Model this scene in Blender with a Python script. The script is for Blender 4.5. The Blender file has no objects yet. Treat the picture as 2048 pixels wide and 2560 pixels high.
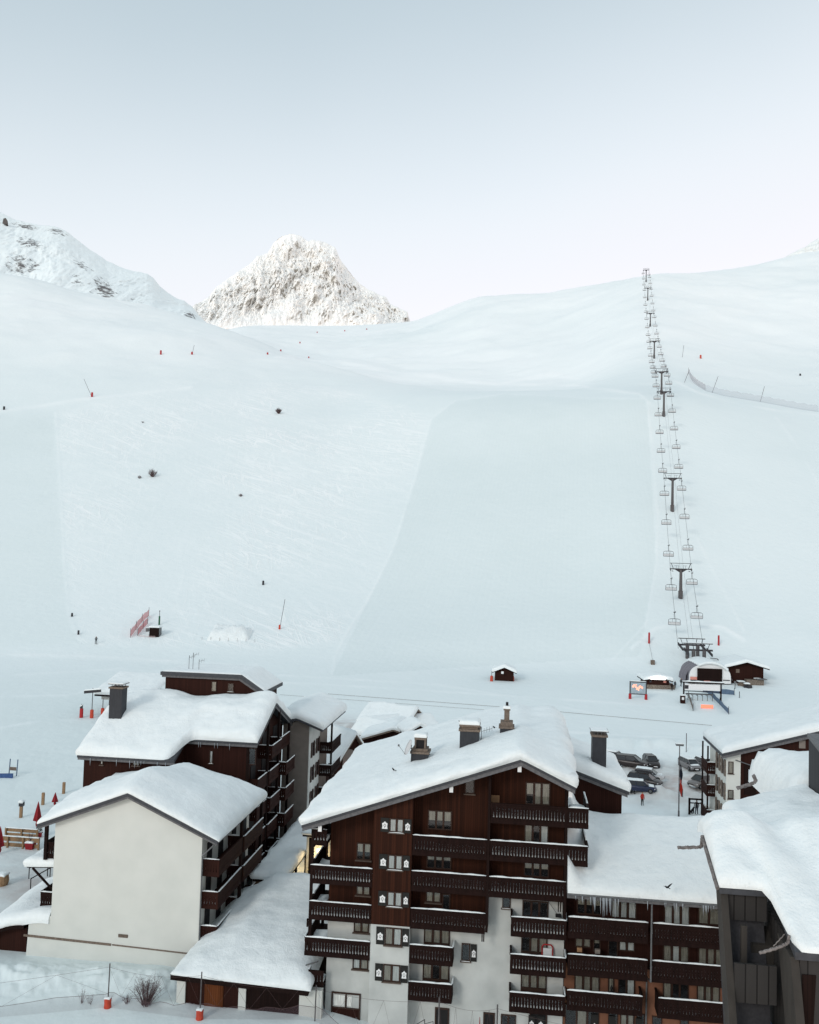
import bpy, bmesh, math, random
import numpy as np
from mathutils import Matrix, Vector
random.seed(7)
rng = np.random.RandomState(5)
SC = bpy.context.scene
COL = SC.collection

# ------------------------------------------------------------------ camera
FPX, CAMH, PITCH, ROLL = 2250., 33., math.atan(115/2250.), 0.029
_f = np.array([0, math.cos(PITCH), math.sin(PITCH)]); _u0 = np.array([0, -math.sin(PITCH), math.cos(PITCH)]); _r0 = np.array([1., 0, 0])
_r = math.cos(ROLL)*_r0 + math.sin(ROLL)*_u0
_u = -math.sin(ROLL)*_r0 + math.cos(ROLL)*_u0
CAM = np.array([0, 0, CAMH])
cd = bpy.data.cameras.new('camera'); cam = bpy.data.objects.new('camera', cd); COL.objects.link(cam)
cd.sensor_fit = 'HORIZONTAL'; cd.sensor_width = 36; cd.lens = 36*FPX/2048; cd.clip_start = 1; cd.clip_end = 20000
cam.matrix_world = Matrix(((_r[0], _u[0], -_f[0], 0), (_r[1], _u[1], -_f[1], 0), (_r[2], _u[2], -_f[2], CAMH), (0, 0, 0, 1)))
SC.camera = cam

# ------------------------------------------------------------------ sky and sun
SUN_EL, SUN_AZ = math.radians(24), math.radians(215)      # the sun stands low behind the camera, to the left, behind thin cloud
w = bpy.data.worlds.new('World'); SC.world = w; w.use_nodes = True
N, Lk = w.node_tree.nodes, w.node_tree.links
N.clear()
out = N.new('ShaderNodeOutputWorld')
sky = N.new('ShaderNodeTexSky'); sky.sky_type = 'NISHITA'; sky.sun_disc = False; sky.sun_elevation = SUN_EL; sky.sun_rotation = SUN_AZ; sky.altitude = 2100
b1 = N.new('ShaderNodeBackground'); b1.inputs[1].default_value = 0.05; Lk.new(sky.outputs[0], b1.inputs[0])
tc = N.new('ShaderNodeTexCoord'); sep = N.new('ShaderNodeSeparateXYZ'); Lk.new(tc.outputs['Generated'], sep.inputs[0])
mm = N.new('ShaderNodeMath'); mm.operation = 'MULTIPLY_ADD'; Lk.new(sep.outputs['X'], mm.inputs[0]); mm.inputs[1].default_value = -0.16; Lk.new(sep.outputs['Z'], mm.inputs[2])
nz = N.new('ShaderNodeTexNoise'); nz.inputs['Scale'].default_value = 1.6; nz.inputs['Detail'].default_value = 3; Lk.new(tc.outputs['Generated'], nz.inputs['Vector'])
m2 = N.new('ShaderNodeMath'); m2.operation = 'MULTIPLY_ADD'; Lk.new(nz.outputs[0], m2.inputs[0]); m2.inputs[1].default_value = 0.08; Lk.new(mm.outputs[0], m2.inputs[2])
rp = N.new('ShaderNodeValToRGB'); Lk.new(m2.outputs[0], rp.inputs[0])
cr = rp.color_ramp; cr.interpolation = 'B_SPLINE'
cr.elements[0].position = 0.0; cr.elements[0].color = (.97, .86, .80, 1)
cr.elements[1].position = 1.0; cr.elements[1].color = (.55, .64, .665, 1)
for p, c in ((.25, (.94, .845, .79)), (.33, (.885, .835, .79)), (.43, (.82, .85, .83)), (.56, (.56, .635, .645)), (.67, (.46, .55, .57))):
    e = cr.elements.new(p); e.color = c + (1,)
b2 = N.new('ShaderNodeBackground'); b2.inputs[1].default_value = 0.93; Lk.new(rp.outputs[0], b2.inputs[0])
ad = N.new('ShaderNodeAddShader'); Lk.new(b1.outputs[0], ad.inputs[0]); Lk.new(b2.outputs[0], ad.inputs[1]); Lk.new(ad.outputs[0], out.inputs[0])
sl = bpy.data.lights.new('sun', 'SUN'); sl.energy = 1.0; sl.angle = math.radians(14); sl.color = (1, .95, .88)
so = bpy.data.objects.new('sun', sl); COL.objects.link(so)
sd = Vector((math.sin(SUN_AZ)*math.cos(SUN_EL), math.cos(SUN_AZ)*math.cos(SUN_EL), math.sin(SUN_EL)))
so.rotation_euler = sd.to_track_quat('Z', 'Y').to_euler()
SC.view_settings.view_transform = 'Standard'; SC.view_settings.look = 'None'; SC.view_settings.exposure = 0.03; SC.view_settings.gamma = 1
SC.render.engine = 'CYCLES'; SC.cycles.max_bounces = 6; SC.cycles.use_denoising = True

# ------------------------------------------------------------------ measuring
def D(px, py): return _f + _r*(px-1024)/FPX + _u*(1280-py)/FPX
def atY(px, py, Y): d = D(px, py); return CAM + d*Y/d[1]
def atZ(px, py, z): d = D(px, py); return CAM + d*(z-CAMH)/d[2]
YAW = math.radians(7)
UU = np.array([math.cos(YAW), -math.sin(YAW), 0]); VV = np.array([math.sin(YAW), math.cos(YAW), 0]); ZZ = np.array([0, 0, 1.])

class Frame:
    """local axes of a building: s along its front, d into its depth, z up"""
    def __init__(self, o, yaw=math.radians(7)):
        self.o = np.array([o[0], o[1], 0.]); self.yaw = yaw
        self.u = np.array([math.cos(yaw), -math.sin(yaw), 0]); self.v = np.array([math.sin(yaw), math.cos(yaw), 0])
    def w(self, s, d, z): return self.o + self.u*s + self.v*d + ZZ*z
    def px(self, x, y, dep=0.):
        d = D(x, y); t = ((self.o-CAM)@self.v+dep)/(d@self.v); p = CAM+d*t
        return (p-self.o)@self.u, p[2]
WF = Frame((0, 0), 0)

def vnoise(x, y, seed=0):
    seed = int(seed)
    x = np.asarray(x, float); y = np.asarray(y, float)
    xi = np.floor(x).astype(int); yi = np.floor(y).astype(int); fx = x-xi; fy = y-yi
    fx = fx*fx*(3-2*fx); fy = fy*fy*(3-2*fy)
    def h(a, b):
        n = (a*374761393 + b*668265263 + seed*974634777) & 0x7fffffff
        n = ((n ^ (n >> 13))*1274126177) & 0x7fffffff
        return ((n ^ (n >> 16)) & 0xffff)/65535.
    return (h(xi, yi)*(1-fx)+h(xi+1, yi)*fx)*(1-fy) + (h(xi, yi+1)*(1-fx)+h(xi+1, yi+1)*fx)*fy
def fbm(x, y, oct=4, seed=0, g=.5):
    a, s, t = 1., 0., 0.
    for k in range(oct):
        s = s + a*(vnoise(x*2**k, y*2**k, seed+k*17)-.5); t += a; a *= g
    return s/t

# ------------------------------------------------------------------ materials
def mat(name, col, rough=.8, var=.15, scale=3., bump=0., bscale=20., metal=0., spec=.3, stretch=None, col2=None, emit=0.):
    m = bpy.data.materials.new(name); m.use_nodes = True; n = m.node_tree.nodes; l = m.node_tree.links
    b = n['Principled BSDF']; b.inputs['Roughness'].default_value = rough; b.inputs['Metallic'].default_value = metal
    b.inputs['Specular IOR Level'].default_value = spec
    t = n.new('ShaderNodeTexCoord'); mp = n.new('ShaderNodeMapping'); l.new(t.outputs['Object'], mp.inputs[0])
    if stretch: mp.inputs['Scale'].default_value = stretch
    no = n.new('ShaderNodeTexNoise'); no.inputs['Scale'].default_value = scale; no.inputs['Detail'].default_value = 4; l.new(mp.outputs[0], no.inputs['Vector'])
    r = n.new('ShaderNodeValToRGB'); l.new(no.outputs[0], r.inputs[0])
    c2 = col2 or tuple(min(1, c*(1+var)) for c in col); c1 = tuple(c*(1-var) for c in col)
    r.color_ramp.elements[0].position = .3; r.color_ramp.elements[1].position = .7
    r.color_ramp.elements[0].color = c1+(1,); r.color_ramp.elements[1].color = c2+(1,)
    l.new(r.outputs[0], b.inputs['Base Color'])
    if emit:
        b.inputs['Emission Color'].default_value = col+(1,); b.inputs['Emission Strength'].default_value = emit
    if bump:
        nb = n.new('ShaderNodeTexNoise'); nb.inputs['Scale'].default_value = bscale; nb.inputs['Detail'].default_value = 3; l.new(t.outputs['Object'], nb.inputs['Vector'])
        bp = n.new('ShaderNodeBump'); bp.inputs['Strength'].default_value = bump; bp.inputs['Distance'].default_value = .05
        l.new(nb.outputs[0], bp.inputs['Height']); l.new(bp.outputs[0], b.inputs['Normal'])
    return m

def plank_mat(name, col, period=.16, var=.3, groove=.45, yaw=YAW, warm=None):
    """vertical boards, grooves every `period` metres, weathered in streaks"""
    m = bpy.data.materials.new(name); m.use_nodes = True; n = m.node_tree.nodes; l = m.node_tree.links
    b = n['Principled BSDF']; b.inputs['Roughness'].default_value = .75; b.inputs['Specular IOR Level'].default_value = .1
    t = n.new('ShaderNodeTexCoord'); mp = n.new('ShaderNodeMapping'); mp.inputs['Rotation'].default_value = (0, 0, yaw); l.new(t.outputs['Object'], mp.inputs[0])
    sp = n.new('ShaderNodeSeparateXYZ'); l.new(mp.outputs[0], sp.inputs[0])
    a = n.new('ShaderNodeMath'); a.operation = 'ADD'; l.new(sp.outputs[0], a.inputs[0]); l.new(sp.outputs[1], a.inputs[1])
    d = n.new('ShaderNodeMath'); d.operation = 'DIVIDE'; l.new(a.outputs[0], d.inputs[0]); d.inputs[1].default_value = period
    fr = n.new('ShaderNodeMath'); fr.operation = 'FRACT'; l.new(d.outputs[0], fr.inputs[0])
    g = n.new('ShaderNodeMath'); g.operation = 'LESS_THAN'; l.new(fr.outputs[0], g.inputs[0]); g.inputs[1].default_value = .12
    fl = n.new('ShaderNodeMath'); fl.operation = 'FLOOR'; l.new(d.outputs[0], fl.inputs[0])
    wn = n.new('ShaderNodeTexWhiteNoise'); wn.noise_dimensions = '1D'; l.new(fl.outputs[0], wn.inputs['W'])
    cb = n.new('ShaderNodeCombineXYZ'); l.new(d.outputs[0], cb.inputs[0]); l.new(sp.outputs[2], cb.inputs[2])
    ms = n.new('ShaderNodeMapping'); ms.inputs['Scale'].default_value = (1, 1, .12); l.new(cb.outputs[0], ms.inputs[0])
    no = n.new('ShaderNodeTexNoise'); no.inputs['Scale'].default_value = 2.; no.inputs['Detail'].default_value = 4; l.new(ms.outputs[0], no.inputs['Vector'])
    lg = n.new('ShaderNodeTexNoise'); lg.inputs['Scale'].default_value = .25; l.new(t.outputs['Object'], lg.inputs['Vector'])
    s1 = n.new('ShaderNodeMath'); s1.operation = 'ADD'; l.new(wn.outputs[0], s1.inputs[0]); l.new(no.outputs[0], s1.inputs[1])
    s2 = n.new('ShaderNodeMath'); s2.operation = 'MULTIPLY_ADD'; l.new(lg.outputs[0], s2.inputs[0]); s2.inputs[1].default_value = 1.2; l.new(s1.outputs[0], s2.inputs[2])
    s3 = n.new('ShaderNodeMath'); s3.operation = 'MULTIPLY'; l.new(s2.outputs[0], s3.inputs[0]); s3.inputs[1].default_value = .36
    r = n.new('ShaderNodeValToRGB'); l.new(s3.outputs[0], r.inputs[0])
    r.color_ramp.elements[0].position = .25; r.color_ramp.elements[1].position = .8
    wc = warm or col
    r.color_ramp.elements[0].color = tuple(c*(1-var) for c in col)+(1,); r.color_ramp.elements[1].color = tuple(c*(1+var) for c in wc)+(1,)
    mx = n.new('ShaderNodeMix'); mx.data_type = 'RGBA'; mx.blend_type = 'MULTIPLY'; l.new(r.outputs[0], mx.inputs[6]); mx.inputs[7].default_value = (groove, groove, groove, 1)
    l.new(g.outputs[0], mx.inputs[0]); l.new(mx.outputs[2], b.inputs['Base Color'])
    return m

def snow_mat(name, col=(.80, .845, .85), bump=.42, s1=1.2, s2=9., var=.035):
    m = bpy.data.materials.new(name); m.use_nodes = True; n = m.node_tree.nodes; l = m.node_tree.links
    b = n['Principled BSDF']; b.inputs['Roughness'].default_value = .65; b.inputs['Specular IOR Level'].default_value = .25
    t = n.new('ShaderNodeTexCoord')
    na = n.new('ShaderNodeTexNoise'); na.inputs['Scale'].default_value = s1; na.inputs['Detail'].default_value = 6; l.new(t.outputs['Object'], na.inputs['Vector'])
    nb = n.new('ShaderNodeTexNoise'); nb.inputs['Scale'].default_value = s2; nb.inputs['Detail'].default_value = 4; l.new(t.outputs['Object'], nb.inputs['Vector'])
    r = n.new('ShaderNodeValToRGB'); l.new(na.outputs[0], r.inputs[0]); r.color_ramp.elements[0].position = .25; r.color_ramp.elements[1].position = .75
    r.color_ramp.elements[0].color = tuple(c*(1-var) for c in col)+(1,); r.color_ramp.elements[1].color = tuple(min(.95, c*(1+var)) for c in col)+(1,)
    l.new(r.outputs[0], b.inputs['Base Color'])
    a = n.new('ShaderNodeMath'); a.operation = 'MULTIPLY_ADD'; l.new(nb.outputs[0], a.inputs[0]); a.inputs[1].default_value = .25; l.new(na.outputs[0], a.inputs[2])
    bp = n.new('ShaderNodeBump'); bp.inputs['Strength'].default_value = bump; bp.inputs['Distance'].default_value = .35
    l.new(a.outputs[0], bp.inputs['Height']); l.new(bp.outputs[0], b.inputs['Normal'])
    return m

M = {}
M['snow'] = snow_mat('roof_snow')
M['snowr'] = snow_mat('rough_snow', bump=.6, s1=2.5, s2=14)
M['wood'] = plank_mat('brown_boards', (.0235, .0082, .0048), warm=(.037, .0120, .0062), groove=.6, var=.22)
M['wood2'] = plank_mat('dark_brown_boards', (.0115, .0052, .0042))
M['wood3'] = plank_mat('red_brown_boards', (.026, .0088, .0062), groove=.6, var=.2)
M['bal'] = mat('balcony_wood', (.0135, .0056, .0045), .85, .3, 6, stretch=(1, 1, .2), spec=.12)
M['post'] = mat('post_wood', (.012, .0058, .0048), .85, .3, 5, spec=.12)
M['white'] = mat('white_plaster', (.47, .49, .475), .9, .10, .5, .3, 30, col2=(.58, .60, .58))
M['cream'] = mat('cream_plaster', (.62, .635, .595), .9, .03, .6, .35, 40, col2=(.65, .66, .62))
M['greyp'] = mat('grey_plaster', (.20, .175, .155), .9, .08, 1.5, .2, 30)
M['orange'] = mat('orange_plaster', (.19, .085, .050), .9, .12, 2, .2, 30)
M['fascia'] = mat('roof_edge', (.045, .048, .055), .6, .2, 4)
M['soffit'] = mat('fascia_board', (.12, .12, .125), .75, .25, 5)
M['slate'] = mat('chimney_cladding', (.028, .031, .037), .6, .2, 6, stretch=(1, 1, .3))
M['metal'] = mat('grey_metal', (.13, .135, .14), .5, .2, 8, metal=.3)
M['dmetal'] = mat('dark_metal', (.035, .035, .04), .5, .2, 8, metal=.2)
M['lift'] = mat('lift_steel', (.095, .088, .09), .6, .2, 3)
M['liftd'] = mat('lift_dark_steel', (.035, .033, .037), .6, .2, 3)
M['curtain'] = mat('curtain', (.66, .67, .64), .9, .22, 9, stretch=(3, 3, .15))
M['curtaind'] = mat('dim_curtain', (.36, .33, .27), .9, .35, 9, stretch=(3, 3, .15))
M['dark'] = mat('dark_interior', (.010, .009, .010), .7, .2, 3)
M['frame'] = mat('window_frame', (.035, .016, .010), .6, .2, 6)
M['sill'] = mat('window_sill', (.10, .075, .06), .7, .2, 6)
M['whitep'] = mat('white_paint', (.75, .76, .76), .6, .04, 6)
M['shutter'] = mat('shutter_boards', (.014, .014, .013), .7, .25, 6)
M['ice'] = mat('ice', (.30, .33, .36), .2, .1, 8, spec=.6)
M['rock'] = mat('rock', (.10, .09, .085), .9, .35, .2)
M['orangepad'] = mat('orange_padding', (.50, .060, .030), .6, .12, 5)
M['redpad'] = mat('red_padding', (.38, .022, .026), .6, .12, 5)
M['redcloth'] = mat('red_canvas', (.24, .014, .020), .8, .15, 5)
M['pine'] = mat('pale_timber', (.27, .17, .095), .8, .2, 5)
M['stone'] = mat('stone', (.17, .14, .115), .9, .45, 4)
M['green'] = mat('green_paint', (.02, .10, .05), .6, .1, 5)
M['blue'] = mat('blue_netting', (.05, .10, .24), .8, .2, 5)
M['bluegrey'] = mat('blue_grey_fabric', (.10, .15, .22), .8, .2, 5)
M['twig'] = mat('twigs', (.095, .060, .060), .9, .3, 5)
M['tan'] = mat('tan_board', (.30, .17, .09), .8, .1, 5)
M['skin'] = mat('skin', (.45, .26, .18), .6, .05, 5)
M['blackc'] = mat('black_cloth', (.012, .012, .014), .8, .3, 5)
M['tyre'] = mat('tyre', (.012, .012, .013), .8, .2, 5)
M['dish'] = mat('dish_white', (.55, .56, .57), .5, .05, 5)
M['cap'] = mat('chimney_stone', (.16, .125, .10), .85, .3, 7)
M['membrane'] = mat('grey_membrane', (.17, .16, .18), .6, .15, 4)
M['nearmetal'] = plank_mat('grey_cladding', (.040, .038, .037), period=.44, groove=.35, var=.15)
M['nearfin'] = mat('weathered_fin', (.036, .032, .028), .8, .2, 2, stretch=(1, 1, .3))
M['claddark'] = plank_mat('corrugated_cladding', (.050, .053, .058), period=.28, groove=.7, var=.12)
def glass_mat():
    m = bpy.data.materials.new('window_glass'); m.use_nodes = True; n = m.node_tree.nodes; l = m.node_tree.links; n.clear()
    o = n.new('ShaderNodeOutputMaterial'); t = n.new('ShaderNodeBsdfTransparent'); g = n.new('ShaderNodeBsdfGlossy'); g.inputs['Roughness'].default_value = .12
    t.inputs[0].default_value = (.92, .94, .95, 1); mx = n.new('ShaderNodeMixShader'); lw = n.new('ShaderNodeLayerWeight'); lw.inputs[0].default_value = .35
    l.new(lw.outputs['Fresnel'], mx.inputs[0]); l.new(t.outputs[0], mx.inputs[1]); l.new(g.outputs[0], mx.inputs[2]); l.new(mx.outputs[0], o.inputs[0])
    return m
M['glass'] = glass_mat()
M['darkglass'] = mat('dark_glass', (.012, .013, .016), .12, .1, 3, spec=.6)

# ------------------------------------------------------------------ mesh building
class MB:
    def __init__(self): self.v = []; self.f = []; self.m = []; self.mi = 0
    def add(self, vs, fs):
        n = len(self.v); self.v += [tuple(map(float, p)) for p in vs]; self.f += [tuple(i+n for i in f) for f in fs]; self.m += [self.mi]*len(fs)
        return self
    def box(self, F, s0, s1, d0, d1, z0, z1):
        p = [F.w(s, d, z) for z in (z0, z1) for d in (d0, d1) for s in (s0, s1)]
        return self.add(p, [(0, 2, 3, 1), (4, 5, 7, 6), (0, 1, 5, 4), (2, 6, 7, 3), (0, 4, 6, 2), (1, 3, 7, 5)])
    def prism(self, F, poly, d0, d1):            # poly in (s,z), extruded along d
        n = len(poly); p = [F.w(s, d0, z) for s, z in poly] + [F.w(s, d1, z) for s, z in poly]
        return self.add(p, [tuple(range(n))[::-1], tuple(range(n, 2*n))] + [(i, (i+1) % n, n+(i+1) % n, n+i) for i in range(n)])
    def prism_s(self, F, poly, s0, s1):          # poly in (d,z), extruded along s
        n = len(poly); p = [F.w(s0, d, z) for d, z in poly] + [F.w(s1, d, z) for d, z in poly]
        return self.add(p, [tuple(range(n))[::-1], tuple(range(n, 2*n))] + [(i, (i+1) % n, n+(i+1) % n, n+i) for i in range(n)])
    def hull8(self, P): return self.add(P, [(0, 2, 3, 1), (4, 5, 7, 6), (0, 1, 5, 4), (2, 6, 7, 3), (0, 4, 6, 2), (1, 3, 7, 5)])
    def beam(self, a, b, w_, h_):                 # rectangular bar from a to b
        a = np.array(a, float); b = np.array(b, float); t = b-a; L = np.linalg.norm(t); t /= L
        up = ZZ if abs(t[2]) < .95 else np.array([1., 0, 0]); sd_ = np.cross(t, up); sd_ /= np.linalg.norm(sd_); up = np.cross(sd_, t)
        P = [q + sd_*x*w_/2 + up*y*h_/2 for y in (-1, 1) for q in (a, b) for x in (-1, 1)]
        return self.hull8(P)
    def tube(self, a, b, r, n=6, r2=None):
        a = np.array(a, float); b = np.array(b, float); t = b-a; t /= max(1e-9, np.linalg.norm(t)); r2 = r if r2 is None else r2
        up = ZZ if abs(t[2]) < .95 else np.array([1., 0, 0]); e = np.cross(t, up); e /= np.linalg.norm(e); g = np.cross(t, e)
        P = [a+(e*math.cos(k*2*math.pi/n)+g*math.sin(k*2*math.pi/n))*r for k in range(n)] + [b+(e*math.cos(k*2*math.pi/n)+g*math.sin(k*2*math.pi/n))*r2 for k in range(n)]
        return self.add(P, [(k, (k+1) % n, n+(k+1) % n, n+k) for k in range(n)] + [tuple(range(n))[::-1], tuple(range(n, 2*n))])
    def path(self, pts, r, n=5):
        for a, b in zip(pts[:-1], pts[1:]): self.tube(a, b, r, n)
        return self
    def lathe(self, c, prof, n=12):               # prof: list of (radius, z) about a vertical axis at c
        P = []; F_ = []
        for r, z in prof: P += [(c[0]+r*math.cos(k*2*math.pi/n), c[1]+r*math.sin(k*2*math.pi/n), c[2]+z) for k in range(n)]
        for i in range(len(prof)-1): F_ += [(i*n+k, i*n+(k+1) % n, (i+1)*n+(k+1) % n, (i+1)*n+k) for k in range(n)]
        F_ += [tuple(range(n))[::-1], tuple(range((len(prof)-1)*n, len(prof)*n))]
        return self.add(P, F_)
    def grid(self, P):                             # P (n,m,3)
        n, m_ = P.shape[:2]
        return self.add(P.reshape(-1, 3), [(i*m_+j, (i+1)*m_+j, (i+1)*m_+j+1, i*m_+j+1) for i in range(n-1) for j in range(m_-1)])
    def build(self, name, mats, parent=None, smooth=False, fix=True):
        me = bpy.data.meshes.new(name); me.from_pydata(self.v, [], self.f)
        if not isinstance(mats, (list, tuple)): mats = [mats]
        for q in mats: me.materials.append(M[q] if isinstance(q, str) else q)
        if len(mats) > 1: me.polygons.foreach_set('material_index', self.m)
        if fix:
            bm = bmesh.new(); bm.from_mesh(me); bmesh.ops.recalc_face_normals(bm, faces=bm.faces); bm.to_mesh(me); bm.free()
        if smooth: me.polygons.foreach_set('use_smooth', [True]*len(me.polygons))
        o = bpy.data.objects.new(name, me); COL.objects.link(o)
        if parent is not None: o.parent = parent; o.matrix_parent_inverse = parent.matrix_world.inverted()
        return o
def tag(o, label, cat, group=None):
    o['label'] = label; o['category'] = cat
    if group: o['group'] = group
    return o
def thing(name, label, cat, loc=(0, 0, 0), rz=0., group=None):
    o = bpy.data.objects.new(name, None); COL.objects.link(o); o.empty_display_size = .3
    o.matrix_world = Matrix.Translation(Vector([float(c) for c in loc])) @ Matrix.Rotation(rz, 4, 'Z')
    return tag(o, label, cat, group)
def structure(o): o['kind'] = 'structure'; return o
def copy_thing(root, loc, rz=0., scale=1., label=None):
    c = root.copy(); COL.objects.link(c)
    c.matrix_world = Matrix.Translation(Vector([float(q) for q in loc])) @ Matrix.Rotation(rz, 4, 'Z') @ Matrix.Scale(scale, 4)
    for ch in root.children:
        k = ch.copy(); COL.objects.link(k); k.parent = c
        for g in ch.children:
            h = g.copy(); COL.objects.link(h); h.parent = k
    if label: c['label'] = label
    return c
LF = Frame((0, 0), 0)     # a thing modelled at the origin, then placed

# ------------------------------------------------------------------ terrain
COLS = [-500, 0, 200, 400, 500, 600, 700, 800, 1000, 1200, 1400, 1650, 1850, 2048, 2550]
ROWZ = {15: -1.5, 40: -.6, 62: -.1, 80: .6, 100: 1.2, 120: 2.2, 150: 4.0, 180: 6.2}
ROWS = [15, 40, 62, 80, 100, 120, 150, 180, 205, 225, 250, 300, 350, 400, 450, 520, 600, 700, 850, 1000, 1300, 1700]
PY = {
 -500: [1640,1560,1480,1310,1180,1070, 990, 890, 800, 735, 640, 640, 700, 800],
 0:    [1645,1570,1480,1310,1180,1075, 995, 900, 815, 750, 690, 705, 760, 850],
 200:  [1645,1570,1480,1310,1180,1075, 995, 905, 828, 775, 740, 755, 800, 870],
 400:  [1650,1575,1485,1315,1185,1080,1003, 920, 845, 800, 780, 800, 830, 880],
 500:  [1650,1575,1487,1317,1187,1082,1008, 930, 860, 815, 822, 835, 840, 890],
 600:  [1650,1575,1490,1320,1190,1085,1013, 940, 878, 848, 858, 835, 816, 850],
 700:  [1652,1577,1492,1322,1192,1088,1016, 947, 895, 888, 880, 845, 815, 850],
 800:  [1655,1580,1495,1325,1195,1090,1020, 952, 915, 915, 890, 850, 815, 850],
 1000: [1665,1588,1500,1320,1180,1065, 996, 962, 955, 930, 880, 830, 808, 850],
 1200: [1680,1592,1500,1305,1155,1030, 978, 982, 962, 910, 835, 762, 747, 800],
 1400: [1688,1592,1495,1290,1135,1008, 975, 975, 940, 880, 790, 733, 745, 800],
 1650: [1690,1580,1472,1262,1118, 995, 965, 905, 845, 782, 702, 688, 720, 790],
 1850: [1688,1590,1480,1280,1130,1030, 985, 930, 875, 800, 705, 668, 690, 760],
 2048: [1686,1590,1485,1290,1150,1060,1005, 950, 885, 800, 690, 636, 650, 720],
 2550: [1686,1590,1485,1290,1150,1060,1005, 950, 885, 790, 660, 600, 600, 680]}
def t_at(pxcol, py):
    a = (pxcol-1024)/FPX; px = pxcol
    for _ in range(6):
        d = D(px, py); px += (a-d[0]/d[1])*FPX
    d = D(px, py); return d[2]/d[1]
TZ = np.zeros((len(COLS), len(ROWS)))
for i, c in enumerate(COLS):
    for j, Y in enumerate(ROWS):
        TZ[i, j] = ROWZ[Y] if Y in ROWZ else CAMH + t_at(c, PY[c][j-8])*Y
def pchip(x, y, xn):
    x = np.array(x, float); y = np.array(y, float); h = np.diff(x); dl = np.diff(y)/h; m_ = np.zeros(len(x))
    for k in range(1, len(x)-1):
        if dl[k-1]*dl[k] > 0:
            w1, w2 = 2*h[k]+h[k-1], h[k]+2*h[k-1]; m_[k] = (w1+w2)/(w1/dl[k-1]+w2/dl[k])
    m_[0], m_[-1] = dl[0], dl[-1]
    k = np.clip(np.searchsorted(x, xn)-1, 0, len(x)-2); t = (xn-x[k])/h[k]
    return (2*t**3-3*t**2+1)*y[k]+(t**3-2*t**2+t)*h[k]*m_[k]+(-2*t**3+3*t**2)*y[k+1]+(t**3-t**2)*h[k]*m_[k+1]
AC = np.array([(c-1024)/FPX for c in COLS])
AN = np.linspace(AC[0], AC[-1], 820)
YN = np.concatenate([np.linspace(15, 54.5, 16), np.linspace(55, 80, 110), np.linspace(80.5, 230, 210), 230*np.exp(np.linspace(.006, math.log(1700/230.), 420))])
tmp = np.array([pchip(ROWS, TZ[i], YN) for i in range(len(COLS))])
ZG = np.array([pchip(AC, tmp[:, j], AN) for j in range(len(YN))]).T       # (A,Y)

def proj_arr(X, Y, Z):
    P = np.stack([X, Y, Z-CAMH], -1); zc = P@_f
    return 1024+FPX*(P@_r)/zc, 1280-FPX*(P@_u)/zc
def inpoly(x, y, poly):
    r = np.zeros(x.shape, bool); n = len(poly)
    for i in range(n):
        x1, y1 = poly[i]; x2, y2 = poly[(i+1) % n]
        if y1 == y2: continue
        c = ((y1 > y) != (y2 > y)) & (x < (x2-x1)*(y-y1)/(y2-y1)+x1); r ^= c
    return r
def dline(x, y, pts):
    d = np.full(x.shape, 1e9)
    for (x1, y1), (x2, y2) in zip(pts[:-1], pts[1:]):
        L = (x2-x1)**2+(y2-y1)**2; t = np.clip(((x-x1)*(x2-x1)+(y-y1)*(y2-y1))/L, 0, 1)
        d = np.minimum(d, np.hypot(x-x1-t*(x2-x1), y-y1-t*(y2-y1)))
    return d
AG, YG = np.meshgrid(AN, YN, indexing='ij'); XG = AG*YG
ZG0 = ZG.copy()
PXG, PYG = proj_arr(XG, YG, ZG0)
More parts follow.
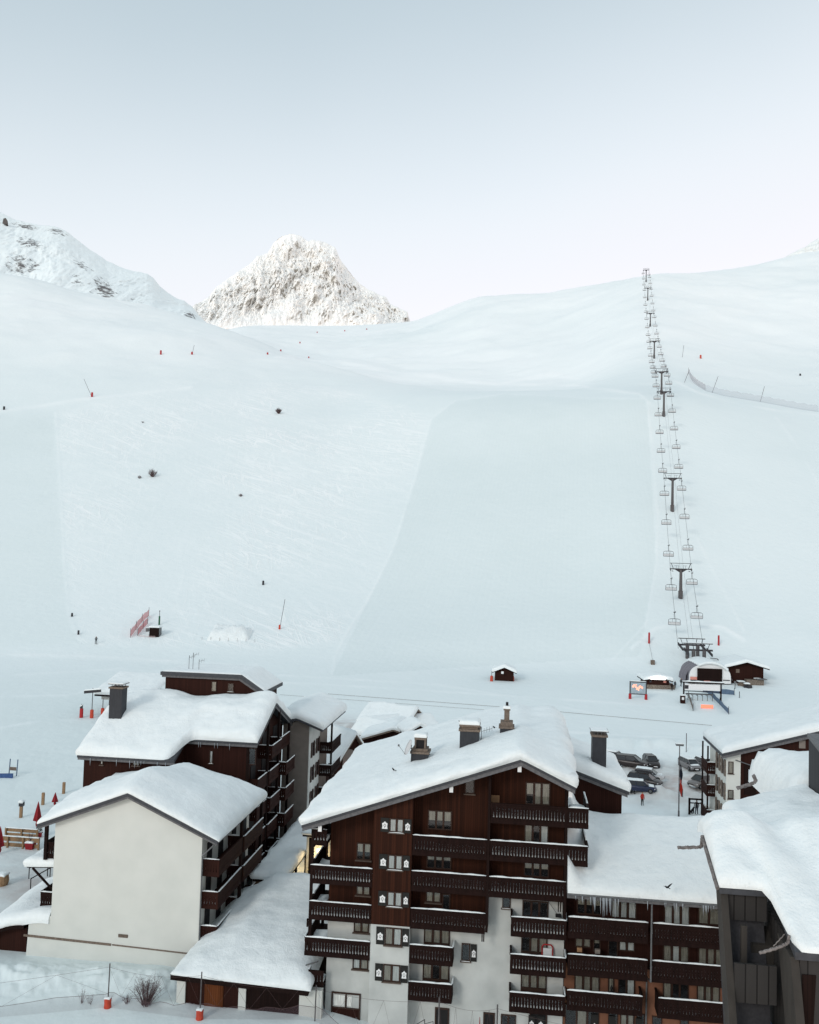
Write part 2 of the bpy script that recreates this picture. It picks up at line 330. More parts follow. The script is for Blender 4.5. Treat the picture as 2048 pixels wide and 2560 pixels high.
# the piste edges and tracks that lie on the slope (measured once, then part of the ground)
TRACKED = [(140, 1035), (420, 960), (640, 930), (900, 985), (1080, 1045), (1045, 1180), (985, 1370), (925, 1490), (845, 1600), (700, 1620), (190, 1610), (165, 1400)]
SLOPEB = (YG > 180)
trk = inpoly(PXG, PYG, TRACKED) & SLOPEB & (YG < 620)
RIDGES = [([(140, 1030), (150, 1200), (160, 1400), (172, 1540), (200, 1598), (260, 1612)], 2.6, .35),
 ([(1078, 1050), (1040, 1190), (985, 1370), (925, 1490), (868, 1580), (838, 1640), (832, 1690)], 3, .4),
 ([(1618, 1000), (1630, 1100), (1645, 1300), (1640, 1420), (1615, 1560), (1530, 1650)], 3, .35),
 ([(1078, 1050), (1140, 1003), (1260, 984), (1420, 992), (1618, 1000)], 3, .25),
 ([(690, 890), (850, 908), (1000, 935), (1250, 962), (1450, 965), (1600, 985), (1625, 1010)], 3.5, .5),
 ([(1250, 962), (1380, 935), (1450, 945)], 4, .5),
 ([(1655, 940), (1750, 985), (1850, 1012), (1950, 1028), (2060, 1040)], 3, .5),
 ([(1940, 1045), (1990, 1110), (2060, 1230)], 3, .3),
 ([(1690, 1200), (1735, 1330), (1790, 1440), (1860, 1575)], 3, .3),
 ([(1580, 1620), (1640, 1570), (1720, 1555), (1810, 1570), (1860, 1600)], 5, .6),
 ([(640, 1480), (700, 1520), (780, 1570), (830, 1610)], 2.5, .2), ([(430, 1370), (560, 1400), (700, 1440), (800, 1530)], 2.5, .2),
 ([(450, 1380), (460, 1440), (440, 1500), (470, 1560)], 2, .2), ([(515, 1420), (525, 1480), (515, 1520)], 2, .2),
 ([(730, 1520), (755, 1560), (757, 1600)], 2, .25),
 ([(690, 1330), (800, 1370), (880, 1400), (950, 1420)], 2, .2), ([(560, 1130), (760, 1200), (960, 1300)], 2, .2), ([(620, 1080), (800, 1130), (1020, 1230)], 2, .2),
 ([(560, 1698), (1000, 1722), (1400, 1748), (1700, 1768)], 2.5, .35), ([(0, 1742), (170, 1738), (330, 1700)], 3, .35), ([(700, 1688), (1100, 1712), (1300, 1745), (1560, 1800)], 2.5, .3), ([(1290, 1822), (1500, 1836), (1760, 1852)], 3, .4), ([(0, 1690), (300, 1672), (560, 1690)], 3, .3), ([(0, 1820), (120, 1800), (230, 1802)], 3, .35),
 ([(0, 1636), (200, 1640), (420, 1652), (640, 1664)], 5, .35), ([(0, 1028), (90, 1015), (180, 1000), (330, 985), (480, 968)], 4, .35)]
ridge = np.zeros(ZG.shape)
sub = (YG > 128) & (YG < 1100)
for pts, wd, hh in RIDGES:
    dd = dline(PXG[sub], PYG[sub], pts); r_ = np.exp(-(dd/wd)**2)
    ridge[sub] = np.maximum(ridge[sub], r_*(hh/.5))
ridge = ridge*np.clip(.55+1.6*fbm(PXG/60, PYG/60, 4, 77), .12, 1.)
ZG = ZG + ridge*.22*(YG/300.)
tr = trk.astype(float)
for _ in range(14): tr = (np.roll(tr, 1, 0)+np.roll(tr, -1, 0)+np.roll(tr, 1, 1)+np.roll(tr, -1, 1)+tr)/5
tr = tr*np.clip(.55+1.5*fbm(XG/38, YG/50, 3, 31), .25, 1)
ZG = ZG + tr*.22*fbm(XG*.9+YG*.5, YG*.35-XG*.3, 3, 3)
# broad undulations on the slopes, rough ploughed snow in the village
ZG = ZG + np.clip((YG-230)/200, 0, 1)*(fbm(XG/60, YG/60, 4, 9)*YG*.012)*np.clip((1300-YG)/300, 0, 1)*np.where((PYG > 960), .6, 1.)
rough = np.clip(1-np.abs(YG-128)/26, 0, 1)
px0 = 1024+FPX*AG
lot = np.clip(1-np.abs(px0-1640)/230, 0, 1)
ZG = ZG + rough*(1.0*np.abs(fbm(XG/3, YG/3, 4, 2))*2)*np.clip(lot*2, .25, 1)
# ploughed bank behind the car park, bank along the piste edge, bank in front
def bank(xc0, xc1, yc, wd, h, seed):
    m_ = np.clip((XG-xc0)/3, 0, 1)*np.clip((xc1-XG)/3, 0, 1)*np.exp(-((YG-yc)/wd)**2)
    return m_*h*(1+.9*fbm(XG/2.2, YG/2.2, 4, seed))
ZG = ZG + bank(18, 75, 146, 4.0, 1.25, 4)*(.7+np.abs(fbm(XG/3.2, YG/3.2, 4, 44))*1.3) + bank(42, 47, 137, 2.0, 1.1, 14) + bank(-30, 12, 150, 5, 1.3, 5) + bank(30, 38, 121.5, 1.2, 1.0, 6)
def sst(v, a, b): t = np.clip((v-a)/(b-a), 0, 1); return t*t*(3-2*t)
ZG = ZG - 2.2*sst(XG, -7, 3)*sst(-YG, -74, -62)
ZG = ZG + bank(-40, -5, 59.3, 1.9, 1.15, 7) + bank(-42, -15.5, 70.5, 2.0, .55, 8)
ZG = ZG + np.clip(1-np.abs(YG-69.5)/3.5, 0, 1)*(XG < -14)*(XG > -45)*np.abs(fbm(XG/1.5, YG/1.2, 5, 19))*1.1 + (YG < 64)*.22*fbm(XG/1.3, YG/1.1, 4, 23)
def tz(X, Y):
    a = X/Y; i = np.clip((a-AN[0])/(AN[1]-AN[0]), 0, len(AN)-1.001); i0 = int(i); fi = i-i0
    j0 = int(np.clip(np.searchsorted(YN, Y)-1, 0, len(YN)-2)); fj = min(1, max(0, (Y-YN[j0])/(YN[j0+1]-YN[j0])))
    return float((ZG[i0, j0]*(1-fi)+ZG[i0+1, j0]*fi)*(1-fj)+(ZG[i0, j0+1]*(1-fi)+ZG[i0+1, j0+1]*fi)*fj)
def tp(px, py, y0=55., y1=1500.):
    """the point of the ground that is seen at this place"""
    d = D(px, py); d = d/d[1]; Y = y0
    while Y < y1:
        p = CAM+d*Y
        if tz(p[0], Y) >= p[2]:
            lo, hi = Y/1.01, Y
            for _ in range(14):
                mid = (lo+hi)/2; q = CAM+d*mid
                if tz(q[0], mid) >= q[2]: hi = mid
                else: lo = mid
            q = CAM+d*hi; return np.array([q[0], q[1], tz(q[0], q[1])])
        Y *= 1.01
    q = CAM+d*y1; return np.array([q[0], q[1], tz(q[0], q[1])])
def gp(X, Y, dz=0.): return np.array([X, Y, tz(X, Y)+dz])

def ground_mat():
    m = bpy.data.materials.new('snow_ground'); m.use_nodes = True; n = m.node_tree.nodes; l = m.node_tree.links
    b = n['Principled BSDF']; b.inputs['Roughness'].default_value = .7; b.inputs['Specular IOR Level'].default_value = .15
    t = n.new('ShaderNodeTexCoord')
    def noise(sc, det=5, mapv=None, rot=0, dist=0.):
        mp = n.new('ShaderNodeMapping'); mp.vector_type = 'TEXTURE'; mp.inputs['Scale'].default_value = mapv or (1, 1, 1); mp.inputs['Rotation'].default_value = (0, 0, rot); l.new(t.outputs['Object'], mp.inputs[0])
        q = n.new('ShaderNodeTexNoise'); q.inputs['Scale'].default_value = sc; q.inputs['Detail'].default_value = det; q.inputs['Distortion'].default_value = dist; l.new(mp.outputs[0], q.inputs['Vector']); return q.outputs[0]
    def attr(a):
        q = n.new('ShaderNodeAttribute'); q.attribute_name = a; return q.outputs['Fac']
    def math_(op, a, b_=None, c=None):
        q = n.new('ShaderNodeMath'); q.operation = op
        for i, x in enumerate((a, b_, c)):
            if x is None: continue
            if isinstance(x, (int, float)): q.inputs[i].default_value = x
            else: l.new(x, q.inputs[i])
        return q.outputs[0]
    big = noise(.012, 5); mid = noise(.12, 5)
    # ski tracks: thin bright crests of stretched noises in two directions
    def lines(sc, rot, mapv, dist, wdt):
        q = noise(sc, 3, mapv, rot, dist); q = math_('SUBTRACT', q, .5); q = math_('ABSOLUTE', q); q = math_('DIVIDE', q, wdt); q = math_('SUBTRACT', 1., q); return math_('MAXIMUM', q, 0.)
    l1 = lines(.30, .80, (1, 14, 14), .5, .030); l2 = lines(.22, 1.02, (1, 16, 16), .7, .026); l3 = lines(.34, .25, (1, 9, 9), .9, .024)
    ls = math_('MAXIMUM', math_('MAXIMUM', l1, l2), l3)
    patch = noise(.03, 3); patch = math_('MULTIPLY_ADD', patch, 2.6, -.75)
    ls = math_('MULTIPLY', ls, math_('MAXIMUM', patch, .15))
    ls = math_('MULTIPLY', ls, attr('tracked'))
    groom = n.new('ShaderNodeTexWave'); groom.inputs['Scale'].default_value = .22; groom.inputs['Distortion'].default_value = 1.2; groom.inputs['Detail'].default_value = 2; groom.inputs['Detail Scale'].default_value = .3
    mpw = n.new('ShaderNodeMapping'); mpw.inputs['Rotation'].default_value = (0, 0, .18); l.new(t.outputs['Object'], mpw.inputs[0]); l.new(mpw.outputs[0], groom.inputs[0])
    gr = math_('MULTIPLY', groom.outputs['Fac'], attr('groomed'))
    v = math_('MULTIPLY_ADD', math_('SUBTRACT', big, .5), .30, .5)
    v = math_('MULTIPLY_ADD', math_('SUBTRACT', mid, .5), .10, v)
    v = math_('MULTIPLY_ADD', ls, .42, v)
    v = math_('MULTIPLY_ADD', attr('tracked'), .07, v)
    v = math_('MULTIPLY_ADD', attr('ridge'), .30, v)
    v = math_('MULTIPLY_ADD', gr, .018, v)
    v = math_('MULTIPLY_ADD', attr('groomed'), -.12, v)
    v = math_('MULTIPLY_ADD', attr('haze_tint'), .42, v)
    v = math_('MULTIPLY_ADD', attr('left_dark'), -.14, v)
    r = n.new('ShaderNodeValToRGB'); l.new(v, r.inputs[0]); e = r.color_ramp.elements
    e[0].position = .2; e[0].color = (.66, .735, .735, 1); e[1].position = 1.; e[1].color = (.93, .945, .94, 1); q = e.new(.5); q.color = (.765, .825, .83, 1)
    # trodden, slightly dirty snow round the car park
    dirt = attr('dirt'); dn = noise(.5, 5); dm = math_('MULTIPLY', dirt, math_('MULTIPLY_ADD', dn, 1.6, -.25))
    mx = n.new('ShaderNodeMix'); mx.data_type = 'RGBA'; l.new(dm, mx.inputs[0]); l.new(r.outputs[0], mx.inputs[6]); mx.inputs[7].default_value = (.44, .38, .36, 1)
    l.new(mx.outputs[2], b.inputs['Base Color'])
    n1 = noise(.5, 6); h = math_('MULTIPLY_ADD', ls, .5, n1); h = math_('MULTIPLY_ADD', gr, .04, h)
    bp = n.new('ShaderNodeBump'); bp.inputs['Strength'].default_value = .5; bp.inputs['Distance'].default_value = .35
    l.new(h, bp.inputs['Height']); l.new(bp.outputs[0], b.inputs['Normal'])
    return m
def gridmesh(name, X, Y, Z, m, attrs={}):
    n, k = X.shape; me = bpy.data.meshes.new(name); co = np.stack([X, Y, Z], -1).reshape(-1, 3).astype(np.float32)
    i = np.arange(n-1)[:, None]*k+np.arange(k-1)[None]; q = np.stack([i, i+k, i+k+1, i+1], -1).reshape(-1)
    me.vertices.add(n*k); me.vertices.foreach_set('co', co.ravel()); nf = (n-1)*(k-1)
    me.loops.add(nf*4); me.loops.foreach_set('vertex_index', q.astype(np.int32)); me.polygons.add(nf)
    me.polygons.foreach_set('loop_start', np.arange(nf, dtype=np.int32)*4)
    me.update(calc_edges=True); me.polygons.foreach_set('use_smooth', np.ones(nf, bool))
    for a, val in attrs.items():
        at = me.attributes.new(a, 'FLOAT', 'POINT'); at.data.foreach_set('value', val.reshape(-1).astype(np.float32))
    me.materials.append(m); me.validate()
    o = bpy.data.objects.new(name, me); COL.objects.link(o); return o
groomed = (inpoly(PXG, PYG, [(1078, 1050), (1140, 1003), (1260, 984), (1618, 1000), (1640, 1400), (1600, 1640), (830, 1690), (985, 1370)]) & SLOPEB).astype(float)
dirt = np.clip(1-np.hypot((XG-36)/20, (YG-128)/13), 0, 1)*1.5 + np.clip(1-np.hypot((XG+10)/16, (YG-150)/14), 0, 1)*.9 + np.clip(1-np.hypot((XG+34)/9, (YG-88)/14), 0, 1)*1.0
haze_tint = sst(YG, 380, 620)*np.clip(.75+1.2*fbm(XG/140, YG/140, 4, 51), .3, 1)      # far snow paler: haze and distance put into its colour
left_dark = np.clip((1-sst(YG, 150, 210))*sst(-px0, -1100, -500) + (inpoly(PXG, PYG, [(-500, 1030), (140, 1030), (172, 1540), (230, 1610), (-500, 1640)]) & SLOPEB)*.8, 0, 1)  # darker snow on the near left ground and the slope's left strip
for _ in range(30): left_dark = (np.roll(left_dark, 1, 0)+np.roll(left_dark, -1, 0)+np.roll(left_dark, 1, 1)+np.roll(left_dark, -1, 1)+left_dark)/5
structure(gridmesh('ground', XG, YG, ZG, ground_mat(), {'tracked': tr, 'ridge': np.clip(ridge, 0, 1.2), 'groomed': groomed, 'dirt': np.clip(dirt, 0, 1), 'haze_tint': haze_tint, 'left_dark': left_dark}))

# ------------------------------------------------------------------ mountains
def rock_mat(name, rockc, snowc, thr, scale, nzlim, dz=1.):
    m = bpy.data.materials.new(name); m.use_nodes = True; n = m.node_tree.nodes; l = m.node_tree.links
    b = n['Principled BSDF']; b.inputs['Roughness'].default_value = .85; b.inputs['Specular IOR Level'].default_value = .1
    t = n.new('ShaderNodeTexCoord'); g = n.new('ShaderNodeNewGeometry'); sp = n.new('ShaderNodeSeparateXYZ'); l.new(g.outputs['Normal'], sp.inputs[0])
    mp = n.new('ShaderNodeMapping'); mp.inputs['Scale'].default_value = (1, 1, dz); l.new(t.outputs['Object'], mp.inputs[0])
    a = n.new('ShaderNodeTexNoise'); a.inputs['Scale'].default_value = scale; a.inputs['Detail'].default_value = 9; a.inputs['Roughness'].default_value = .68; l.new(mp.outputs[0], a.inputs['Vector'])
    at = n.new('ShaderNodeAttribute'); at.attribute_name = 'rock'
    s = n.new('ShaderNodeMath'); s.operation = 'MULTIPLY_ADD'; l.new(sp.outputs[2], s.inputs[0]); s.inputs[1].default_value = -nzlim; l.new(a.outputs[0], s.inputs[2])
    s2 = n.new('ShaderNodeMath'); s2.operation = 'ADD'; l.new(s.outputs[0], s2.inputs[0]); l.new(at.outputs['Fac'], s2.inputs[1])
    r = n.new('ShaderNodeValToRGB'); l.new(s2.outputs[0], r.inputs[0]); e = r.color_ramp.elements
    e[0].position = thr; e[0].color = snowc+(1,); e[1].position = thr+.13; e[1].color = rockc+(1,)
    q = e.new(thr+.05); q.color = tuple(x*.55+y*.45 for x, y in zip(snowc, rockc))+(1,)
    l.new(r.outputs[0], b.inputs['Base Color'])
    bp = n.new('ShaderNodeBump'); bp.inputs['Strength'].default_value = .2; bp.inputs['Distance'].default_value = 3.; l.new(a.outputs[0], bp.inputs['Height']); l.new(bp.outputs[0], b.inputs['Normal'])
    return m
def mountain(name, sil, foot, Y0, depth, nx, nk, amp, m, rockf, seed, back=300, fr=1., dsp=1.):
    xs = np.array([p[0] for p in sil], float); ys = np.array([p[1] for p in sil], float)
    px = np.linspace(xs[0], xs[-1], nx); top = np.interp(px, xs, ys); top = top + fbm(px/14.*fr, px*0, 4, seed)*amp*.16
    a = (px-1024)/FPX; tt = np.array([t_at(p, q) for p, q in zip(px, top)]); tf = np.array([t_at(p, foot) for p in px])
    k = np.linspace(0, 1, nk); kb = np.linspace(1.04, 1.6, 14); K = np.concatenate([k, kb])
    A, KK = np.meshgrid(a, K, indexing='ij'); T = tt[:, None]; Tf = tf[:, None]
    Yy = Y0 + KK*depth
    Kc = np.clip(KK, 0, 1); zt = CAMH+T*(Y0+depth); zf = CAMH+Tf*Y0
    prof = Kc**.9
    Z = zf + (zt-zf)*prof
    X = A*Yy
    wx = fbm(X/depth*3+4, Z/depth*3, 3, seed+30)*.35
    rn = fbm(X/depth*5.5*fr+wx*4-Z/depth*1.2, Z/depth*2.0*fr+KK, 6, seed+3, .58)
    rr = np.abs(fbm(X/depth*10*fr+7+wx*5+Z/depth*2.5, Z/depth*2.6*fr, 6, seed+8, .62))*1.5 - np.abs(fbm(X/depth*24*fr+wx*8-Z/depth*6, Z/depth*9*fr, 5, seed+12, .6))*.55
    env = np.sin(np.clip(KK, 0, 1)*math.pi)**.5
    Yy = Yy + (rn*1.6-rr*1.3)*depth*.26*env*dsp
    Z = Z + (fbm(X/depth*22*fr, Yy/depth*22*fr, 4, seed+5)*amp*.5*dsp)*env
    X = A*Yy
    bk = KK > 1; Z = np.where(bk, zt-(KK-1)*depth*1.1, Z)
    rk = rockf(1024+FPX*A, KK, 0*KK)
    return structure(gridmesh(name, X, Yy, Z, m, {'rock': rk}))
PEAK = [(430, 800), (470, 762), (500, 742), (520, 715), (560, 688), (600, 660), (618, 640), (645, 632), (660, 605), (680, 590), (702, 584), (728, 590), (745, 602), (762, 599), (790, 606), (815, 618), (826, 640), (834, 655), (850, 675), (868, 695), (885, 712), (905, 725), (930, 735), (948, 742), (960, 760), (985, 772), (1004, 778), (1012, 806), (1030, 835)]
mountain('mountain_peak', PEAK, 822, 2900, 420, 620, 260, 26,
         rock_mat('peak_rock', (.43, .41, .375), (.97, .955, .93), .60, .028, .22, .5),  # peak snow brighter and warmer: sunshine put into its colour
         lambda px, k, z: .08 - .42*np.clip((.22-k)/.22, 0, 1)*np.clip((720-px)/120, 0, 1) + .03*np.clip((px-800)/150, 0, 1) - .05*np.clip((k-.85)/.15, 0, 1), 21, fr=1.2, dsp=.75)
LEFTM = [(-420, 420), (-200, 470), (-60, 520), (0, 549), (30, 556), (60, 562), (100, 566), (130, 577), (160, 600), (200, 628), (235, 650), (260, 662), (285, 672), (310, 678), (340, 684), (358, 695), (375, 716), (395, 732), (420, 746), (440, 752), (460, 768), (475, 785), (500, 812), (530, 850)]
def leftrock(px, k, z):
    r = np.full(px.shape, -.06)
    for cx, ck, rx, rk_, s in ((25, .93, 40, .06, .22), (110, .93, 35, .07, .20), (40, .70, 50, .12, .17), (20, .45, 60, .12, .16), (175, .62, 34, .10, .14), (235, .42, 40, .18, .28), (165, .40, 22, .1, .14),
                               (320, .30, 25, .2, .12), (370, .14, 45, .1, .12), (455, .30, 22, .35, .24)):
        r = np.maximum(r, -.06+min(s*1.9, .36)*np.exp(-((px-cx)/rx)**2-((k-ck)/rk_)**2))
    return r
mountain('rocky_hill', LEFTM, 830, 1350, 520, 420, 170, 16, rock_mat('hill_rock', (.15, .14, .14), (.86, .91, .915), .60, .075, .10, 1.1), leftrock, 41, fr=1.0, dsp=.20)
RTM = [(1900, 680), (1960, 642), (1975, 634), (1990, 626), (2010, 618), (2025, 606), (2048, 594), (2120, 560), (2300, 520)]
mountain('distant_ridge', RTM, 700, 1900, 380, 90, 60, 10, rock_mat('ridge_rock', (.25, .25, .25), (.93, .94, .92), .58, .03, .12), lambda px, k, z: np.full(px.shape, .0), 61, dsp=.5)

# ------------------------------------------------------------------ snow lying on things
def edgeparam(L, r, step):
    e = r*(1-np.cos(np.linspace(0, math.pi/2, 7))); n = max(2, int((L-2*r)/step)+1)
    return np.concatenate([e, np.linspace(r, L-r, n+1)[1:-1], L-e[::-1]]) if L > 2.2*r else np.linspace(0, L, 14)
def snow(F, s0, s1, d0, d1, zb, T=1., r=.8, sides='lrfb', step=.45, nz=.12, oh=.18, seed=1, parent=None, name='snow', Tf=None, sag=0., material='snow', warp=None, skirt=True, nscale=3.):
    """a rounded snow blanket over the rectangle s0..s1 x d0..d1 lying on zb(s,d)"""
    S = s0+edgeparam(s1-s0, r, step); Dd = d0+edgeparam(d1-d0, r, step)
    SS, DD = np.meshgrid(S, Dd, indexing='ij')
    big = np.full(SS.shape, 1e3)
    el = SS-s0 if 'l' in sides else big; er = s1-SS if 'r' in sides else big; ef = DD-d0 if 'f' in sides else big; eb = d1-DD if 'b' in sides else big
    e = np.minimum(np.minimum(el, er), np.minimum(ef, eb)); x = np.clip(e/r, 0, 1); E = np.sqrt(np.clip(1-(1-x)**2, 0, 1))
    th = T if Tf is None else Tf(SS, DD)
    nn = fbm(SS/nscale+seed*3.1, DD/nscale+seed, 5, seed)
    lay = .5*np.sin(x*9+2.5*fbm(SS/2.3, DD/2.3, 3, seed+40)*4)*(x < .9)*.05
    z = zb(SS, DD) + E*(th*(1+nz*1.4*nn)) + E*nz*1.0*fbm(SS/1.3, DD/1.3, 4, seed+5) + lay*th*E
    lip = oh*E*(1-x)*2.2*(1+2.6*fbm(SS/1.4+9, DD/1.4, 4, seed+2)); zdrop = sag*E*(1-x)
    s_ = SS - np.where(el <= e+1e-6, lip, 0)*(el < r) + np.where(er <= e+1e-6, lip, 0)*(er < r)
    d_ = DD - np.where(ef <= e+1e-6, lip, 0)*(ef < r) + np.where(eb <= e+1e-6, lip, 0)*(eb < r)
    z = z-zdrop
    if warp is not None: s_, d_ = warp(s_, d_)
    P = F.o + s_[..., None]*F.u + d_[..., None]*F.v + z[..., None]*ZZ
    mb = MB(); mb.grid(P)
    if skirt:       # close the underside
        zz_ = zb(SS, DD)
        s2, d2 = (SS, DD) if warp is None else warp(SS, DD)
        B = F.o + s2[..., None]*F.u + d2[..., None]*F.v + (zz_-.02)[..., None]*ZZ
        for a, b_ in ((P[0], B[0]), (P[-1], B[-1]), (P[:, 0], B[:, 0]), (P[:, -1], B[:, -1])):
            mb.grid(np.stack([a, b_], 0))
    return mb.build(name, material, parent, smooth=True)
def snow_strip(p, q, w_=.14, h_=.09, seed=0, parent=None, name='snow', thin=.0):
    p = np.array(p, float); q = np.array(q, float); t = q-p; L = np.linalg.norm(t); t /= L; sd_ = np.array([-t[1], t[0], 0]); sd_ /= np.linalg.norm(sd_)
    n = max(3, int(L/.18)); mb = MB(); R = []
    for i in range(n+1):
        f_ = i/n; hh = h_*(.75+1.1*float(fbm(np.array(f_*L*1.3+seed), np.array(seed*1.7), 3, seed)))*(min(1, i*.6+.25))*(min(1, (n-i)*.6+.25)); hh = max(.015, hh)
        c = p+t*L*f_; ww = w_/2*(1+.3*float(fbm(np.array(f_*L*2+seed), np.array(3.), 2, seed)))
        R.append([c+sd_*ww*math.cos(a)+ZZ*(max(0, math.sin(a))*hh) for a in np.linspace(math.pi, 0, 6)])
    mb.grid(np.array(R)); return mb.build(name, 'snow', parent, smooth=True)

GAP = [(0, 0), (.10, .012), (.22, .052), (.34, .040), (.46, .014), (.54, .026), (.64, .014), (.80, .022), (.92, .012), (1, 0)]
def railing(mb, p, q, zt, h=1.3, per=.21, th=.05, gap=1.):
    """parapet of fretted boards between p and q (top rail at zt); the gaps between the boards are baluster shaped"""
    p = np.array([p[0], p[1], 0.]); q = np.array([q[0], q[1], 0.]); t = q-p; L = np.linalg.norm(t); t /= L; n_ = np.array([-t[1], t[0], 0])
    zb = zt-h
    def bx(a, b, z0, z1, w_):
        P = [c + n_*y*w_/2 + ZZ*z for z in (z0, z1) for y in (-1, 1) for c in (p+t*a, p+t*b)]; mb.hull8(P)
    bx(0, L, zt-.10, zt, .14); bx(0, L, zb, zb+.26, .07)
    n = max(1, int(round(L/per))); w_ = L/n; z0, z1 = zb+.24, zt-.30
    bx(0, L, z1-.01, zt-.09, .06)
    for k in range(n):
        c = (k+.5)*w_; V = []; Fc = []
        for f_, g in GAP:
            hw = w_/2-g*gap*(w_/.21); z = z0+(z1-z0)*f_
            for sx in (-1, 1):
                for sy in (-1, 1): V.append(p+t*(c+sx*hw)+n_*sy*th/2+ZZ*z)
        m_ = len(GAP)
        for i in range(m_-1):
            a = i*4; b = a+4
            Fc += [(a, a+2, b+2, b), (a+1, b+1, b+3, a+3), (a, b, b+1, a+1), (a+2, a+3, b+3, b+2)]
        mb.add(V, Fc)
def balcony(F, s0, s1, d0, d1, zr, parent, sides='f', h=1.3, capf='f', gap=1., snowh=.35, label=None, boards='bal', per=.21, slab=True, post=None):
    """one balcony: slab (the part), with its railing and the snow on it as sub-parts; d0 is the outer edge"""
    zf = zr-1.02
    mb = MB(); mb.box(F, s0+.03, s1-.03, d0+.03, d1, zf-.16, zf)
    for s in (s0+.1, s1-.22): mb.box(F, s, s+.12, d0+.1, d1-.002, zf-.30, zf-.161)
    b = mb.build('balcony', boards, parent)
    if label: b['label'] = label
    r = MB()
    if 'f' in sides: railing(r, F.w(s0, d0, 0), F.w(s1, d0, 0), zr, h, per, gap=gap)
    if 'l' in sides: railing(r, F.w(s0+.02, d0+.05, 0), F.w(s0+.02, d1, 0), zr, h, per, gap=gap)
    if 'r' in sides: railing(r, F.w(s1-.02, d0+.05, 0), F.w(s1-.02, d1, 0), zr, h, per, gap=gap)
    r.build('railing', boards, b)
    for c in capf:
        if c == 'f': snow_strip(F.w(s0, d0, zr-.005), F.w(s1, d0, zr-.005), .15, .10, random.random()*50, b)
        if c == 'l': snow_strip(F.w(s0, d0+.05, zr-.005), F.w(s0, d1, zr-.005), .13, .09, random.random()*50, b)
        if c == 'r': snow_strip(F.w(s1, d0+.05, zr-.005), F.w(s1, d1, zr-.005), .13, .09, random.random()*50, b)
    if snowh > 0:
        snow(F, s0+.1, s1-.1, d0+.08, min(d1-.02, d0+1.6), lambda s, d: 0*s+zf, snowh, .25, 'lb', .4, .5, .0, random.randint(1, 99), b, 'floor_snow', nscale=1.2)
    return b
def window(F, s0, s1, z0, z1, d, parent, n=2, cur='c', sill=True, shut=None, lower=0., name='window', snowsill=False):
    """frame + mullions proud of the wall at depth d (outside is towards smaller d)"""
    mb = MB(); f_ = .075
    mb.box(F, s0, s0+f_, d-.09, d-.002, z0, z1); mb.box(F, s1-f_, s1, d-.09, d-.002, z0, z1)
    mb.box(F, s0+f_, s1-f_, d-.09, d-.002, z1-f_, z1); mb.box(F, s0+f_, s1-f_, d-.09, d-.002, z0, z0+f_+lower)
    W = (s1-s0-2*f_)/n
    for k in range(1, n): mb.box(F, s0+f_+k*W-.07, s0+f_+k*W+.07, d-.085, d-.002, z0+f_+lower, z1-f_)
    wo = mb.build(name, 'frame', parent)
    g = MB(); c = MB()
    for k in range(n):
        a, b = s0+f_+k*W+(.07 if k else 0), s0+f_+(k+1)*W-(.07 if k < n-1 else 0)
        g.box(F, a, b, d-.060, d-.052, z0+f_+lower, z1-f_)
        c.mi = 0; c.box(F, a, b, d-.012, d-.004, z0+f_+lower, z1-f_)
        if cur and cur[k % len(cur)] != '.':
            ch = cur[k % len(cur)]; zl = z0+f_+lower+.01
            if ch in 'hd': zl = z0+f_+lower+(z1-z0)*.42
            xs = np.linspace(a+.02, b-.02, 13); P = np.array([[F.w(x, d-.030+.009*math.sin(x*55), z) for z in (zl, z1-f_)] for x in xs])
            c.mi = 1 if ch in 'ch' else 2; c.grid(P)
    g.build('pane', 'glass', wo); c.build('curtain', ['dark', 'curtain', 'curtaind'], wo, fix=False)
    if sill:
        m_ = MB(); m_.box(F, s0-.08, s1+.08, d-.18, d-.002, z0-.08, z0-.003); m_.build('sill', 'sill', wo)
        if snowsill: snow_strip(F.w(s0, d-.10, z0-.004), F.w(s1, d-.10, z0-.004), .14, .05, random.random()*40, wo, 'sill_snow')
    return wo
def shutter(F, s0, s1, z0, z1, d, parent, plaque=True):
    mb = MB(); mb.box(F, s0, s1, d-.075, d-.025, z0, z1)
    for z in (z0+.1, z1-.16): mb.box(F, s0+.02, s1-.02, d-.09, d-.0751, z, z+.06)
    o = mb.build('shutter', 'shutter', parent)
    if plaque:
        m_ = MB(); c = (s0+s1)/2; zc = z0+(z1-z0)*.47; w_, h_ = (s1-s0)*.33, .25
        m_.prism(F, [(c-w_, zc-h_), (c+w_, zc-h_), (c+w_*.85, zc-.05), (c+w_, zc+h_*.55), (c+w_*.45, zc+h_*.75), (c, zc+h_*1.15), (c-w_*.45, zc+h_*.75), (c-w_, zc+h_*.55), (c-w_*.85, zc-.05)], d-.088, d-.0765)
        m_.mi = 1
        for k in range(6):
            a = k*math.pi/3; cx, cz = c+.075*math.cos(a), zc+.085*math.sin(a)
            m_.prism(F, [(cx+.028*math.cos(b), cz+.032*math.sin(b)) for b in np.linspace(0, 2*math.pi, 7)[:-1]], d-.094, d-.0882)
        m_.prism(F, [(c-.012, zc-.2), (c+.012, zc-.2), (c+.012, zc-.1), (c-.012, zc-.1)], d-.094, d-.0882)
        m_.build('plaque', ['whitep', 'shutter'], o)
    return o

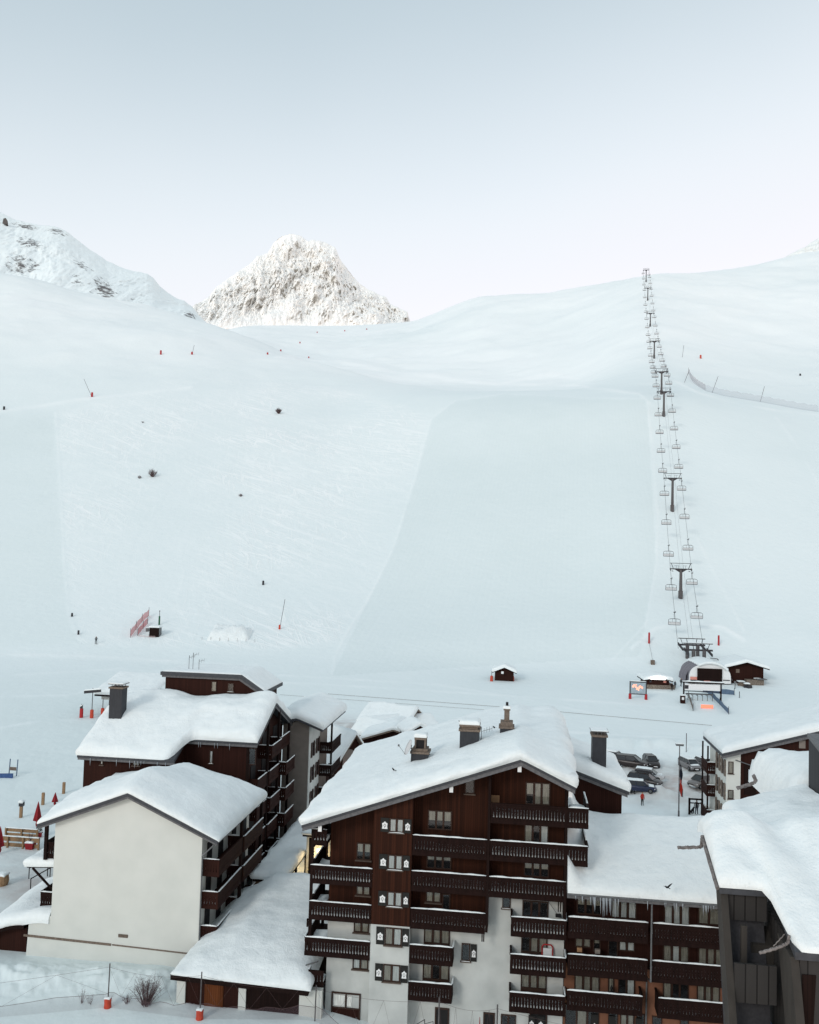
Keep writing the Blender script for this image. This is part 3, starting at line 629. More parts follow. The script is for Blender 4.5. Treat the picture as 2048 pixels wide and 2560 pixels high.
# ------------------------------------------------------------------ helpers for facades read off the photograph's measures
def wpx(F, x0, y0, x1, y1, dep):
    xm, ym = (x0+x1)/2, (y0+y1)/2
    return F.px(x0, ym, dep)[0], F.px(x1, ym, dep)[0], F.px(xm, y1, dep)[1], F.px(xm, y0, dep)[1]
def win(F, x0, y0, x1, y1, dep, par, n=2, cur='c', **k):
    s0, s1, z0, z1 = wpx(F, x0, y0, x1, y1, dep); return window(F, s0, s1, z0, z1, dep, par, n, cur, **k)
def pblk(name, F, s0, s1, d0, d1, z0, z1, m, par, label=None):
    mb = MB(); mb.box(F, s0, s1, d0, d1, z0, z1); o = mb.build(name, m, par)
    if label: o['label'] = label
    return o
def gutter_pipe(F, pts, r, m, par, name='downpipe'):
    mb = MB(); mb.path([F.w(*p) for p in pts], r, 6); return mb.build(name, m, par)

# ================================================================== the big central chalet block
FA = Frame(atY(820, 2350, 66.))
def RZ(s): return np.where(s < 13.45, 13.72+(s+2.05)*.3555, 19.23-(s-13.45)*.455)
A = thing('apartment_building', 'large brown and white chalet block with carved balconies, centre of the foreground', 'building', FA.w(8, 8, 0), -YAW)
mb = MB(); mb.prism(FA, [(-.31, -3.5), (16.75, -3.5), (16.75, 9.4), (11.27, 9.4), (11.27, 6.85), (-.31, 6.85)], 1.3, 21); mb.build('plaster_wall', 'white', A)
mb = MB(); mb.prism(FA, [(-.31, 6.85), (11.27, 6.85), (11.27, 9.4), (16.75, 9.4), (16.75, float(RZ(16.75))-.36), (13.45, 18.87), (-.31, float(RZ(-.31))-.36)], 1.3, 21); mb.build('wooden_wall', 'wood', A)
mb = MB(); mb.box(FA, 3.08, 5.87, 0, 1.298, -3.5, 6.85); mb.build('plaster_bay', 'white', A)
mb = MB(); mb.prism(FA, [(3.08, 6.85), (5.87, 6.85), (5.87, float(RZ(5.87))-.36), (3.08, float(RZ(3.08))-.36)], 0, 1.298); mb.build('wooden_bay', 'wood', A)
mb = MB(); mb.box(FA, 11.20, 11.38, -.02, 1.298, 6.9, float(RZ(11.3))-.38); mb.box(FA, 16.6, 16.78, -.02, 1.298, 8.2, float(RZ(16.7))-.38)
mb.build('wooden_fin', 'wood2', A)
sL, sA_, sR = -2.05, 13.45, 17.25
zL, zA, zR_ = float(RZ(sL)), 19.23, float(RZ(sR))
mb = MB(); mb.prism(FA, [(sL, zL), (sA_, zA), (sR, zR_), (sR, zR_-.24), (sA_, zA-.24), (sL, zL-.24)], -.75, 21.6)
roof = mb.build('roof', 'fascia', A)
mb = MB(); mb.prism(FA, [(sL+.05, zL-.241), (sA_, zA-.241), (sR-.05, zR_-.241), (sR-.05, zR_-.50), (sA_, zA-.52), (sL+.05, zL-.50)], -.68, -.56); mb.build('fascia', 'soffit', roof)
snow(FA, sL-.02, sR+.05, -.78, 21.7, lambda s, d: RZ(s)-.02, 1.15, 1.25, nz=.26, oh=.30, seed=11, parent=roof, name='roof_snow',
     Tf=lambda s, d: .62+.45*np.clip((d+1)/3.5, 0, 1)-.55*np.exp(-((s-13.2)/2.4)**2)*np.clip((d-3)/8, 0, 1)+.75*np.clip((s-14.2)/2.2, 0, 1)*np.clip((d-1)/4, 0, 1), nscale=4.5)
for k, (s, lab) in enumerate(((-.75, None), (8.6, None), (13.35, None), (16.9, None))):
    z = float(RZ(s))-.52; pblk('purlin', FA, s-.13, s+.13, -.5, 1.298, z-.40, z-.0, 'wood2', A); 
    pblk('beam_end', FA, s-.13, s+.13, -.53, -.502, z-.42, z-.01, 'whitep', A)
# bargeboard brackets, dark posts at the outer left corner
for (s, d_, z0, z1) in ((-1.38, .12, 4.3, float(RZ(-1.38))-.25), (-1.38, 4.6, 4.3, float(RZ(-1.38))-.25), (-.42, 4.6, 4.3, float(RZ(-.4))-.25)):
    pblk('post', FA, s-.10, s+.10, d_-.10, d_+.10, z0, z1, 'post', A)
for s in (-1.55, -1.28): pblk('bracket', FA, s-.05, s+.05, -.03, .10, 6.3, 6.86, 'post', A)
# balconies on the left
for zr, wrap in ((10.72, 1), (8.17, 1), (5.62, 1)):
    x0 = -1.45 if zr > 6 else -1.7
    balcony(FA, x0, 3.07, 0, 1.29, zr, A, 'fl', h=1.32, capf='f' if zr > 6 else 'fl', snowh=.42)
    balcony(FA, x0, -.33, 1.30, 5.0, zr, A, 'lb', h=1.32, capf='l', snowh=.5)
balcony(FA, -1.45, -.33, .05, 5.0, 13.25, A, 'fl', capf='fl', snowh=.3, h=1.1)
balcony(FA, -1.45, -.33, .5, 5.0, 3.07, A, 'fl', capf='l', snowh=.2, gap=.6, h=1.1)
# balconies of the middle field
for zr, s1 in ((13.3, 11.19), (10.8, 11.19), (8.2, 11.19)):
    balcony(FA, 5.9, s1, 0, 1.29, zr, A, 'f', h=1.42, gap=.42, snowh=.22)
for zr in (5.68, 3.13): balcony(FA, 5.9, 8.97, 0, 1.29, zr, A, 'fr', h=1.32, gap=.5, capf='fr', snowh=.35)
for s in (11.0, 11.12): pblk('bracket', FA, s-.04, s+.04, -.03, .08, 6.25, 6.77, 'post', A)
# balconies of the right field, the two upper ones run round the corner
for zr in (15.9, 13.3):
    balcony(FA, 11.4, 18.2, 0, 1.29, zr, A, 'fr', h=1.42, gap=.8, snowh=.5, capf='f' if zr < 15 else '')
    balcony(FA, 16.8, 18.2, 1.30, 4.6, zr, A, 'r', h=1.42, snowh=.45, capf='r')
    snow_strip(FA.w(16.8, 0, zr), FA.w(18.2, 0, zr), .2, .14, 3.3, A, 'rail_snow')
balcony(FA, 11.4, 16.75, 0, 1.29, 10.78, A, 'f', h=1.42, gap=.6, snowh=.3)
for s in (16.25, 16.4): pblk('bracket', FA, s-.04, s+.04, -.03, .08, 8.7, 9.35, 'post', A)
for zr in (8.2, 5.65, 3.07): balcony(FA, 13.0, 16.82, -.15, 1.29, zr, A, 'flr', h=1.36, gap=.9, capf='fr', snowh=.38)
# windows: left field (behind the balconies), bay, middle and right fields
d1 = 1.3
win(FA, 892, 2107, 928, 2150, d1, A, 2, 'dd'); win(FA, 891, 2212, 926, 2238, d1, A, 2, 'DD', snowsill=False)
win(FA, 885, 2302, 923, 2331, d1, A, 2, 'DD'); win(FA, 882, 2394, 921, 2423, d1, A, 2, 'cD')
for i, (x0, y0, x1, y1, l0, l1, r0, r1) in enumerate(((974, 2046, 1010, 2081, 952, 970, 1010, 1029), (970, 2137, 1007, 2174, 948, 966, 1007, 1025), (968, 2229, 1006, 2266, 946, 962, 1007, 1023),
                                                    (962, 2319, 1005, 2363, 941, 961, 1005, 1023), (958, 2411, 1001, 2454, 938, 958, 1001, 1020))):
    win(FA, x0, y0, x1, y1, 0, A, 2, 'cc' if i < 3 else 'Dc', snowsill=i in (0, 1, 2))
    s0, s1, z0, z1 = wpx(FA, x0, y0, x1, y1, 0)
    shutter(FA, FA.px(l0, y0+20)[0], s0-.02, z0+.0, z1, 0, A); shutter(FA, s1+.02, FA.px(r1, y0+20)[0], z0-.0, z1, 0, A)
win(FA, 1070, 2026, 1130, 2074, d1, A, 3, 'ddd', sill=False)
win(FA, 1067, 2126, 1129, 2172, d1, A, 3, 'ddd', sill=False)
win(FA, 1065, 2221, 1103, 2256, d1, A, 2, 'DD'); win(FA, 1106, 2234, 1126, 2276, d1, A, 1, '.', name='balcony_door', sill=False)
win(FA, 1060, 2313, 1125, 2368, d1, A, 3, 'DDD', lower=.25, name='balcony_door', sill=False); win(FA, 1057, 2406, 1124, 2458, d1, A, 3, 'D.D', lower=.25, name='balcony_door', sill=False)
win(FA, 1163, 1948, 1187, 1984, d1, A, 1, '.'); win(FA, 1256, 2238, 1277, 2270, d1, A, 1, '.', snowsill=True)
win(FA, 1154, 2358, 1176, 2402, d1, A, 1, '.', snowsill=True)
s0 = FA.px(1176, 2380, d1)[0]; shutter(FA, s0+.04, s0+.46, FA.px(1180, 2403, d1)[1], FA.px(1180, 2360, d1)[1], d1, A)
win(FA, 1314, 1956, 1376, 2012, d1, A, 3, 'dDD', sill=False); win(FA, 1311, 2058, 1372, 2107, d1, A, 3, 'D.c', sill=False)
win(FA, 1310, 2150, 1373, 2192, d1, A, 3, 'ddd', sill=False); win(FA, 1306, 2252, 1371, 2300, d1, A, 3, '...', sill=False, lower=.2, name='balcony_door')
win(FA, 1303, 2338, 1369, 2392, d1, A, 3, '.DD', sill=False, lower=.3, name='balcony_door'); win(FA, 1302, 2433, 1367, 2482, d1, A, 3, 'DDD', sill=False, lower=.3, name='balcony_door')
s0, s1, z0, z1 = wpx(FA, 1227, 1988, 1249, 2009, d1)
pblk('notice_board', FA, s0, s1, d1-.05, d1-.002, z0, z1, 'tan', A)
# ground floor: garage door with a window band, dark doors
def door(F, x0, y0, x1, y1, dep, par, m='frame', zb=None, glz=False):
    s0, s1, z0, z1 = wpx(F, x0, y0, x1, y1, dep); z0 = z0 if zb is None else zb
    mb = MB(); mb.box(F, s0, s0+.1, dep-.1, dep-.002, z0, z1); mb.box(F, s1-.1, s1, dep-.1, dep-.002, z0, z1); mb.box(F, s0+.1, s1-.1, dep-.1, dep-.002, z1-.1, z1)
    o = mb.build('door', 'frame', par); m_ = MB(); top = z1-.1 if not glz else z1-1.15
    m_.box(F, s0+.1, s1-.1, dep-.06, dep-.003, z0, top); m_.build('door_leaf', m, o)
    if glz:
        n = MB(); n.box(F, s0+.1, s1-.1, dep-.08, dep-.003, top+.001, top+.09); n.box(F, (s0+s1)/2-.05, (s0+s1)/2+.05, dep-.08, dep-.003, top+.091, z1-.101); n.build('transom', 'frame', o)
        g = MB(); 
        for a, b in ((s0+.18, (s0+s1)/2-.09), ((s0+s1)/2+.09, s1-.65)): g.box(F, a, b, dep-.05, dep-.04, top+.2, z1-.2)
        g.build('pane', 'curtain', o)
    h = MB(); h.box(F, s1-.32, s1-.20, dep-.11, dep-.061, z0+1.0, z0+1.05); h.build('handle', 'metal', o)
    return o
door(FA, 828, 2481, 901, 2575, d1, A, 'wood3', zb=-1.4, glz=True)
door(FA, 1087, 2519, 1123, 2590, d1, A, 'dark', zb=-1.4); door(FA, 1208, 2531, 1237, 2590, d1, A, 'dark', zb=-1.4); door(FA, 1323, 2530, 1368, 2600, d1, A, 'dark', zb=-1.4)
win(FA, 1252, 2536, 1290, 2580, d1, A, 2, '..')
for x in (1329, 1352):
    s = FA.px(x, 2556, d1-.15)[0]; shutter(FA, s-.22, s+.24, -.2, .95, d1-.1, A)
gutter_pipe(FA, [(-.9, 1.2, 3.4), (-1.75, .9, 3.2), (-1.8, .9, 0)], .05, 'metal', A)
# things left on the balconies
ch = thing('folded_chair', 'red and white folding chair leaning on the plaster wall of a right-hand balcony', 'chair', FA.w(15.6, 1.0, 4.65), -YAW)
mb = MB(); mb.path([FA.w(15.25, .9, 4.65), FA.w(15.22, 1.15, 5.75), FA.w(15.35, 1.17, 5.92), FA.w(15.85, 1.17, 5.92), FA.w(15.98, 1.15, 5.75), FA.w(15.95, .9, 4.65)], .045, 6); mb.build('frame', 'redpad', ch)
mb = MB(); mb.box(FA, 15.30, 15.90, 1.08, 1.12, 4.9, 5.7); mb.build('seat', 'whitep', ch)
o = thing('broom', 'long-handled broom leaning on the wall of the upper right-hand balcony', 'broom', FA.w(16.4, .9, 7.2), -YAW)
mb = MB(); mb.tube(FA.w(16.25, .75, 8.2), FA.w(15.1, 1.2, 9.55), .022); mb.build('handle', 'metal', o); mb = MB(); mb.box(FA, 16.1, 16.5, .65, .85, 8.05, 8.25); mb.build('head', 'blackc', o)
def bird(name, label, p, rz, fly=False):
    o = thing(name, label, 'bird', p, rz); o.scale = (.7, .7, .7); mb = MB()
    sz = .19
    mb.lathe((0, 0, 0), [(.01, -.02), (.07, .03), (.10, .12), (.085, .2), (.05, .27), (.055, .33), (.02, .38)], 8)
    b = mb.build('body', 'blackc', o, True); b.matrix_parent_inverse = Matrix(); b.rotation_euler = (math.radians(-50 if not fly else -80), 0, 0)
    t = MB(); t.add([(-.04, -.05, .02), (.04, -.05, .02), (.06, -.28, -.02), (-.06, -.28, -.02), (-.04, -.05, .05), (.04, -.05, .05), (.05, -.28, 0), (-.05, -.28, 0)], [(0, 1, 2, 3), (4, 7, 6, 5), (0, 4, 5, 1), (3, 2, 6, 7), (0, 3, 7, 4), (1, 5, 6, 2)])
    q = t.build('tail', 'blackc', o); q.matrix_parent_inverse = Matrix()
    if fly:
        for s in (-1, 1):
            t = MB(); t.add([(s*.05, .16, .03), (s*.05, -.05, .03), (s*.35, -.06, .20), (s*.62, -.02, .30), (s*.66, .04, .31), (s*.36, .14, .19)] + [(s*.05, .16, .0), (s*.05, -.05, .0), (s*.35, -.06, .18), (s*.62, -.02, .285), (s*.66, .04, .295), (s*.36, .14, .17)],
                  [(0, 1, 2, 5), (5, 2, 3, 4), (6, 11, 8, 7), (11, 10, 9, 8), (0, 5, 11, 6), (5, 4, 10, 11), (4, 3, 9, 10), (3, 2, 8, 9), (2, 1, 7, 8)])
            q = t.build('wing', 'blackc', o); q.matrix_parent_inverse = Matrix()
    for ch in o.children: ch.scale = (1, 1, 1)
    return o
# chimneys
def chimney(F, s0, s1, d0, d1, z0, z1, label, cap='slab', loc=None):
    c = thing('chimney', label, 'chimney', F.w((s0+s1)/2, (d0+d1)/2, z0), -F.yaw, 'chimneys')
    mb = MB(); mb.box(F, s0, s1, d0, d1, z0, z1); mb.build('stack', 'slate', c)
    mb = MB(); mb.box(F, s0-.10, s1+.10, d0-.10, d1+.10, z1+.001, z1+.16); mb.build('collar', 'cap', c)
    w_ = s1-s0; dd = d1-d0
    if cap == 'slab':
        mb = MB()
        for a in (.12, .38, .64, .9):
            for e in (.12, .88): mb.tube(F.w(s0+w_*a, d0+dd*e, z1+.16), F.w(s0+w_*a, d0+dd*e, z1+.42), .03)
        mb.build('cap_rods', 'metal', c); mb = MB(); mb.box(F, s0-.14, s1+.16, d0-.12, d1+.12, z1+.42, z1+.48); mb.build('cap_plate', 'metal', c)
        snow(F, s0-.12, s1+.12, d0-.1, d1+.1, lambda s, d: 0*s+z1+.482, .10, .15, step=.3, seed=3, parent=c, name='cap_snow', oh=.02)
    elif cap == 'house':
        mb = MB(); mb.box(F, s0+.05, s1-.05, d0+.05, d1-.05, z1+.161, z1+.36)
        a0, a1, b0, b1 = s0+w_*.16, s1-w_*.16, d0+dd*.14, d1-dd*.14; t = .12; zt = z1+1.02
        for (p, q) in ((a0, a0+t), (a1-t, a1)):
            for (u, v) in ((b0, b0+t), (b1-t, b1)): mb.box(F, p, q, u, v, z1+.361, zt)
        mb.box(F, a0-.02, a1+.02, b0-.02, b1+.02, zt+.001, zt+.2); mb.build('cowl', 'cap', c)
        mb = MB(); mb.box(F, a0+t, a1-t, b0+t, b1-t, z1+.361, zt); mb.build('flue', 'dark', c)
        snow(F, a0-.05, a1+.05, b0-.05, b1+.05, lambda s, d: 0*s+zt+.202, .28, .2, step=.3, seed=5, parent=c, name='cap_snow', oh=.04)
    elif cap == 'wide':
        mb = MB(); mb.box(F, s0+.1, s1-.1, d0+.1, d1-.1, z1+.161, z1+.36); mb.box(F, s0-.06, s1+.06, d0-.06, d1+.06, z1+.361, z1+.50); mb.build('cowl', 'cap', c)
        snow(F, s0-.04, s1+.04, d0-.04, d1+.04, lambda s, d: 0*s+z1+.502, .34, .3, step=.3, seed=6, parent=c, name='cap_snow', oh=.05)
    else:
        mb = MB(); mb.box(F, s0+.02, s1-.02, d0+.02, d1-.02, z1+.161, z1+.5); mb.box(F, s0+w_*.3, s1-w_*.3, d0+dd*.3, d1-dd*.3, z1+.501, z1+1.35); mb.box(F, s0+w_*.24, s1-w_*.24, d0+dd*.24, d1-dd*.24, z1+1.351, z1+1.5); mb.build('cowl', 'cap', c)
        snow(F, s0+w_*.22, s1-w_*.22, d0+dd*.22, d1-dd*.22, lambda s, d: 0*s+z1+1.502, .22, .15, step=.3, seed=7, parent=c, name='cap_snow', oh=.03)
        b_ = MB(); b_.box(F, (s0+s1)/2-.1, (s0+s1)/2+.1, (d0+d1)/2-.2, (d0+d1)/2+.2, z1+1.6, z1+1.95); b_.build('pot', 'dark', c)
    return c
s0, z0 = FA.px(1149, 1873, 4.5); s1 = FA.px(1197, 1860, 4.5)[0]; zt = FA.px(1173, 1829, 4.5)[1]
chimney(FA, s0, s1, 4.5, 6.0, z0-1.8, zt, 'wide grey clad chimney with thick snow cap, middle one on the big chalet roof', 'wide')
s0, z0 = FA.px(1028, 1905, 4.5); s1 = FA.px(1070, 1890, 4.5)[0]; zt = FA.px(1050, 1885, 4.5)[1]
chimney(FA, s0, s1, 4.5, 5.9, z0-1.8, zt, 'stone-topped chimney beside the satellite dish on the big chalet roof', 'house')
s0, z0 = FA.px(1250, 1834, 6.5); s1 = FA.px(1283, 1820, 6.5)[0]; zt = FA.px(1268, 1822, 6.5)[1]
chimney(FA, s0, s1, 6.5, 7.7, z0-1.8, zt, 'small stepped stone chimney near the ridge of the big chalet roof', 'step')
# satellite dishes and aerials
def dish(F, s, d_, z, r, az, label, postz):
    o = thing('satellite_dish', label, 'satellite dish', F.w(s, d_, z), -F.yaw); c = F.w(s, d_, z)
    ax = np.array([math.sin(az)*math.cos(.4), math.cos(az)*math.cos(.4), math.sin(.4)]); e = np.cross(ax, ZZ); e /= np.linalg.norm(e); g = np.cross(e, ax)
    P = np.array([[c+(e*math.cos(t)+g*math.sin(t))*r*q + ax*(.22*q*q-.22+k)*r for t in np.linspace(0, 2*math.pi, 21)] for k in (0, -.06) for q in (([.01, .35, .7, 1.] if k == 0 else [1., .7, .35, .01]))])
    mb = MB(); mb.grid(P); mb.build('reflector', 'dish', o, True)
    mb = MB(); mb.tube(c-g*r*.9-ax*.0, c+ax*r*1.15-g*r*.25, .018); mb.lathe(c+ax*r*1.15-g*r*.25-ZZ*.08, [(.03, 0), (.07, .02), (.07, .14), (.03, .17)], 8); mb.build('feed_arm', 'metal', o)
    mb = MB(); b = c-ax*.25*r; mb.tube(b, b-ax*.15, .03); mb.tube(b-ax*.15+ZZ*.3, (b-ax*.15)*np.array([1, 1, 0])+ZZ*postz, .03); mb.build('mast', 'dmetal', o)
    return o
s, z = FA.px(1020, 1868, 4.3); dish(FA, s, 4.3, z, .62, math.radians(-100), 'large white satellite dish on the left side of a roof chimney', z-1.6)
def aerial(F, s, d_, z0, h, label, n=5, boom=.8):
    o = thing('aerial', label, 'aerial', F.w(s, d_, z0), -F.yaw)
    mb = MB(); mb.tube(F.w(s, d_, z0), F.w(s, d_, z0+h), .025); mb.build('mast', 'dmetal', o)
    mb = MB(); mb.tube(F.w(s, d_, z0+h*.85), F.w(s+boom, d_+.2, z0+h*.95), .018)
    for k in range(n):
        q = k/(n-1)*boom; c = F.w(s+q, d_+.2*k/(n-1), z0+h*(.85+.1*k/(n-1))); mb.tube(c-ZZ*.18-F.v*.1, c+ZZ*.18+F.v*.1, .012)
    mb.build('antenna', 'metal', o); return o
s, z = FA.px(1203, 1855, 4.6); aerial(FA, s, 4.8, z-1.2, 2.3, 'thin television aerial on a mast beside the wide grey chimney')
for lab, x, y, dd in (('small black bird standing on the left snow slope of the big chalet roof', 985, 1953, 3.2),):
    s, z = FA.px(x, y, dd); zz_ = float(RZ(np.array(s)))+1.12; bird('bird', lab, FA.w(s, dd, zz_), 1.0)
s, z = FA.px(1152, 1806, 4.6); bird('bird', 'small black bird perched on the wide grey chimney', FA.w(s, 5., z-.1), 2.0)
s, z = FA.px(1237, 1820, 5.4); bird('bird', 'small black bird on the snow left of the stepped stone chimney', FA.w(s, 5.4, z-.0), 2.4)

# ================================================================== the lower block to its right, with the icicles
FR = Frame(FA.w(0, 0, 0))
B_ = thing('apartment_building', 'low dark brown block with orange plaster and icicles, right of the big chalet', 'building', FR.w(22, 6, 0), -YAW)
EZ = 10.35; SR1 = 29.5
mb = MB(); mb.box(FR, 16.80, SR1, 1.4, 12, 4.68, 10.1); mb.build('wooden_wall', 'wood3', B_)
mb = MB(); mb.box(FR, 16.80, SR1, 1.4, 12, -3.5, 4.679); mb.build('plaster_wall', 'orange', B_)
mb = MB(); mb.prism_s(FR, [(-.7, EZ), (8.6, EZ+2.15), (12.6, EZ+.6), (12.6, EZ+.3), (8.6, EZ+1.85), (-.7, EZ-.42)], 16.80, SR1); rf = mb.build('roof', 'soffit', B_)
mb = MB(); mb.tube(FR.w(16.9, -.78, EZ-.12), FR.w(SR1, -.78, EZ-.12), .09, 8); mb.build('gutter', 'metal', rf)
snow(FR, 16.82, 28.6, -.85, 12.6, lambda s, d: EZ+.02+np.where(d < 8.6, (d+.7)*.2312, 2.15-(d-8.6)*.38) + 2.2*np.exp(-((s-16.8)/1.1)**2)*np.clip((d-.5)/3, 0, 1), 1.0, 1.1, 'f', nz=.30, oh=.10, seed=23, parent=rf, name='roof_snow', Tf=lambda s, d: .45+.55*np.clip((d+1)/4, 0, 1)+1.4*np.clip((17.8-s), 0, 1), nscale=5)
rs = np.random.RandomState(3)
for k in range(46):
    s = 16.95+11.3*(rs.rand()**1.25) if k > 14 else 18.6+rs.rand()*1.6
    L = (.2+.55*rs.rand()) if k > 14 else .5+.9*rs.rand()
    mb = MB(); mb.tube(FR.w(s, -.80+rs.rand()*.06, EZ-.14), FR.w(s+.01, -.80, EZ-.16-L), .035+.03*rs.rand(), 5, .004); mb.build('icicle', 'ice', B_)
for x in (1517, 1631, 1744): 
    s, z = FR.px(x, 2241, -.6); pblk('beam_end', FR, s-.13, s+.13, -.66, -.6, z-.1, z+.08, 'whitep', B_)
gutter_pipe(FR, [(22.55, -.7, EZ-.2), (22.55, -.3, EZ-.6), (22.55, -.3, 4.6), (22.5, 1.25, 4.2), (22.5, 1.25, 0)], .06, 'metal', B_)
for zr in (8.47, 5.95):
    balcony(FR, 16.95, 22.35, -.1, 1.39, zr, B_, 'f', h=1.45, gap=.35, snowh=.2); balcony(FR, 22.65, SR1, -.1, 1.39, zr, B_, 'f', h=1.45, gap=.35, snowh=.2)
balcony(FR, 16.95, 22.05, -.1, 1.39, 3.5, B_, 'fr', h=1.35, gap=.35, snowh=.3); balcony(FR, 23.1, 27.9, -.1, 1.39, 3.5, B_, 'fl', h=1.35, gap=.35, snowh=.3)
for k in range(3): pass
WD = [(1442, 2236, 1505, 2286, 3, 'ddd'), (1528, 2238, 1592, 2296, 3, 'ccc'), (1660, 2248, 1725, 2312, 3, 'ccc'), (1745, 2258, 1800, 2312, 2, 'DD'),
      (1438, 2329, 1478, 2368, 2, 'DD'), (1483, 2334, 1502, 2380, 1, 'd'), (1520, 2345, 1545, 2395, 1, '.'), (1547, 2338, 1588, 2378, 2, 'cc'), (1657, 2348, 1723, 2405, 3, 'DcD'), (1745, 2358, 1810, 2412, 3, 'DDD'),
      (1436, 2422, 1500, 2480, 3, 'DDD'), (1520, 2428, 1536, 2482, 1, 'D'), (1545, 2432, 1588, 2488, 2, '.c'), (1657, 2446, 1722, 2504, 3, 'D..'), (1742, 2450, 1800, 2512, 3, 'DDD'),
      (1412, 2512, 1498, 2590, 3, '.D.'), (1520, 2528, 1545, 2600, 1, '.'), (1550, 2530, 1586, 2590, 2, 'DD'), (1590, 2534, 1612, 2600, 1, '.'), (1630, 2540, 1655, 2600, 1, '.'), (1700, 2548, 1722, 2600, 1, '.')]
for x0, y0, x1, y1, n, c in WD: win(FR, x0, y0, x1, y1, 1.4, B_, n, c, sill=False)
for x in (1487, 1531, 1598):
    s = FR.px(x, 2550, 1.2)[0]; shutter(FR, s-.24, s+.24, -.25, 1.35, 1.3, B_)
for (x, y, lab, m) in ((1449, 2374, 'pale flower box hanging on an upper balcony of the icicle block', 'tan'), (1494, 2378, 'round wicker basket hanging on an upper balcony of the icicle block', 'greyp')):
    s, z = FR.px(x, y, .5); o = MB(); o.box(FR, s-.17, s+.17, .4, .6, z-.14, z+.14); o.mi = 0; q = o.build('flower_box', m); tag(q, lab, 'flower box')
s, z = FR.px(1670, 2220, -2.0); bird('bird', 'black bird in flight in front of the snowy eave above the icicles', FR.w(s, -2.0, z), .6, True)
o = thing('christmas_decoration', 'small dark figure standing on the lower left balcony in front of the orange wall', 'decoration', FR.w(20.1, .9, 2.5), -YAW)
mb = MB(); mb.lathe(FR.w(20.05, .7, 2.5), [(.02, 0), (.24, .02), (.16, .45), (.20, .7), (.06, .85), (.10, 1.0), (.03, 1.2)], 8); mb.build('body', 'dark', o)

# the brown gable with the tall chimney behind
C_ = thing('wooden_annex', 'plain brown boarded annex with tall slim chimney, behind the chalet corner', 'building', FA.w(19.5, 13, 0), -YAW)
DZ = 10.
def CZ(s): return 16.55-(s-17.4)*.338
mb = MB(); mb.prism(FA, [(16.9, 5), (21.6, 5), (21.6, CZ(21.6)-.3), (16.9, CZ(16.9)-.3)], DZ, DZ+9); mb.build('wall', 'wood3', C_)
mb = MB(); mb.prism(FA, [(16.8, CZ(16.8)), (22.1, CZ(22.1)), (22.1, CZ(22.1)-.3), (16.8, CZ(16.8)-.3)], DZ-.6, DZ+9.5); r_ = mb.build('roof', 'fascia', C_)
mb = MB(); mb.prism(FA, [(16.8, CZ(16.8)-.301), (22.0, CZ(22.0)-.301), (22.0, CZ(22.)-.55), (16.8, CZ(16.8)-.55)], DZ-.5, DZ-.4); mb.build('fascia', 'soffit', r_)
snow(FA, 16.85, 22.15, DZ-.65, DZ+9.5, lambda s, d: CZ(s), .95, .9, 'rfb', seed=31, parent=r_, name='roof_snow', oh=.15, nz=.2)
s0 = FA.px(1481, 1900, 10.6)[0]; s1 = FA.px(1516, 1900, 10.6)[0]; zt = FA.px(1498, 1843, 10.6)[1]
chimney(FA, s0, s1, 10.6, 12.0, CZ(s0)-.5, zt, 'tall slim grey clad chimney with a flat metal cap above the brown annex', 'slab')

# ================================================================== left: the white gable
FW = Frame(atY(505, 2200, 72.))
Wt = thing('apartment_building', 'building with a blank cream gable wall and deep snow roof, front left', 'building', FW.w(-6, 6, 0), -YAW)
def GZ(s): return np.where(s < -6.12, 10.93+(s+13.57)*.388, 13.82-(s+6.12)*.432)
def GW(s, d): return GZ(s) - .19*np.clip(np.asarray(d)-3., 0, 20)*np.clip(1-np.abs(np.asarray(s)+6.12)/7.4, 0, 1)
mb = MB(); mb.prism(FW, [(-12.35, -1.5), (-.1, -1.5), (-.1, float(GZ(-.1))-.3), (-6.12, 13.5), (-12.35, float(GZ(-12.35))-.3)], 0, 2.9); mb.prism(FW, [(-12.35, -1.5), (-.1, -1.5), (-.1, float(GZ(-.1))-.3), (-6.12, 11.6), (-12.35, float(GZ(-12.35))-.3)], 2.901, 12.6); mb.build('wall', 'cream', Wt)
mb = MB(); mb.prism(FW, [(-14.4, -1.5), (-12.351, -1.5), (-12.351, 3.6), (-14.2, 2.9)], 0, .35); mb.build('wall_stub', 'cream', Wt)
(a0, a1), (b0, b1), (c0, c1) = FW.px(60, 2335), FW.px(278, 2359), FW.px(512, 2387); mb = MB(); mb.prism(FW, [(a0, a1), (a0, a1-.17), (b0, b1-.17), (b0, b1)], -.06, -.002); mb.prism(FW, [(b0+.1, b1-.03), (b0+.1, b1-.13), (c0, c1-.1), (c0, c1)], -.05, -.002); mb.build('plinth_ledge', 'cap', Wt)
s0, s1, z0, z1 = wpx(FW, 296, 2336, 320, 2344, 0); mb = MB(); mb.box(FW, s0, s1, -.04, -.002, z0, z1)
for k in range(6): mb.box(FW, s0+.02, s1-.02, -.06, -.0401, z0+.03+k*.042, z0+.05+k*.042)
mb.build('vent', 'cap', Wt)
mb = MB()
for (a, b) in ((-13.6, -6.12), (-6.12, 1.35)):
    mb.hull8([FW.w(s, d, float(GW(s, d))+z) for z in (-.26, .0) for d in (-.65, 3.) for s in (a, b)]); mb.hull8([FW.w(s, d, float(GW(s, d))+z) for z in (-.26, .0) for d in (3.001, 12.7) for s in (a, b)])
rf = mb.build('roof', 'fascia', Wt)
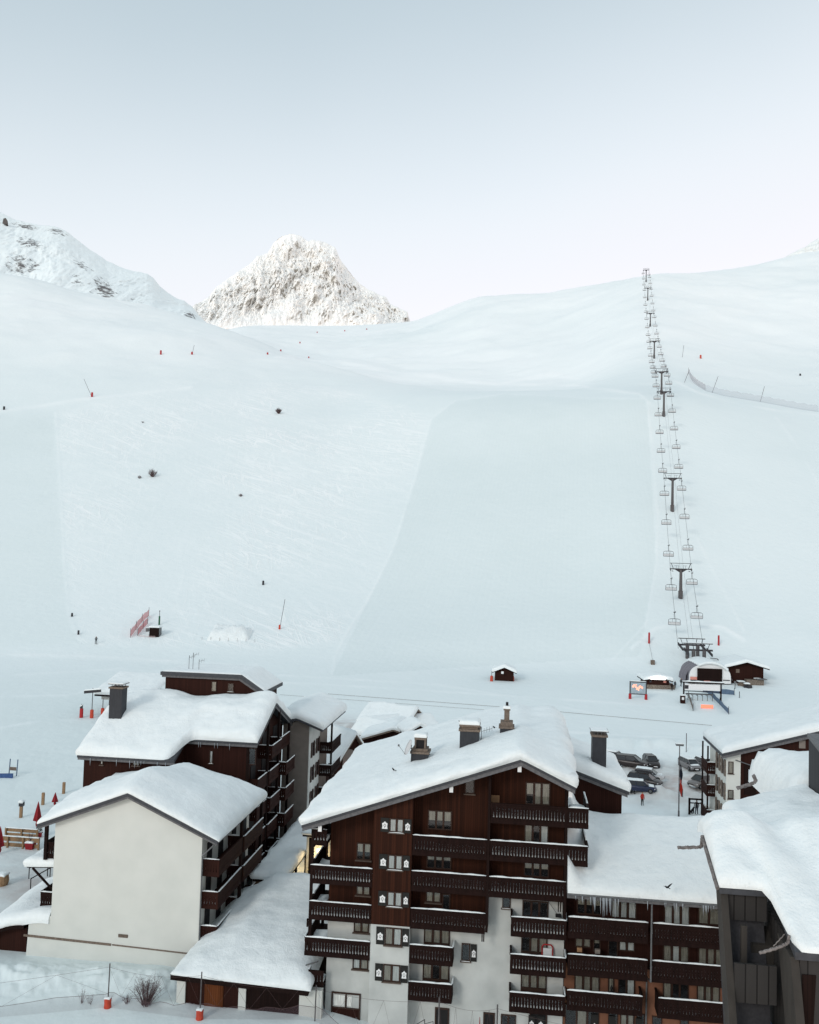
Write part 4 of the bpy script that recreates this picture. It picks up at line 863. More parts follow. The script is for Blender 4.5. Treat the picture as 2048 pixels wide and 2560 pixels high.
mb = MB(); mb.prism(FW, [(-13.5, float(GZ(-13.5))-.261), (-6.12, 13.559), (1.3, float(GZ(1.3))-.261), (1.3, float(GZ(1.3))-.42), (-6.12, 13.38), (-13.5, float(GZ(-13.5))-.42)], -.58, -.5); mb.build('fascia', 'soffit', rf)
snow(FW, -13.6, 1.45, -.6, 12.9, lambda s, d: GW(s, d)-.03, 1.25, 1.2, 'lrfb', nz=.3, oh=.16, seed=41, parent=rf, name='roof_snow', nscale=5,
     Tf=lambda s, d: .55+.65*np.clip((d+.6)/4, 0, 1)+.35*np.exp(-((s+5.4)/1.5)**2-((d-12)/2.6)**2)-.3*np.exp(-((s+8.6)/1.4)**2-((d-12)/3)**2)-.45*np.clip((s+1.2)/2.2, 0, 1))
gutter_pipe(FW, [(.9, -.1, 10.1), (-.0, -.12, 9.2), (.02, -.12, .5)], .06, 'metal', Wt)
for zr in (8.85, 6.35, 3.7):
    balcony(FW, -.09, 1.25, .35, 6.2, zr, Wt, 'fr', h=1.35, boards='wood3', gap=.5, capf='fr' if zr < 8 else 'f', snowh=.3 if zr < 8 else 0)
    balcony(FW, -.09, 1.35, 6.5, 12.2, zr, Wt, 'fr', h=1.35, boards='wood3', gap=.5, capf='fr', snowh=.3 if zr < 8 else 0)
for d_ in (6.35, 12.3): pblk('post', FW, 1.0, 1.25, d_-.12, d_+.12, 0, 10.2, 'post', Wt)
for d_ in (1.2, 4., 7.5, 10.5):
    for z in (7.85, 5.35, 2.7): pblk('door', FW, -.099, -.03, d_, d_+1.1, z, z+1.95, 'dark', Wt)
# its balconies on the left flank
for zr, d0_, e in ((8.9, 1.5, -1.55), (5.0, 1.2, -1.6), (3.2, .6, -1.5)):
    balcony(FW, -12.36+e, -12.352, d0_, d0_+4.5, zr, Wt, 'fl', h=1.3, gap=.9, snowh=.4, capf='f' if zr < 8 else '')
pblk('post', FW, -13.95, -13.7, 1.3, 1.55, 7.5, 10.2, 'post', Wt)
mb = MB(); mb.prism(FW, [(-15.5, 6.9), (-12.352, 7.1), (-12.352, 6.85), (-15.5, 6.65)], 1.6, 7); pr = mb.build('porch_roof', 'post', Wt)
mb = MB(); mb.beam(FW.w(-15.1, 1.8, 6.6), FW.w(-13.2, 1.8, 4.9), .14, .14); mb.build('brace', 'post', pr)
snow(FW, -15.6, -12.36, 1.4, 7.1, lambda s, d: 7.0+(s+12.36)*.06, .7, .6, 'lf', seed=43, parent=pr, name='porch_snow', nz=.3)

# ---- the long brown block behind it
Fk = thing('apartment_building', 'tall brown boarded block with stepped snow roof, behind the cream gable', 'building', FW.w(-8, 20, 0), -YAW)
def BZ(d): return np.where(d < 21.8, 13.55+(d-12.3)*.44, 17.73-(d-21.8)*.44)
mb = MB(); mb.prism_s(FW, [(13.0, -1), (29, -1), (29, float(BZ(29))-.3), (21.8, 17.45), (13.0, float(BZ(13.0))-.3)], -16.6, -7.9); mb.build('wall', 'wood3', Fk)
mb = MB(); mb.prism_s(FW, [(16.0, -1), (29, -1), (29, float(BZ(29))-.3), (21.8, 17.45), (16.0, float(BZ(16.0))-.3)], -7.899, -1.5); mb.build('wall', 'wood3', Fk)
mb = MB()
for a, b, c in ((-16.95, -7.36, 12.25), (-7.359, -.35, 15.4)):
    mb.prism_s(FW, [(c, float(BZ(c))), (21.8, 17.74), (30, float(BZ(30))), (30, float(BZ(30))-.26), (21.8, 17.47), (c, float(BZ(c))-.28)], a, b)
rf = mb.build('roof', 'fascia', Fk)
mb = MB(); mb.box(FW, -16.9, -7.37, 12.30, 12.38, float(BZ(12.3))-.5, float(BZ(12.3))-.281); mb.box(FW, -7.355, -.40, 15.45, 15.53, float(BZ(15.4))-.5, float(BZ(15.4))-.281)
mb.prism_s(FW, [(15.4, float(BZ(15.4))-.281), (21.8, 17.46), (29.9, float(BZ(29.9))-.27), (29.9, float(BZ(29.9))-.5), (21.8, 17.2), (15.4, float(BZ(15.4))-.5)], -.50, -.42); mb.build('fascia', 'soffit', rf)
def stepwarp(s, d):       # the right-hand part of the eave stands back
    k = 1/(1+np.exp(-(s+7.45)*5)); return s, d + k*3.15*np.clip((21.8-d)/9.6, 0, 1)
def BZw(s, d): return BZ(stepwarp(s, d)[1])
snow(FW, -17.05, -.35, 12.2, 30.1, BZw, 1.2, 1.1, 'lrfb', step=.35, nz=.3, oh=.14, seed=51, parent=rf, name='roof_snow', nscale=4.5, warp=stepwarp,
     Tf=lambda s, d: .70+.6*np.clip((d-12)/5, 0, 1)-.62*np.exp(-((d-22.5)/2.6)**2)*np.clip((-1.5-s)/2, 0, 1)-.45*np.exp(-((s+9)/2.4)**2-((d-22)/1.5)**2)+.35*np.exp(-((s+12)/2.)**2-((d-21.6)/1.5)**2))
for (x0, y0, x1, y1, c) in ((251, 1900, 259, 1912, 'c'), (332, 1902, 350, 1914, 'D')): win(FW, x0, y0, x1, y1, 13.0, Fk, 1, c)
win(FW, 524, 1876, 533, 1908, 16.0, Fk, 1, 'c', snowsill=True); win(FW, 622, 1870, 640, 1912, 16.0, Fk, 1, '.', name='balcony_door', sill=False)
rs = np.random.RandomState(8)
for k in range(14):
    s = [-15.6, -11.7, -11.2, -10.9, -10.6, -10.3, -9, -8.2, -6.2, -6, -4.6, -4.3, -3.1, -13][k]; dd = 12.22 if s < -7.4 else 15.37; L = .25+.5*rs.rand()
    mb = MB(); mb.tube(FW.w(s, dd, float(BZ(dd))-.25), FW.w(s, dd, float(BZ(dd))-.25-L), .04, 5, .005); mb.build('icicle', 'ice', Fk)
# flank balconies, three bays on each floor, and the posts that run up to the gable
for k, zr in enumerate((13.75, 11.2, 8.55, 5.9, 3.3)):
    if zr < 13: balcony(FW, -1.49, -.45, 16.3, 19.4, zr, Fk, 'fr', h=1.35, gap=.4, capf='r', snowh=.35, boards='wood3')
    balcony(FW, -1.49, -.30 if k % 2 else -.1, 19.8, 23.4, zr, Fk, 'fr', h=1.35, gap=.5, capf='fr', snowh=.4, boards='wood3')
    balcony(FW, -1.49, .35 if k else -.3, 24.0, 27.6, zr, Fk, 'fr', h=1.35, gap=.7, capf='fr', snowh=.4, boards='wood3')
for d_ in (19.6, 23.7, 28.): pblk('post', FW, -.62, -.40, d_-.12, d_+.12, 0, float(BZ(d_))-.3, 'post', Fk)
pblk('post', FW, -1.55, -1.3, 15.85, 15.999, 0, float(BZ(16))-.3, 'post', Fk)
for d_ in (17.2, 21, 25):
    for z in (12.7, 10.2, 7.5, 4.9, 2.3): pblk('door', FW, -1.499, -1.44, d_, d_+1.6, z, min(z+1.95, 99), 'dark', Fk)
# the dormer-like penthouse on the ridge
mb = MB(); mb.prism(FW, [(-12.6, 16.8), (-2.3, 16.8), (-2.3, 18.55), (-4.5, 19.95), (-12.6, 19.95)], 22.4, 29); mb.build('penthouse_wall', 'wood3', Fk)
mb = MB(); mb.prism(FW, [(-13.0, 20.32), (-4.3, 20.32), (-1.75, 18.72), (-1.75, 18.38), (-4.4, 19.98), (-13.0, 19.98)], 21.9, 29.4); pr = mb.build('penthouse_roof', 'fascia', Fk)
mb = MB(); mb.prism(FW, [(-12.9, 19.979), (-4.4, 19.979), (-1.8, 18.37), (-1.8, 18.12), (-4.5, 19.75), (-12.9, 19.75)], 22.1, 22.18); mb.build('fascia', 'soffit', pr)
snow(FW, -12.9, -1.8, 22.3, 29.4, lambda s, d: np.where(s < -4.3, 20.33, 20.33-(s+4.3)*.627), .14, .5, seed=55, parent=pr, name='roof_snow', nz=.1, oh=.02)
win(FW, 529, 1703, 542, 1729, 22.4, Fk, 1, 'D', sill=False); win(FW, 570, 1708, 585, 1729, 22.4, Fk, 1, '.', snowsill=True)
s0 = FW.px(272, 1780, 16.)[0]; s1 = FW.px(303, 1780, 16.)[0]; zt = FW.px(288, 1722, 16.)[1]
chimney(FW, s0, s1, 16., 17.2, 15.3, zt, 'tall dark clad chimney with tilted cap on the stepped brown block', 'slab')
for i, (x, lab, h) in enumerate(((472, 'small frame aerial on the penthouse roof, left one', 1.6), (482, 'mast with little box aerial on the penthouse roof', 1.9), (497, 'low wire aerial on the penthouse roof, right one', 1.2))):
    s, z = FW.px(x, 1677, 24.); aerial(FW, s, 24., 20.3, h, lab, 3, .5)

# ---- the narrow cream end block with the shuttered flank
Tt = thing('apartment_building', 'narrow grey-cream end block with painted shutters on its flank, beyond the brown block', 'building', FW.w(1, 32, 0), -YAW)
mb = MB(); mb.prism(FW, [(-1.45, 0), (1.5, 0), (1.5, 14.1), (.3, 14.6), (-1.45, 14.2)], 29.1, 39); mb.build('wall', 'greyp', Tt)
mb = MB(); mb.box(FW, 1.501, 1.56, 29.15, 34.5, 0, 14.0); mb.build('flank_wall', 'white', Tt)
def TZf(s): return np.where(s < .3, 15.1+(s-.3)*.25, 15.1-(s-.3)*.38)
mb = MB(); mb.prism(FW, [(-2.4, float(TZf(-2.4))), (.3, 15.1), (3.2, float(TZf(3.2))), (3.2, float(TZf(3.2))-.3), (.3, 14.8), (-2.4, float(TZf(-2.4))-.3)], 28.2, 41.5); rf = mb.build('roof', 'fascia', Tt)
snow(FW, -2.5, 3.3, 28.15, 41.6, lambda s, d: TZf(s), .95, .9, nz=.3, seed=61, parent=rf, name='roof_snow', oh=.2)
for z in (11.2, 8.5, 5.8):
    for d_ in (30.3, 32.8):
        mb = MB()
        for a in (0, 1.25): mb.prism_s(FW, [(d_+a-.28, z-.8), (d_+a+.28, z-.8), (d_+a+.33, z-.2), (d_+a+.2, z+.1), (d_+a+.33, z+.5), (d_+a+.2, z+.85), (d_+a-.2, z+.85), (d_+a-.33, z+.5), (d_+a-.2, z+.1), (d_+a-.33, z-.2)], 1.561, 1.66)
        mb.build('shutter', 'frame', Tt)
        mb = MB(); mb.box(FW, 1.561, 1.60, d_+.3, d_+.95, z-.7, z+.75); mb.build('window', 'darkglass', Tt)
for zr in (11.3, 8.7, 6.1, 3.5): balcony(FW, 1.57, 3.0, 34.6, 40, zr, Tt, 'fr', h=1.3, gap=1., capf='fr' if zr < 11 else '', snowh=.2)
pblk('post', FW, 2.8, 3.0, 34.7, 34.9, 2, 14.0, 'post', Tt)

# ================================================================== garages and the covered walkway in the alley
G = thing('garage', 'low garage block under one huge smooth sweep of snow, between the two big buildings', 'garage', FA.w(-6.5, 6, 0), -YAW)
def GaZ(s, d): return 2.4+(np.asarray(d)+.6)*.128*np.clip((np.asarray(s)+11.6)/4.2, 0, 1)-(s+11)*.028
mb = MB(); mb.box(FA, -10.6, -1.85, .55, 14, -.8, 1.75); mb.build('back_wall', 'dark', G)
for k, (a, b) in enumerate(((-11.1, -10.45), (-6.45, -5.9), (-1.95, -.32))):
    mb = MB(); mb.box(FA, a, b, 0, .5, -.9, 1.9 if k else 2.1); mb.build('pillar', 'cream', G)
mb = MB(); mb.box(FA, -10.449, -6.451, .12, .25, -.8, 1.95); mb.build('door', 'wood3', G)
mb = MB(); mb.box(FA, -9.0, -7.6, .05, .119, -.7, 1.9); g_ = mb.build('door', 'tan', G); g_['label'] = 'orange-brown garage door'; M['gdoor'] = plank_mat('orange_brown_boards', (.11, .035, .012)); g_.data.materials[0] = M['gdoor']
mb = MB(); mb.box(FA, -5.899, -1.951, .12, .25, -.8, 1.8); mb.build('door', 'wood2', G)
mb = MB()
for a, b in ((-11.4, -7.4), (-7.399, -1.2)): mb.hull8([FA.w(s, d, float(GaZ(s, d))+z) for z in (-.42, 0) for d in (-.55, 14.5) for s in (a, b)])
rf = mb.build('roof', 'post', G)
snow(FA, -11.3, -1.0, -.65, 14.6, lambda s, d: GaZ(s, d)+.01, 1.0, 1.5, 'lrfb', nz=.32, oh=.15, seed=71, parent=rf, name='roof_snow', nscale=5, sag=.32,
     Tf=lambda s, d: .70+.45*np.clip(d/4, 0, 1)*np.clip((s+11)/3.5, 0, 1)+.35*np.clip((s+6)/5, 0, 1)+.0*s, step=.35)
Wk = thing('covered_walkway', 'snow-covered canopy over a lit passage running along the alley', 'canopy', FA.w(-8, 22, 0), -YAW)
mb = MB(); mb.box(FA, -10.0, -7.0, 14.9, 33, 3.75, 4.05); rf = mb.build('roof', 'post', Wk)
snow(FA, -10.1, -6.9, 14.7, 33.2, lambda s, d: 4.06+0*s, .75, .8, nz=.3, seed=73, parent=rf, name='roof_snow', oh=.2, nscale=3)
for d_ in (15.5, 19.5, 23.5, 27.5, 31.5): pblk('post', FA, -7.3, -7.1, d_, d_+.2, -.5, 3.749, 'post', Wk)
mb = MB(); mb.box(FA, -10.0, -9.8, 14.9, 33, -.5, 3.749); mb.build('wall', 'cream', Wk)
mb = MB(); mb.box(FA, -8.6, -8.2, 20, 21.2, 3.62, 3.745); mb.box(FA, -8.6, -8.2, 26, 27.2, 3.62, 3.745); M['lampwarm'] = mat('warm_lamp', (1., .72, .36), emit=6.); mb.build('ceiling_lamp', 'lampwarm', Wk)
for d_ in (20.6, 26.6):
    l = bpy.data.lights.new('passage_lamp', 'POINT'); l.energy = 110; l.color = (1, .72, .38); l.shadow_soft_size = .3
    o = bpy.data.objects.new('passage_lamp', l); COL.objects.link(o); o.location = Vector(FA.w(-8.4, d_, 3.3)); o.parent = Wk; o.matrix_parent_inverse = Wk.matrix_world.inverted()
o = thing('entrance_wall', 'lit sand-coloured wall with a wooden post at the end of the passage beside the big chalet', 'wall', FA.w(-3.6, 21, 0), -YAW)
mb = MB(); mb.box(FA, -6.7, -1.6, 21.5, 21.8, -.5, 6.2); mb.build('wall', 'cream', o)
for s_q in (-6.2, -4.6): pblk('post', FA, s_q-.12, s_q+.12, 20.9, 21.1, -.5, 6.0, 'post', o)
mb = MB(); mb.box(FA, -6.9, -1.5, 20.6, 22.2, 6.201, 6.4); mb.build('roof', 'post', o); snow(FA, -6.9, -1.5, 20.5, 22.3, lambda s, d: 6.41+0*s, .4, .5, seed=75, parent=o, name='roof_snow')
mb = MB(); mb.box(FA, -5.6, -5.2, 21.3, 21.49, 4.6, 4.9); mb.build('wall_lamp', 'lampwarm', o)
l = bpy.data.lights.new('wall_lamp_light', 'POINT'); l.energy = 90; l.color = (1, .72, .38); l.shadow_soft_size = .2
q = bpy.data.objects.new('wall_lamp_light', l); COL.objects.link(q); q.location = Vector(FA.w(-5.4, 20.6, 4.4)); q.parent = o; q.matrix_parent_inverse = o.matrix_world.inverted()

# low lean-to at the far left edge
Ln = thing('shed', 'low brown shed with a sagging snow roof at the left edge beside the cream wall', 'shed', FW.w(-17, 2, 0), -YAW)
def LnZ(s, d): return 2.75-(s+14.6)**2*.11-.03*d
mb = MB(); 
for k in range(8):
    a, b = -19.4+k*.6, -19.4+(k+1)*.6
    mb.hull8([FW.w(s, d, (float(LnZ(s, 0))-.26) if z else -1.2) for z in (0, 1) for d in (.5, 5) for s in (a, b)])
mb.build('wall', 'wood3', Ln)
SS = np.linspace(-19.8, -14.5, 14); mb = MB(); mb.grid(np.array([[FW.w(s, d, float(LnZ(s, d))) for d in (-.2, 6)] for s in SS])); mb.grid(np.array([[FW.w(s, d, float(LnZ(s, d))-.28) for d in (-.2, 6)] for s in SS])); mb.grid(np.array([[FW.w(s, -.2, float(LnZ(s, -.2))-z) for z in (0, .28)] for s in SS]))
rf = mb.build('roof', 'wood2', Ln)
snow(FW, -22, -12.5, -.1, 7.5, lambda s, d: LnZ(np.maximum(s, -20.5), d)+.01+np.clip(s+14.6, 0, 3)*.35+np.clip(d-2, 0, 9)*.12, 1.0, .9, 'lf', nz=.35, seed=77, parent=rf, name='roof_snow', oh=.12)

# ================================================================== near building, lower right
FN = Frame((13.35, 38.)); q_ = FN.px(2022, 1950, 13.)[0]; SF = FN.px(1928, 2250, -.6)[0]
Nn = thing('apartment_building', 'dark grey clad building with slanted fins and drifted snow, nearest, at the right edge', 'building', FN.w(5, 3, 8), -YAW)
def fin(s0, s1, d_top, z_top, d_bot, z_bot, back, name='fin'):
    mb = MB(); mb.prism_s(FN, [(d_top, z_top), (d_bot, z_bot), (d_bot-1.5, -2), (d_bot-1.5+back, -2), (d_bot+back, z_bot), (d_top+back, z_top+.2)], s0, s1); return mb.build(name, 'nearfin', Nn)
fin(-.06, .22, -.15, 19.8, -4.6, 9.0, 1.0); fin(SF-.02, SF+.28, -3.3, 18.5, -7.6, 7.5, 1.7)
mb = MB(); mb.prism_s(FN, [(1.2, 20.5), (-2.6, 9), (-6, -2), (-5, -2), (-1.4, 9), (2.4, 20.5)], .23, SF); mb.build('back_wall', 'dmetal', Nn)
for (zt, zb, dd) in ((20.0, 18.50, -.05), (17.35, 15.85, -1.5), (14.6, 13.1, -2.8), (12.0, 10.4, -4.)):
    mb = MB(); mb.box(FN, .221, SF, dd, dd+.12, zb, zt); o = mb.build('balcony_parapet', 'nearmetal', Nn)
    mb = MB(); mb.box(FN, .385, SF-.005, dd+.121, 1.19, zb+.15, zb+.4); mb.build('balcony_floor', 'nearfin', o)
    if zt < 20: snow_strip(FN.w(.4, dd+.3, zb+.4), FN.w(SF-.05, dd+.3, zb+.4), .3, .12, 4, o)
pblk('post', FN, .62, .84, -.9, -.7, 16, 18.6, 'nearfin', Nn)
mb = MB(); mb.prism_s(FN, [(.1, 16.2), (1.15, 16.2), (1.15, 17.9), (.1, 17.5)], 1.25, 2.3); mb.build('plaster_panel', 'nearfin', Nn)
mb = MB(); mb.box(FN, SF+.32, 14, -3.3, 2, -2, 18.6); mb.build('wall', 'nearmetal', Nn)
mb = MB(); mb.hull8([FN.w(a, d, z) for z, q0, q1 in ((12.5, .55, .75), (17.9, .50, 1.0)) for d in (-3.34, -3.305) for a in (SF+q0-.1, SF+q1-.1)]); mb.build('recess_wall', 'wood2', Nn)
mb = MB(); mb.hull8([FN.w(s, d, 20.02+.36*d+z) for z in (-.28, 0) for d in (-.35, 3.0) for s in (-.12, SF+.1)]); mb.hull8([FN.w(s, d, 20.02+.36*d+z) for z in (-.28, 0) for d in (-3.5, 3.0) for s in (SF+.101, 14)])
mb.hull8([FN.w(s, d, z) for z in (15, 19.8) for d in (5.0, 13) for s in (FN.px(1852, 2012, 9)[0]+.3, 14)]); mb.hull8([FN.w(s, d, z) for z in (15, 19.2) for d in (13.6, 21.5) for s in (FN.px(1892, 1909, 20)[0]+.6, 16)])
rf = mb.build('roof', 'fascia', Nn)
def fw(s, d):     # the front edge steps forward to the right of the second fin
    k = 1/(1+np.exp(-(s-SF)*15)); return s, d - k*3.1*np.clip((3.8-d)/4.2, 0, 1)
def NZ(s, d):
    s_, d_ = fw(s, d); return np.where(d_ < 3.0, 20.04+.36*d_, 21.1-(d_-3.0)*.25)
snow(FN, -.15, 14, -.4, 4.3, NZ, .8, .8, 'lfb', step=.22, nz=.45, oh=.10, seed=81, parent=rf, name='roof_snow', warp=fw, nscale=3.4,
     Tf=lambda s, d: .40+.55*np.clip((d+.4)/2.5, 0, 1)-.45*np.exp(-((s-3.5-(2-d)*.5)/.8)**2)*np.clip((d+1.2)/2, 0, 1)+.45*np.clip((s-4.4)/1.5, 0, 1)+.25*np.exp(-((s-1.2)/.8)**2-((d-2.5)/1)**2))
snow(FN, FN.px(1852, 2012, 9)[0], q_-.1, 4.0, 13.2, lambda s, d: 19.6+.16*np.clip(s-3.9, 0, 5)+0*d, 1.0, 1.4, 'l', step=.3, nz=.4, oh=.05, seed=83, parent=rf, name='roof_snow', nscale=4,
     Tf=lambda s, d: .7+.35*np.clip((s-4)/3, 0, 1))
snow(FN, FN.px(1892, 1909, 20)[0], 16, 13.0, 22., lambda s, d: 19.2+0*s, 2.75, 2.2, 'lfb', step=.3, nz=.3, oh=.1, seed=85, parent=rf, name='roof_snow', nscale=4)
# corrugated stair tower at the edge of the frame
mb = MB(); mb.prism_s(FN, [(4.5, 14), (13., 14), (13., 23.75), (4.5, 22.0)], q_, 14); mb.build('stair_tower', 'claddark', Nn)
mb = MB(); mb.prism_s(FN, [(4.4, 22.01), (13.1, 23.80), (13.1, 24.0), (4.4, 22.2)], q_-.06, 14); mb.box(FN, q_-.05, q_-.001, 4.5, 11, 14, 20.2); mb.build('tower_roof', 'metal', Nn)
def edgeice(pts, r):
    mb = MB(); pts = [np.array(p) for p in pts]; P = []
    for a, b in zip(pts[:-1], pts[1:]):
        n = 10; P += [a+(b-a)*k/n + np.array([0, 0, .02*math.sin(k*2.3)]) for k in range(n)]
    P.append(pts[-1])
    for a, b in zip(P[:-1], P[1:]): r0_ = r*random.uniform(.9, 1.1); mb.tube(a, b, r0_, 8, r0_)
    return mb.build('icy_gutter', 'cap', Nn)
M['icygut'] = mat('frosted_gutter', (.16, .145, .14), .7, .5, 5)
for pts, r in (([FN.w(-.2, -.3, 19.8), FN.w(-.2, 2.9, 20.95)], .085), ([FN.w(-.2, 2.9, 20.95), FN.w(-.22, 3.0, 20.45), FN.w(-1.25, 3.0, 20.35)], .075)):
    edgeice(pts, r).data.materials[0] = M['icygut']
Ya = 50.; edgeice([atY(1843, 1971, Ya), atY(1885, 1958, Ya), atY(1890, 1952, Ya), atY(1884, 1938, Ya)], .10).data.materials[0] = M['icygut']
Ya = 34.6; edgeice([atY(1899, 2383, Ya), atY(1950, 2368, Ya), atY(1970, 2358, Ya), atY(1974, 2338, Ya)], .06).data.materials[0] = M['icygut']
edgeice([atY(1934, 2366, Ya), atY(1962, 2336, Ya)], .02).data.materials[0] = M['icygut']
mb = MB(); mb.box(FN, 2.05, 2.4, .2, 1.1, 13.5, 14.3); mb.build('tarpaulin', 'blue', Nn)

# ================================================================== far right chalet by the car park
FF = Frame(atY(1815, 2000, 105.))
Rr = thing('chalet_building', 'brown and cream chalet block with painted shutters beside the car park', 'building', FF.w(5, 5, 0), -YAW)
def FZ(s): return 11.75+(s+.5)*.292
mb = MB(); mb.prism(FF, [(1.6, 0), (13, 0), (13, FZ(13)-.35), (1.6, FZ(1.6)-.35)], 0, 8.8); mb.build('wall', 'wood3', Rr)
mb = MB(); mb.prism(FF, [(0, 0), (1.599, 0), (1.599, FZ(1.599)-.35), (0, FZ(0)-.35)], 0, 8.8); mb.build('plaster_wall', 'cream', Rr)
mb = MB(); mb.prism(FF, [(-.7, FZ(-.7)), (13, FZ(13)), (13, FZ(13)-.33), (-.7, FZ(-.7)-.33)], -.8, 9.6); rf = mb.build('roof', 'fascia', Rr)
mb = MB(); mb.prism(FF, [(-.65, FZ(-.65)-.331), (13, FZ(13)-.331), (13, FZ(13)-.65), (-.65, FZ(-.65)-.65)], -.7, -.6); mb.build('fascia', 'soffit', rf)
snow(FF, -.65, 20, -.85, 9.7, lambda s, d: FZ(np.minimum(s, 13)), .9, .9, 'lfb', nz=.3, seed=91, parent=rf, name='roof_snow', oh=.15)
win(FF, 1821, 1904, 1834, 1934, 0, Rr, 1, 'D'); win(FF, 1820, 1975, 1834, 1997, 0, Rr, 1, 'D')
mb = MB(); mb.box(FF, 2.0, 3.3, -.05, -.002, 7., 10.4); mb.build('door', 'wood2', Rr); mb = MB(); mb.box(FF, 8, 8.7, -.06, -.002, 12.6, 13.5); mb.build('vent', 'greyp', Rr)
for z in (9.8, 7.1, 4.4):
    for d_ in (1.2, 4.0):
        mb = MB()
        for a in (-.75, .75): mb.prism_s(FF, [(d_+a-.30, z-.9), (d_+a+.30, z-.9), (d_+a+.42, z-.3), (d_+a+.25, z), (d_+a+.42, z+.4), (d_+a+.25, z+.95), (d_+a-.25, z+.95), (d_+a-.42, z+.4), (d_+a-.25, z), (d_+a-.42, z-.3)], -.12, -.002)
        mb.build('shutter', 'cap', Rr); mb = MB(); mb.box(FF, -.06, -.002, d_-.38, d_+.38, z-.8, z+.8); mb.build('window', 'darkglass', Rr)
for zr in (9.3, 6.6, 3.6): balcony(FF, -1.0, -.002, 5.6, 9, zr, Rr, 'fl', h=1.4, gap=1., capf='f', snowh=.2, boards='wood3')
pblk('post', FF, -.95, -.78, 5.7, 5.9, 0, 11.2, 'post', Rr); pblk('post', FF, -.95, -.78, 8.8, 9.0, 0, 11.2, 'post', Rr)
gutter_pipe(FF, [(1., -.15, 10.9), (5.3, -.15, 9.6), (5.4, -.15, 5)], .06, 'metal', Rr)

# ================================================================== small chalets of the hamlet behind the big roof
def hut(name, label, px0, px1, pyb, Y, h, depth, roofT=.6, yaw=.12, slope=.42, wallm='wood3', over=.6, cat='hut', snowT=.6, group=None, face=True):
    a = atY(px0, pyb, Y); b = atY(px1, pyb, Y); F = Frame((a[0], a[1]), yaw); W_ = np.hypot(*(b-a)[:2]); zg = a[2]-.3
    o = thing(name, label, cat, F.w(W_/2, depth/2, zg), -yaw, group)
    top = zg+h; rz = W_/2*slope
    mb = MB(); mb.prism(F, [(0, zg-1.5), (W_, zg-1.5), (W_, top), (W_/2, top+rz), (0, top)], 0, depth); mb.build('wall', wallm, o)
    f_ = lambda s: top+rz+.12-np.abs(s-W_/2)*slope
    mb = MB(); mb.prism(F, [(-over, float(f_(-over))), (W_/2, top+rz+.14), (W_+over, float(f_(-over))), (W_+over, float(f_(-over))-.15), (W_/2, top+rz-.02), (-over, float(f_(-over))-.15)], -over, depth+over*.5); r_ = mb.build('roof', 'post', o)
    snow(F, -over, W_+over, -over, depth+over*.5, lambda s, d: f_(s)+.02, snowT, .45, step=.4, nz=.25, seed=int(px0) % 97, parent=r_, name='roof_snow', oh=.08)
    return o, F, W_, zg, top
hut('wooden_hut', 'small lone brown hut under a snow cap, on the piste edge in mid-field', 1237, 1284, 1702, tp(1258, 1702)[1], 2.3, 4.0, yaw=.1, snowT=.75)
o = bpy.data.objects[-1] if False else None
F = Frame(tp(1258, 1702), .1); hs = [q for q in bpy.data.objects if q.get('label', '').startswith('small lone brown hut')][0]
p = tp(1256, 1704)
mb = MB(); mb.box(WF, p[0]-.3, p[0]+.2, p[1]-.35, p[1]-.28, p[2]+1.7, p[2]+2.2); mb.build('sign_plate', 'whitep', hs)
for x, lb in ((1229, 'left'), (1282, 'right')):
    p = tp(x, 1703); o = thing('padded_post', 'orange-red padded post at the %s corner of the lone hut' % lb, 'post', p, 0, 'padded posts'); mb = MB(); mb.lathe(p-ZZ*.3, [(.3, 0), (.32, .3), (.30, 1.3), (.18, 1.5)], 8); mb.build('padding', 'orangepad', o)
    mb = MB(); mb.tube(p, p+ZZ*2.2, .06); mb.build('pole', 'metal', o)
# steep-roofed chalet with the arched gable
def steep(label, ridge_px, ridge_py, Y, w_, h, dep, yaw, zdown, wallm='wood3', arch=False, cat='chalet', wr=None):
    wr = wr or w_
    p = atY(ridge_px, ridge_py, Y); F = Frame((p[0], p[1]), yaw); zr = p[2]
    o = thing('chalet', label, cat, F.w(0, dep/2, zr-zdown), -yaw)
    f_ = lambda s: zr-np.abs(s)*h
    mb = MB(); mb.prism(F, [(-w_, -1), (wr, -1), (wr, float(f_(wr))-.3), (0, zr-.3), (-w_, float(f_(w_))-.3)], .3, dep); mb.build('wall', wallm, o)
    mb = MB(); mb.prism(F, [(-w_-.5, float(f_(w_+.5))), (0, zr), (wr+.5, float(f_(wr+.5))), (wr+.5, float(f_(wr+.5))-.25), (0, zr-.27), (-w_-.5, float(f_(w_+.5))-.25)], -.4, dep+.4); r_ = mb.build('roof', 'cap', o)
    snow(F, -w_-.5, wr+.5, -.42, dep+.4, lambda s, d: f_(s), .5, .4, step=.35, nz=.35, seed=int(ridge_px) % 91, parent=r_, name='roof_snow', oh=.06)
    return o, F, zr
o, F, zr = steep('small chalet with steep snow roof, arched gable and a red lamp, behind the big roof', 888, 1834, 118., 2.9, 1.35, 9, -.62, 7, wr=1.2)
mb = MB(); P = [(-.6+1.0*math.cos(a), zr-3.2+1.2*math.sin(a)) for a in np.linspace(0, math.pi, 9)] + [(-1.6, zr-6.5), (.4, zr-6.5)]; mb.prism(F, P, .2, .29); mb.build('arched_door', 'greyp', o)
M['redlamp'] = mat('red_lamp', (1., .12, .06), emit=5.); mb = MB(); mb.lathe(F.w(-1.1, .05, zr-4.2), [(.03, 0), (.16, .1), (.16, .3), (.03, .4)], 8); mb.build('red_lamp', 'redlamp', o)
steep('tiny dormer-shaped chalet roof edged in dark wood, half buried in snow', 966, 1806, 132., 2.0, .75, 4.5, -.9, 4)
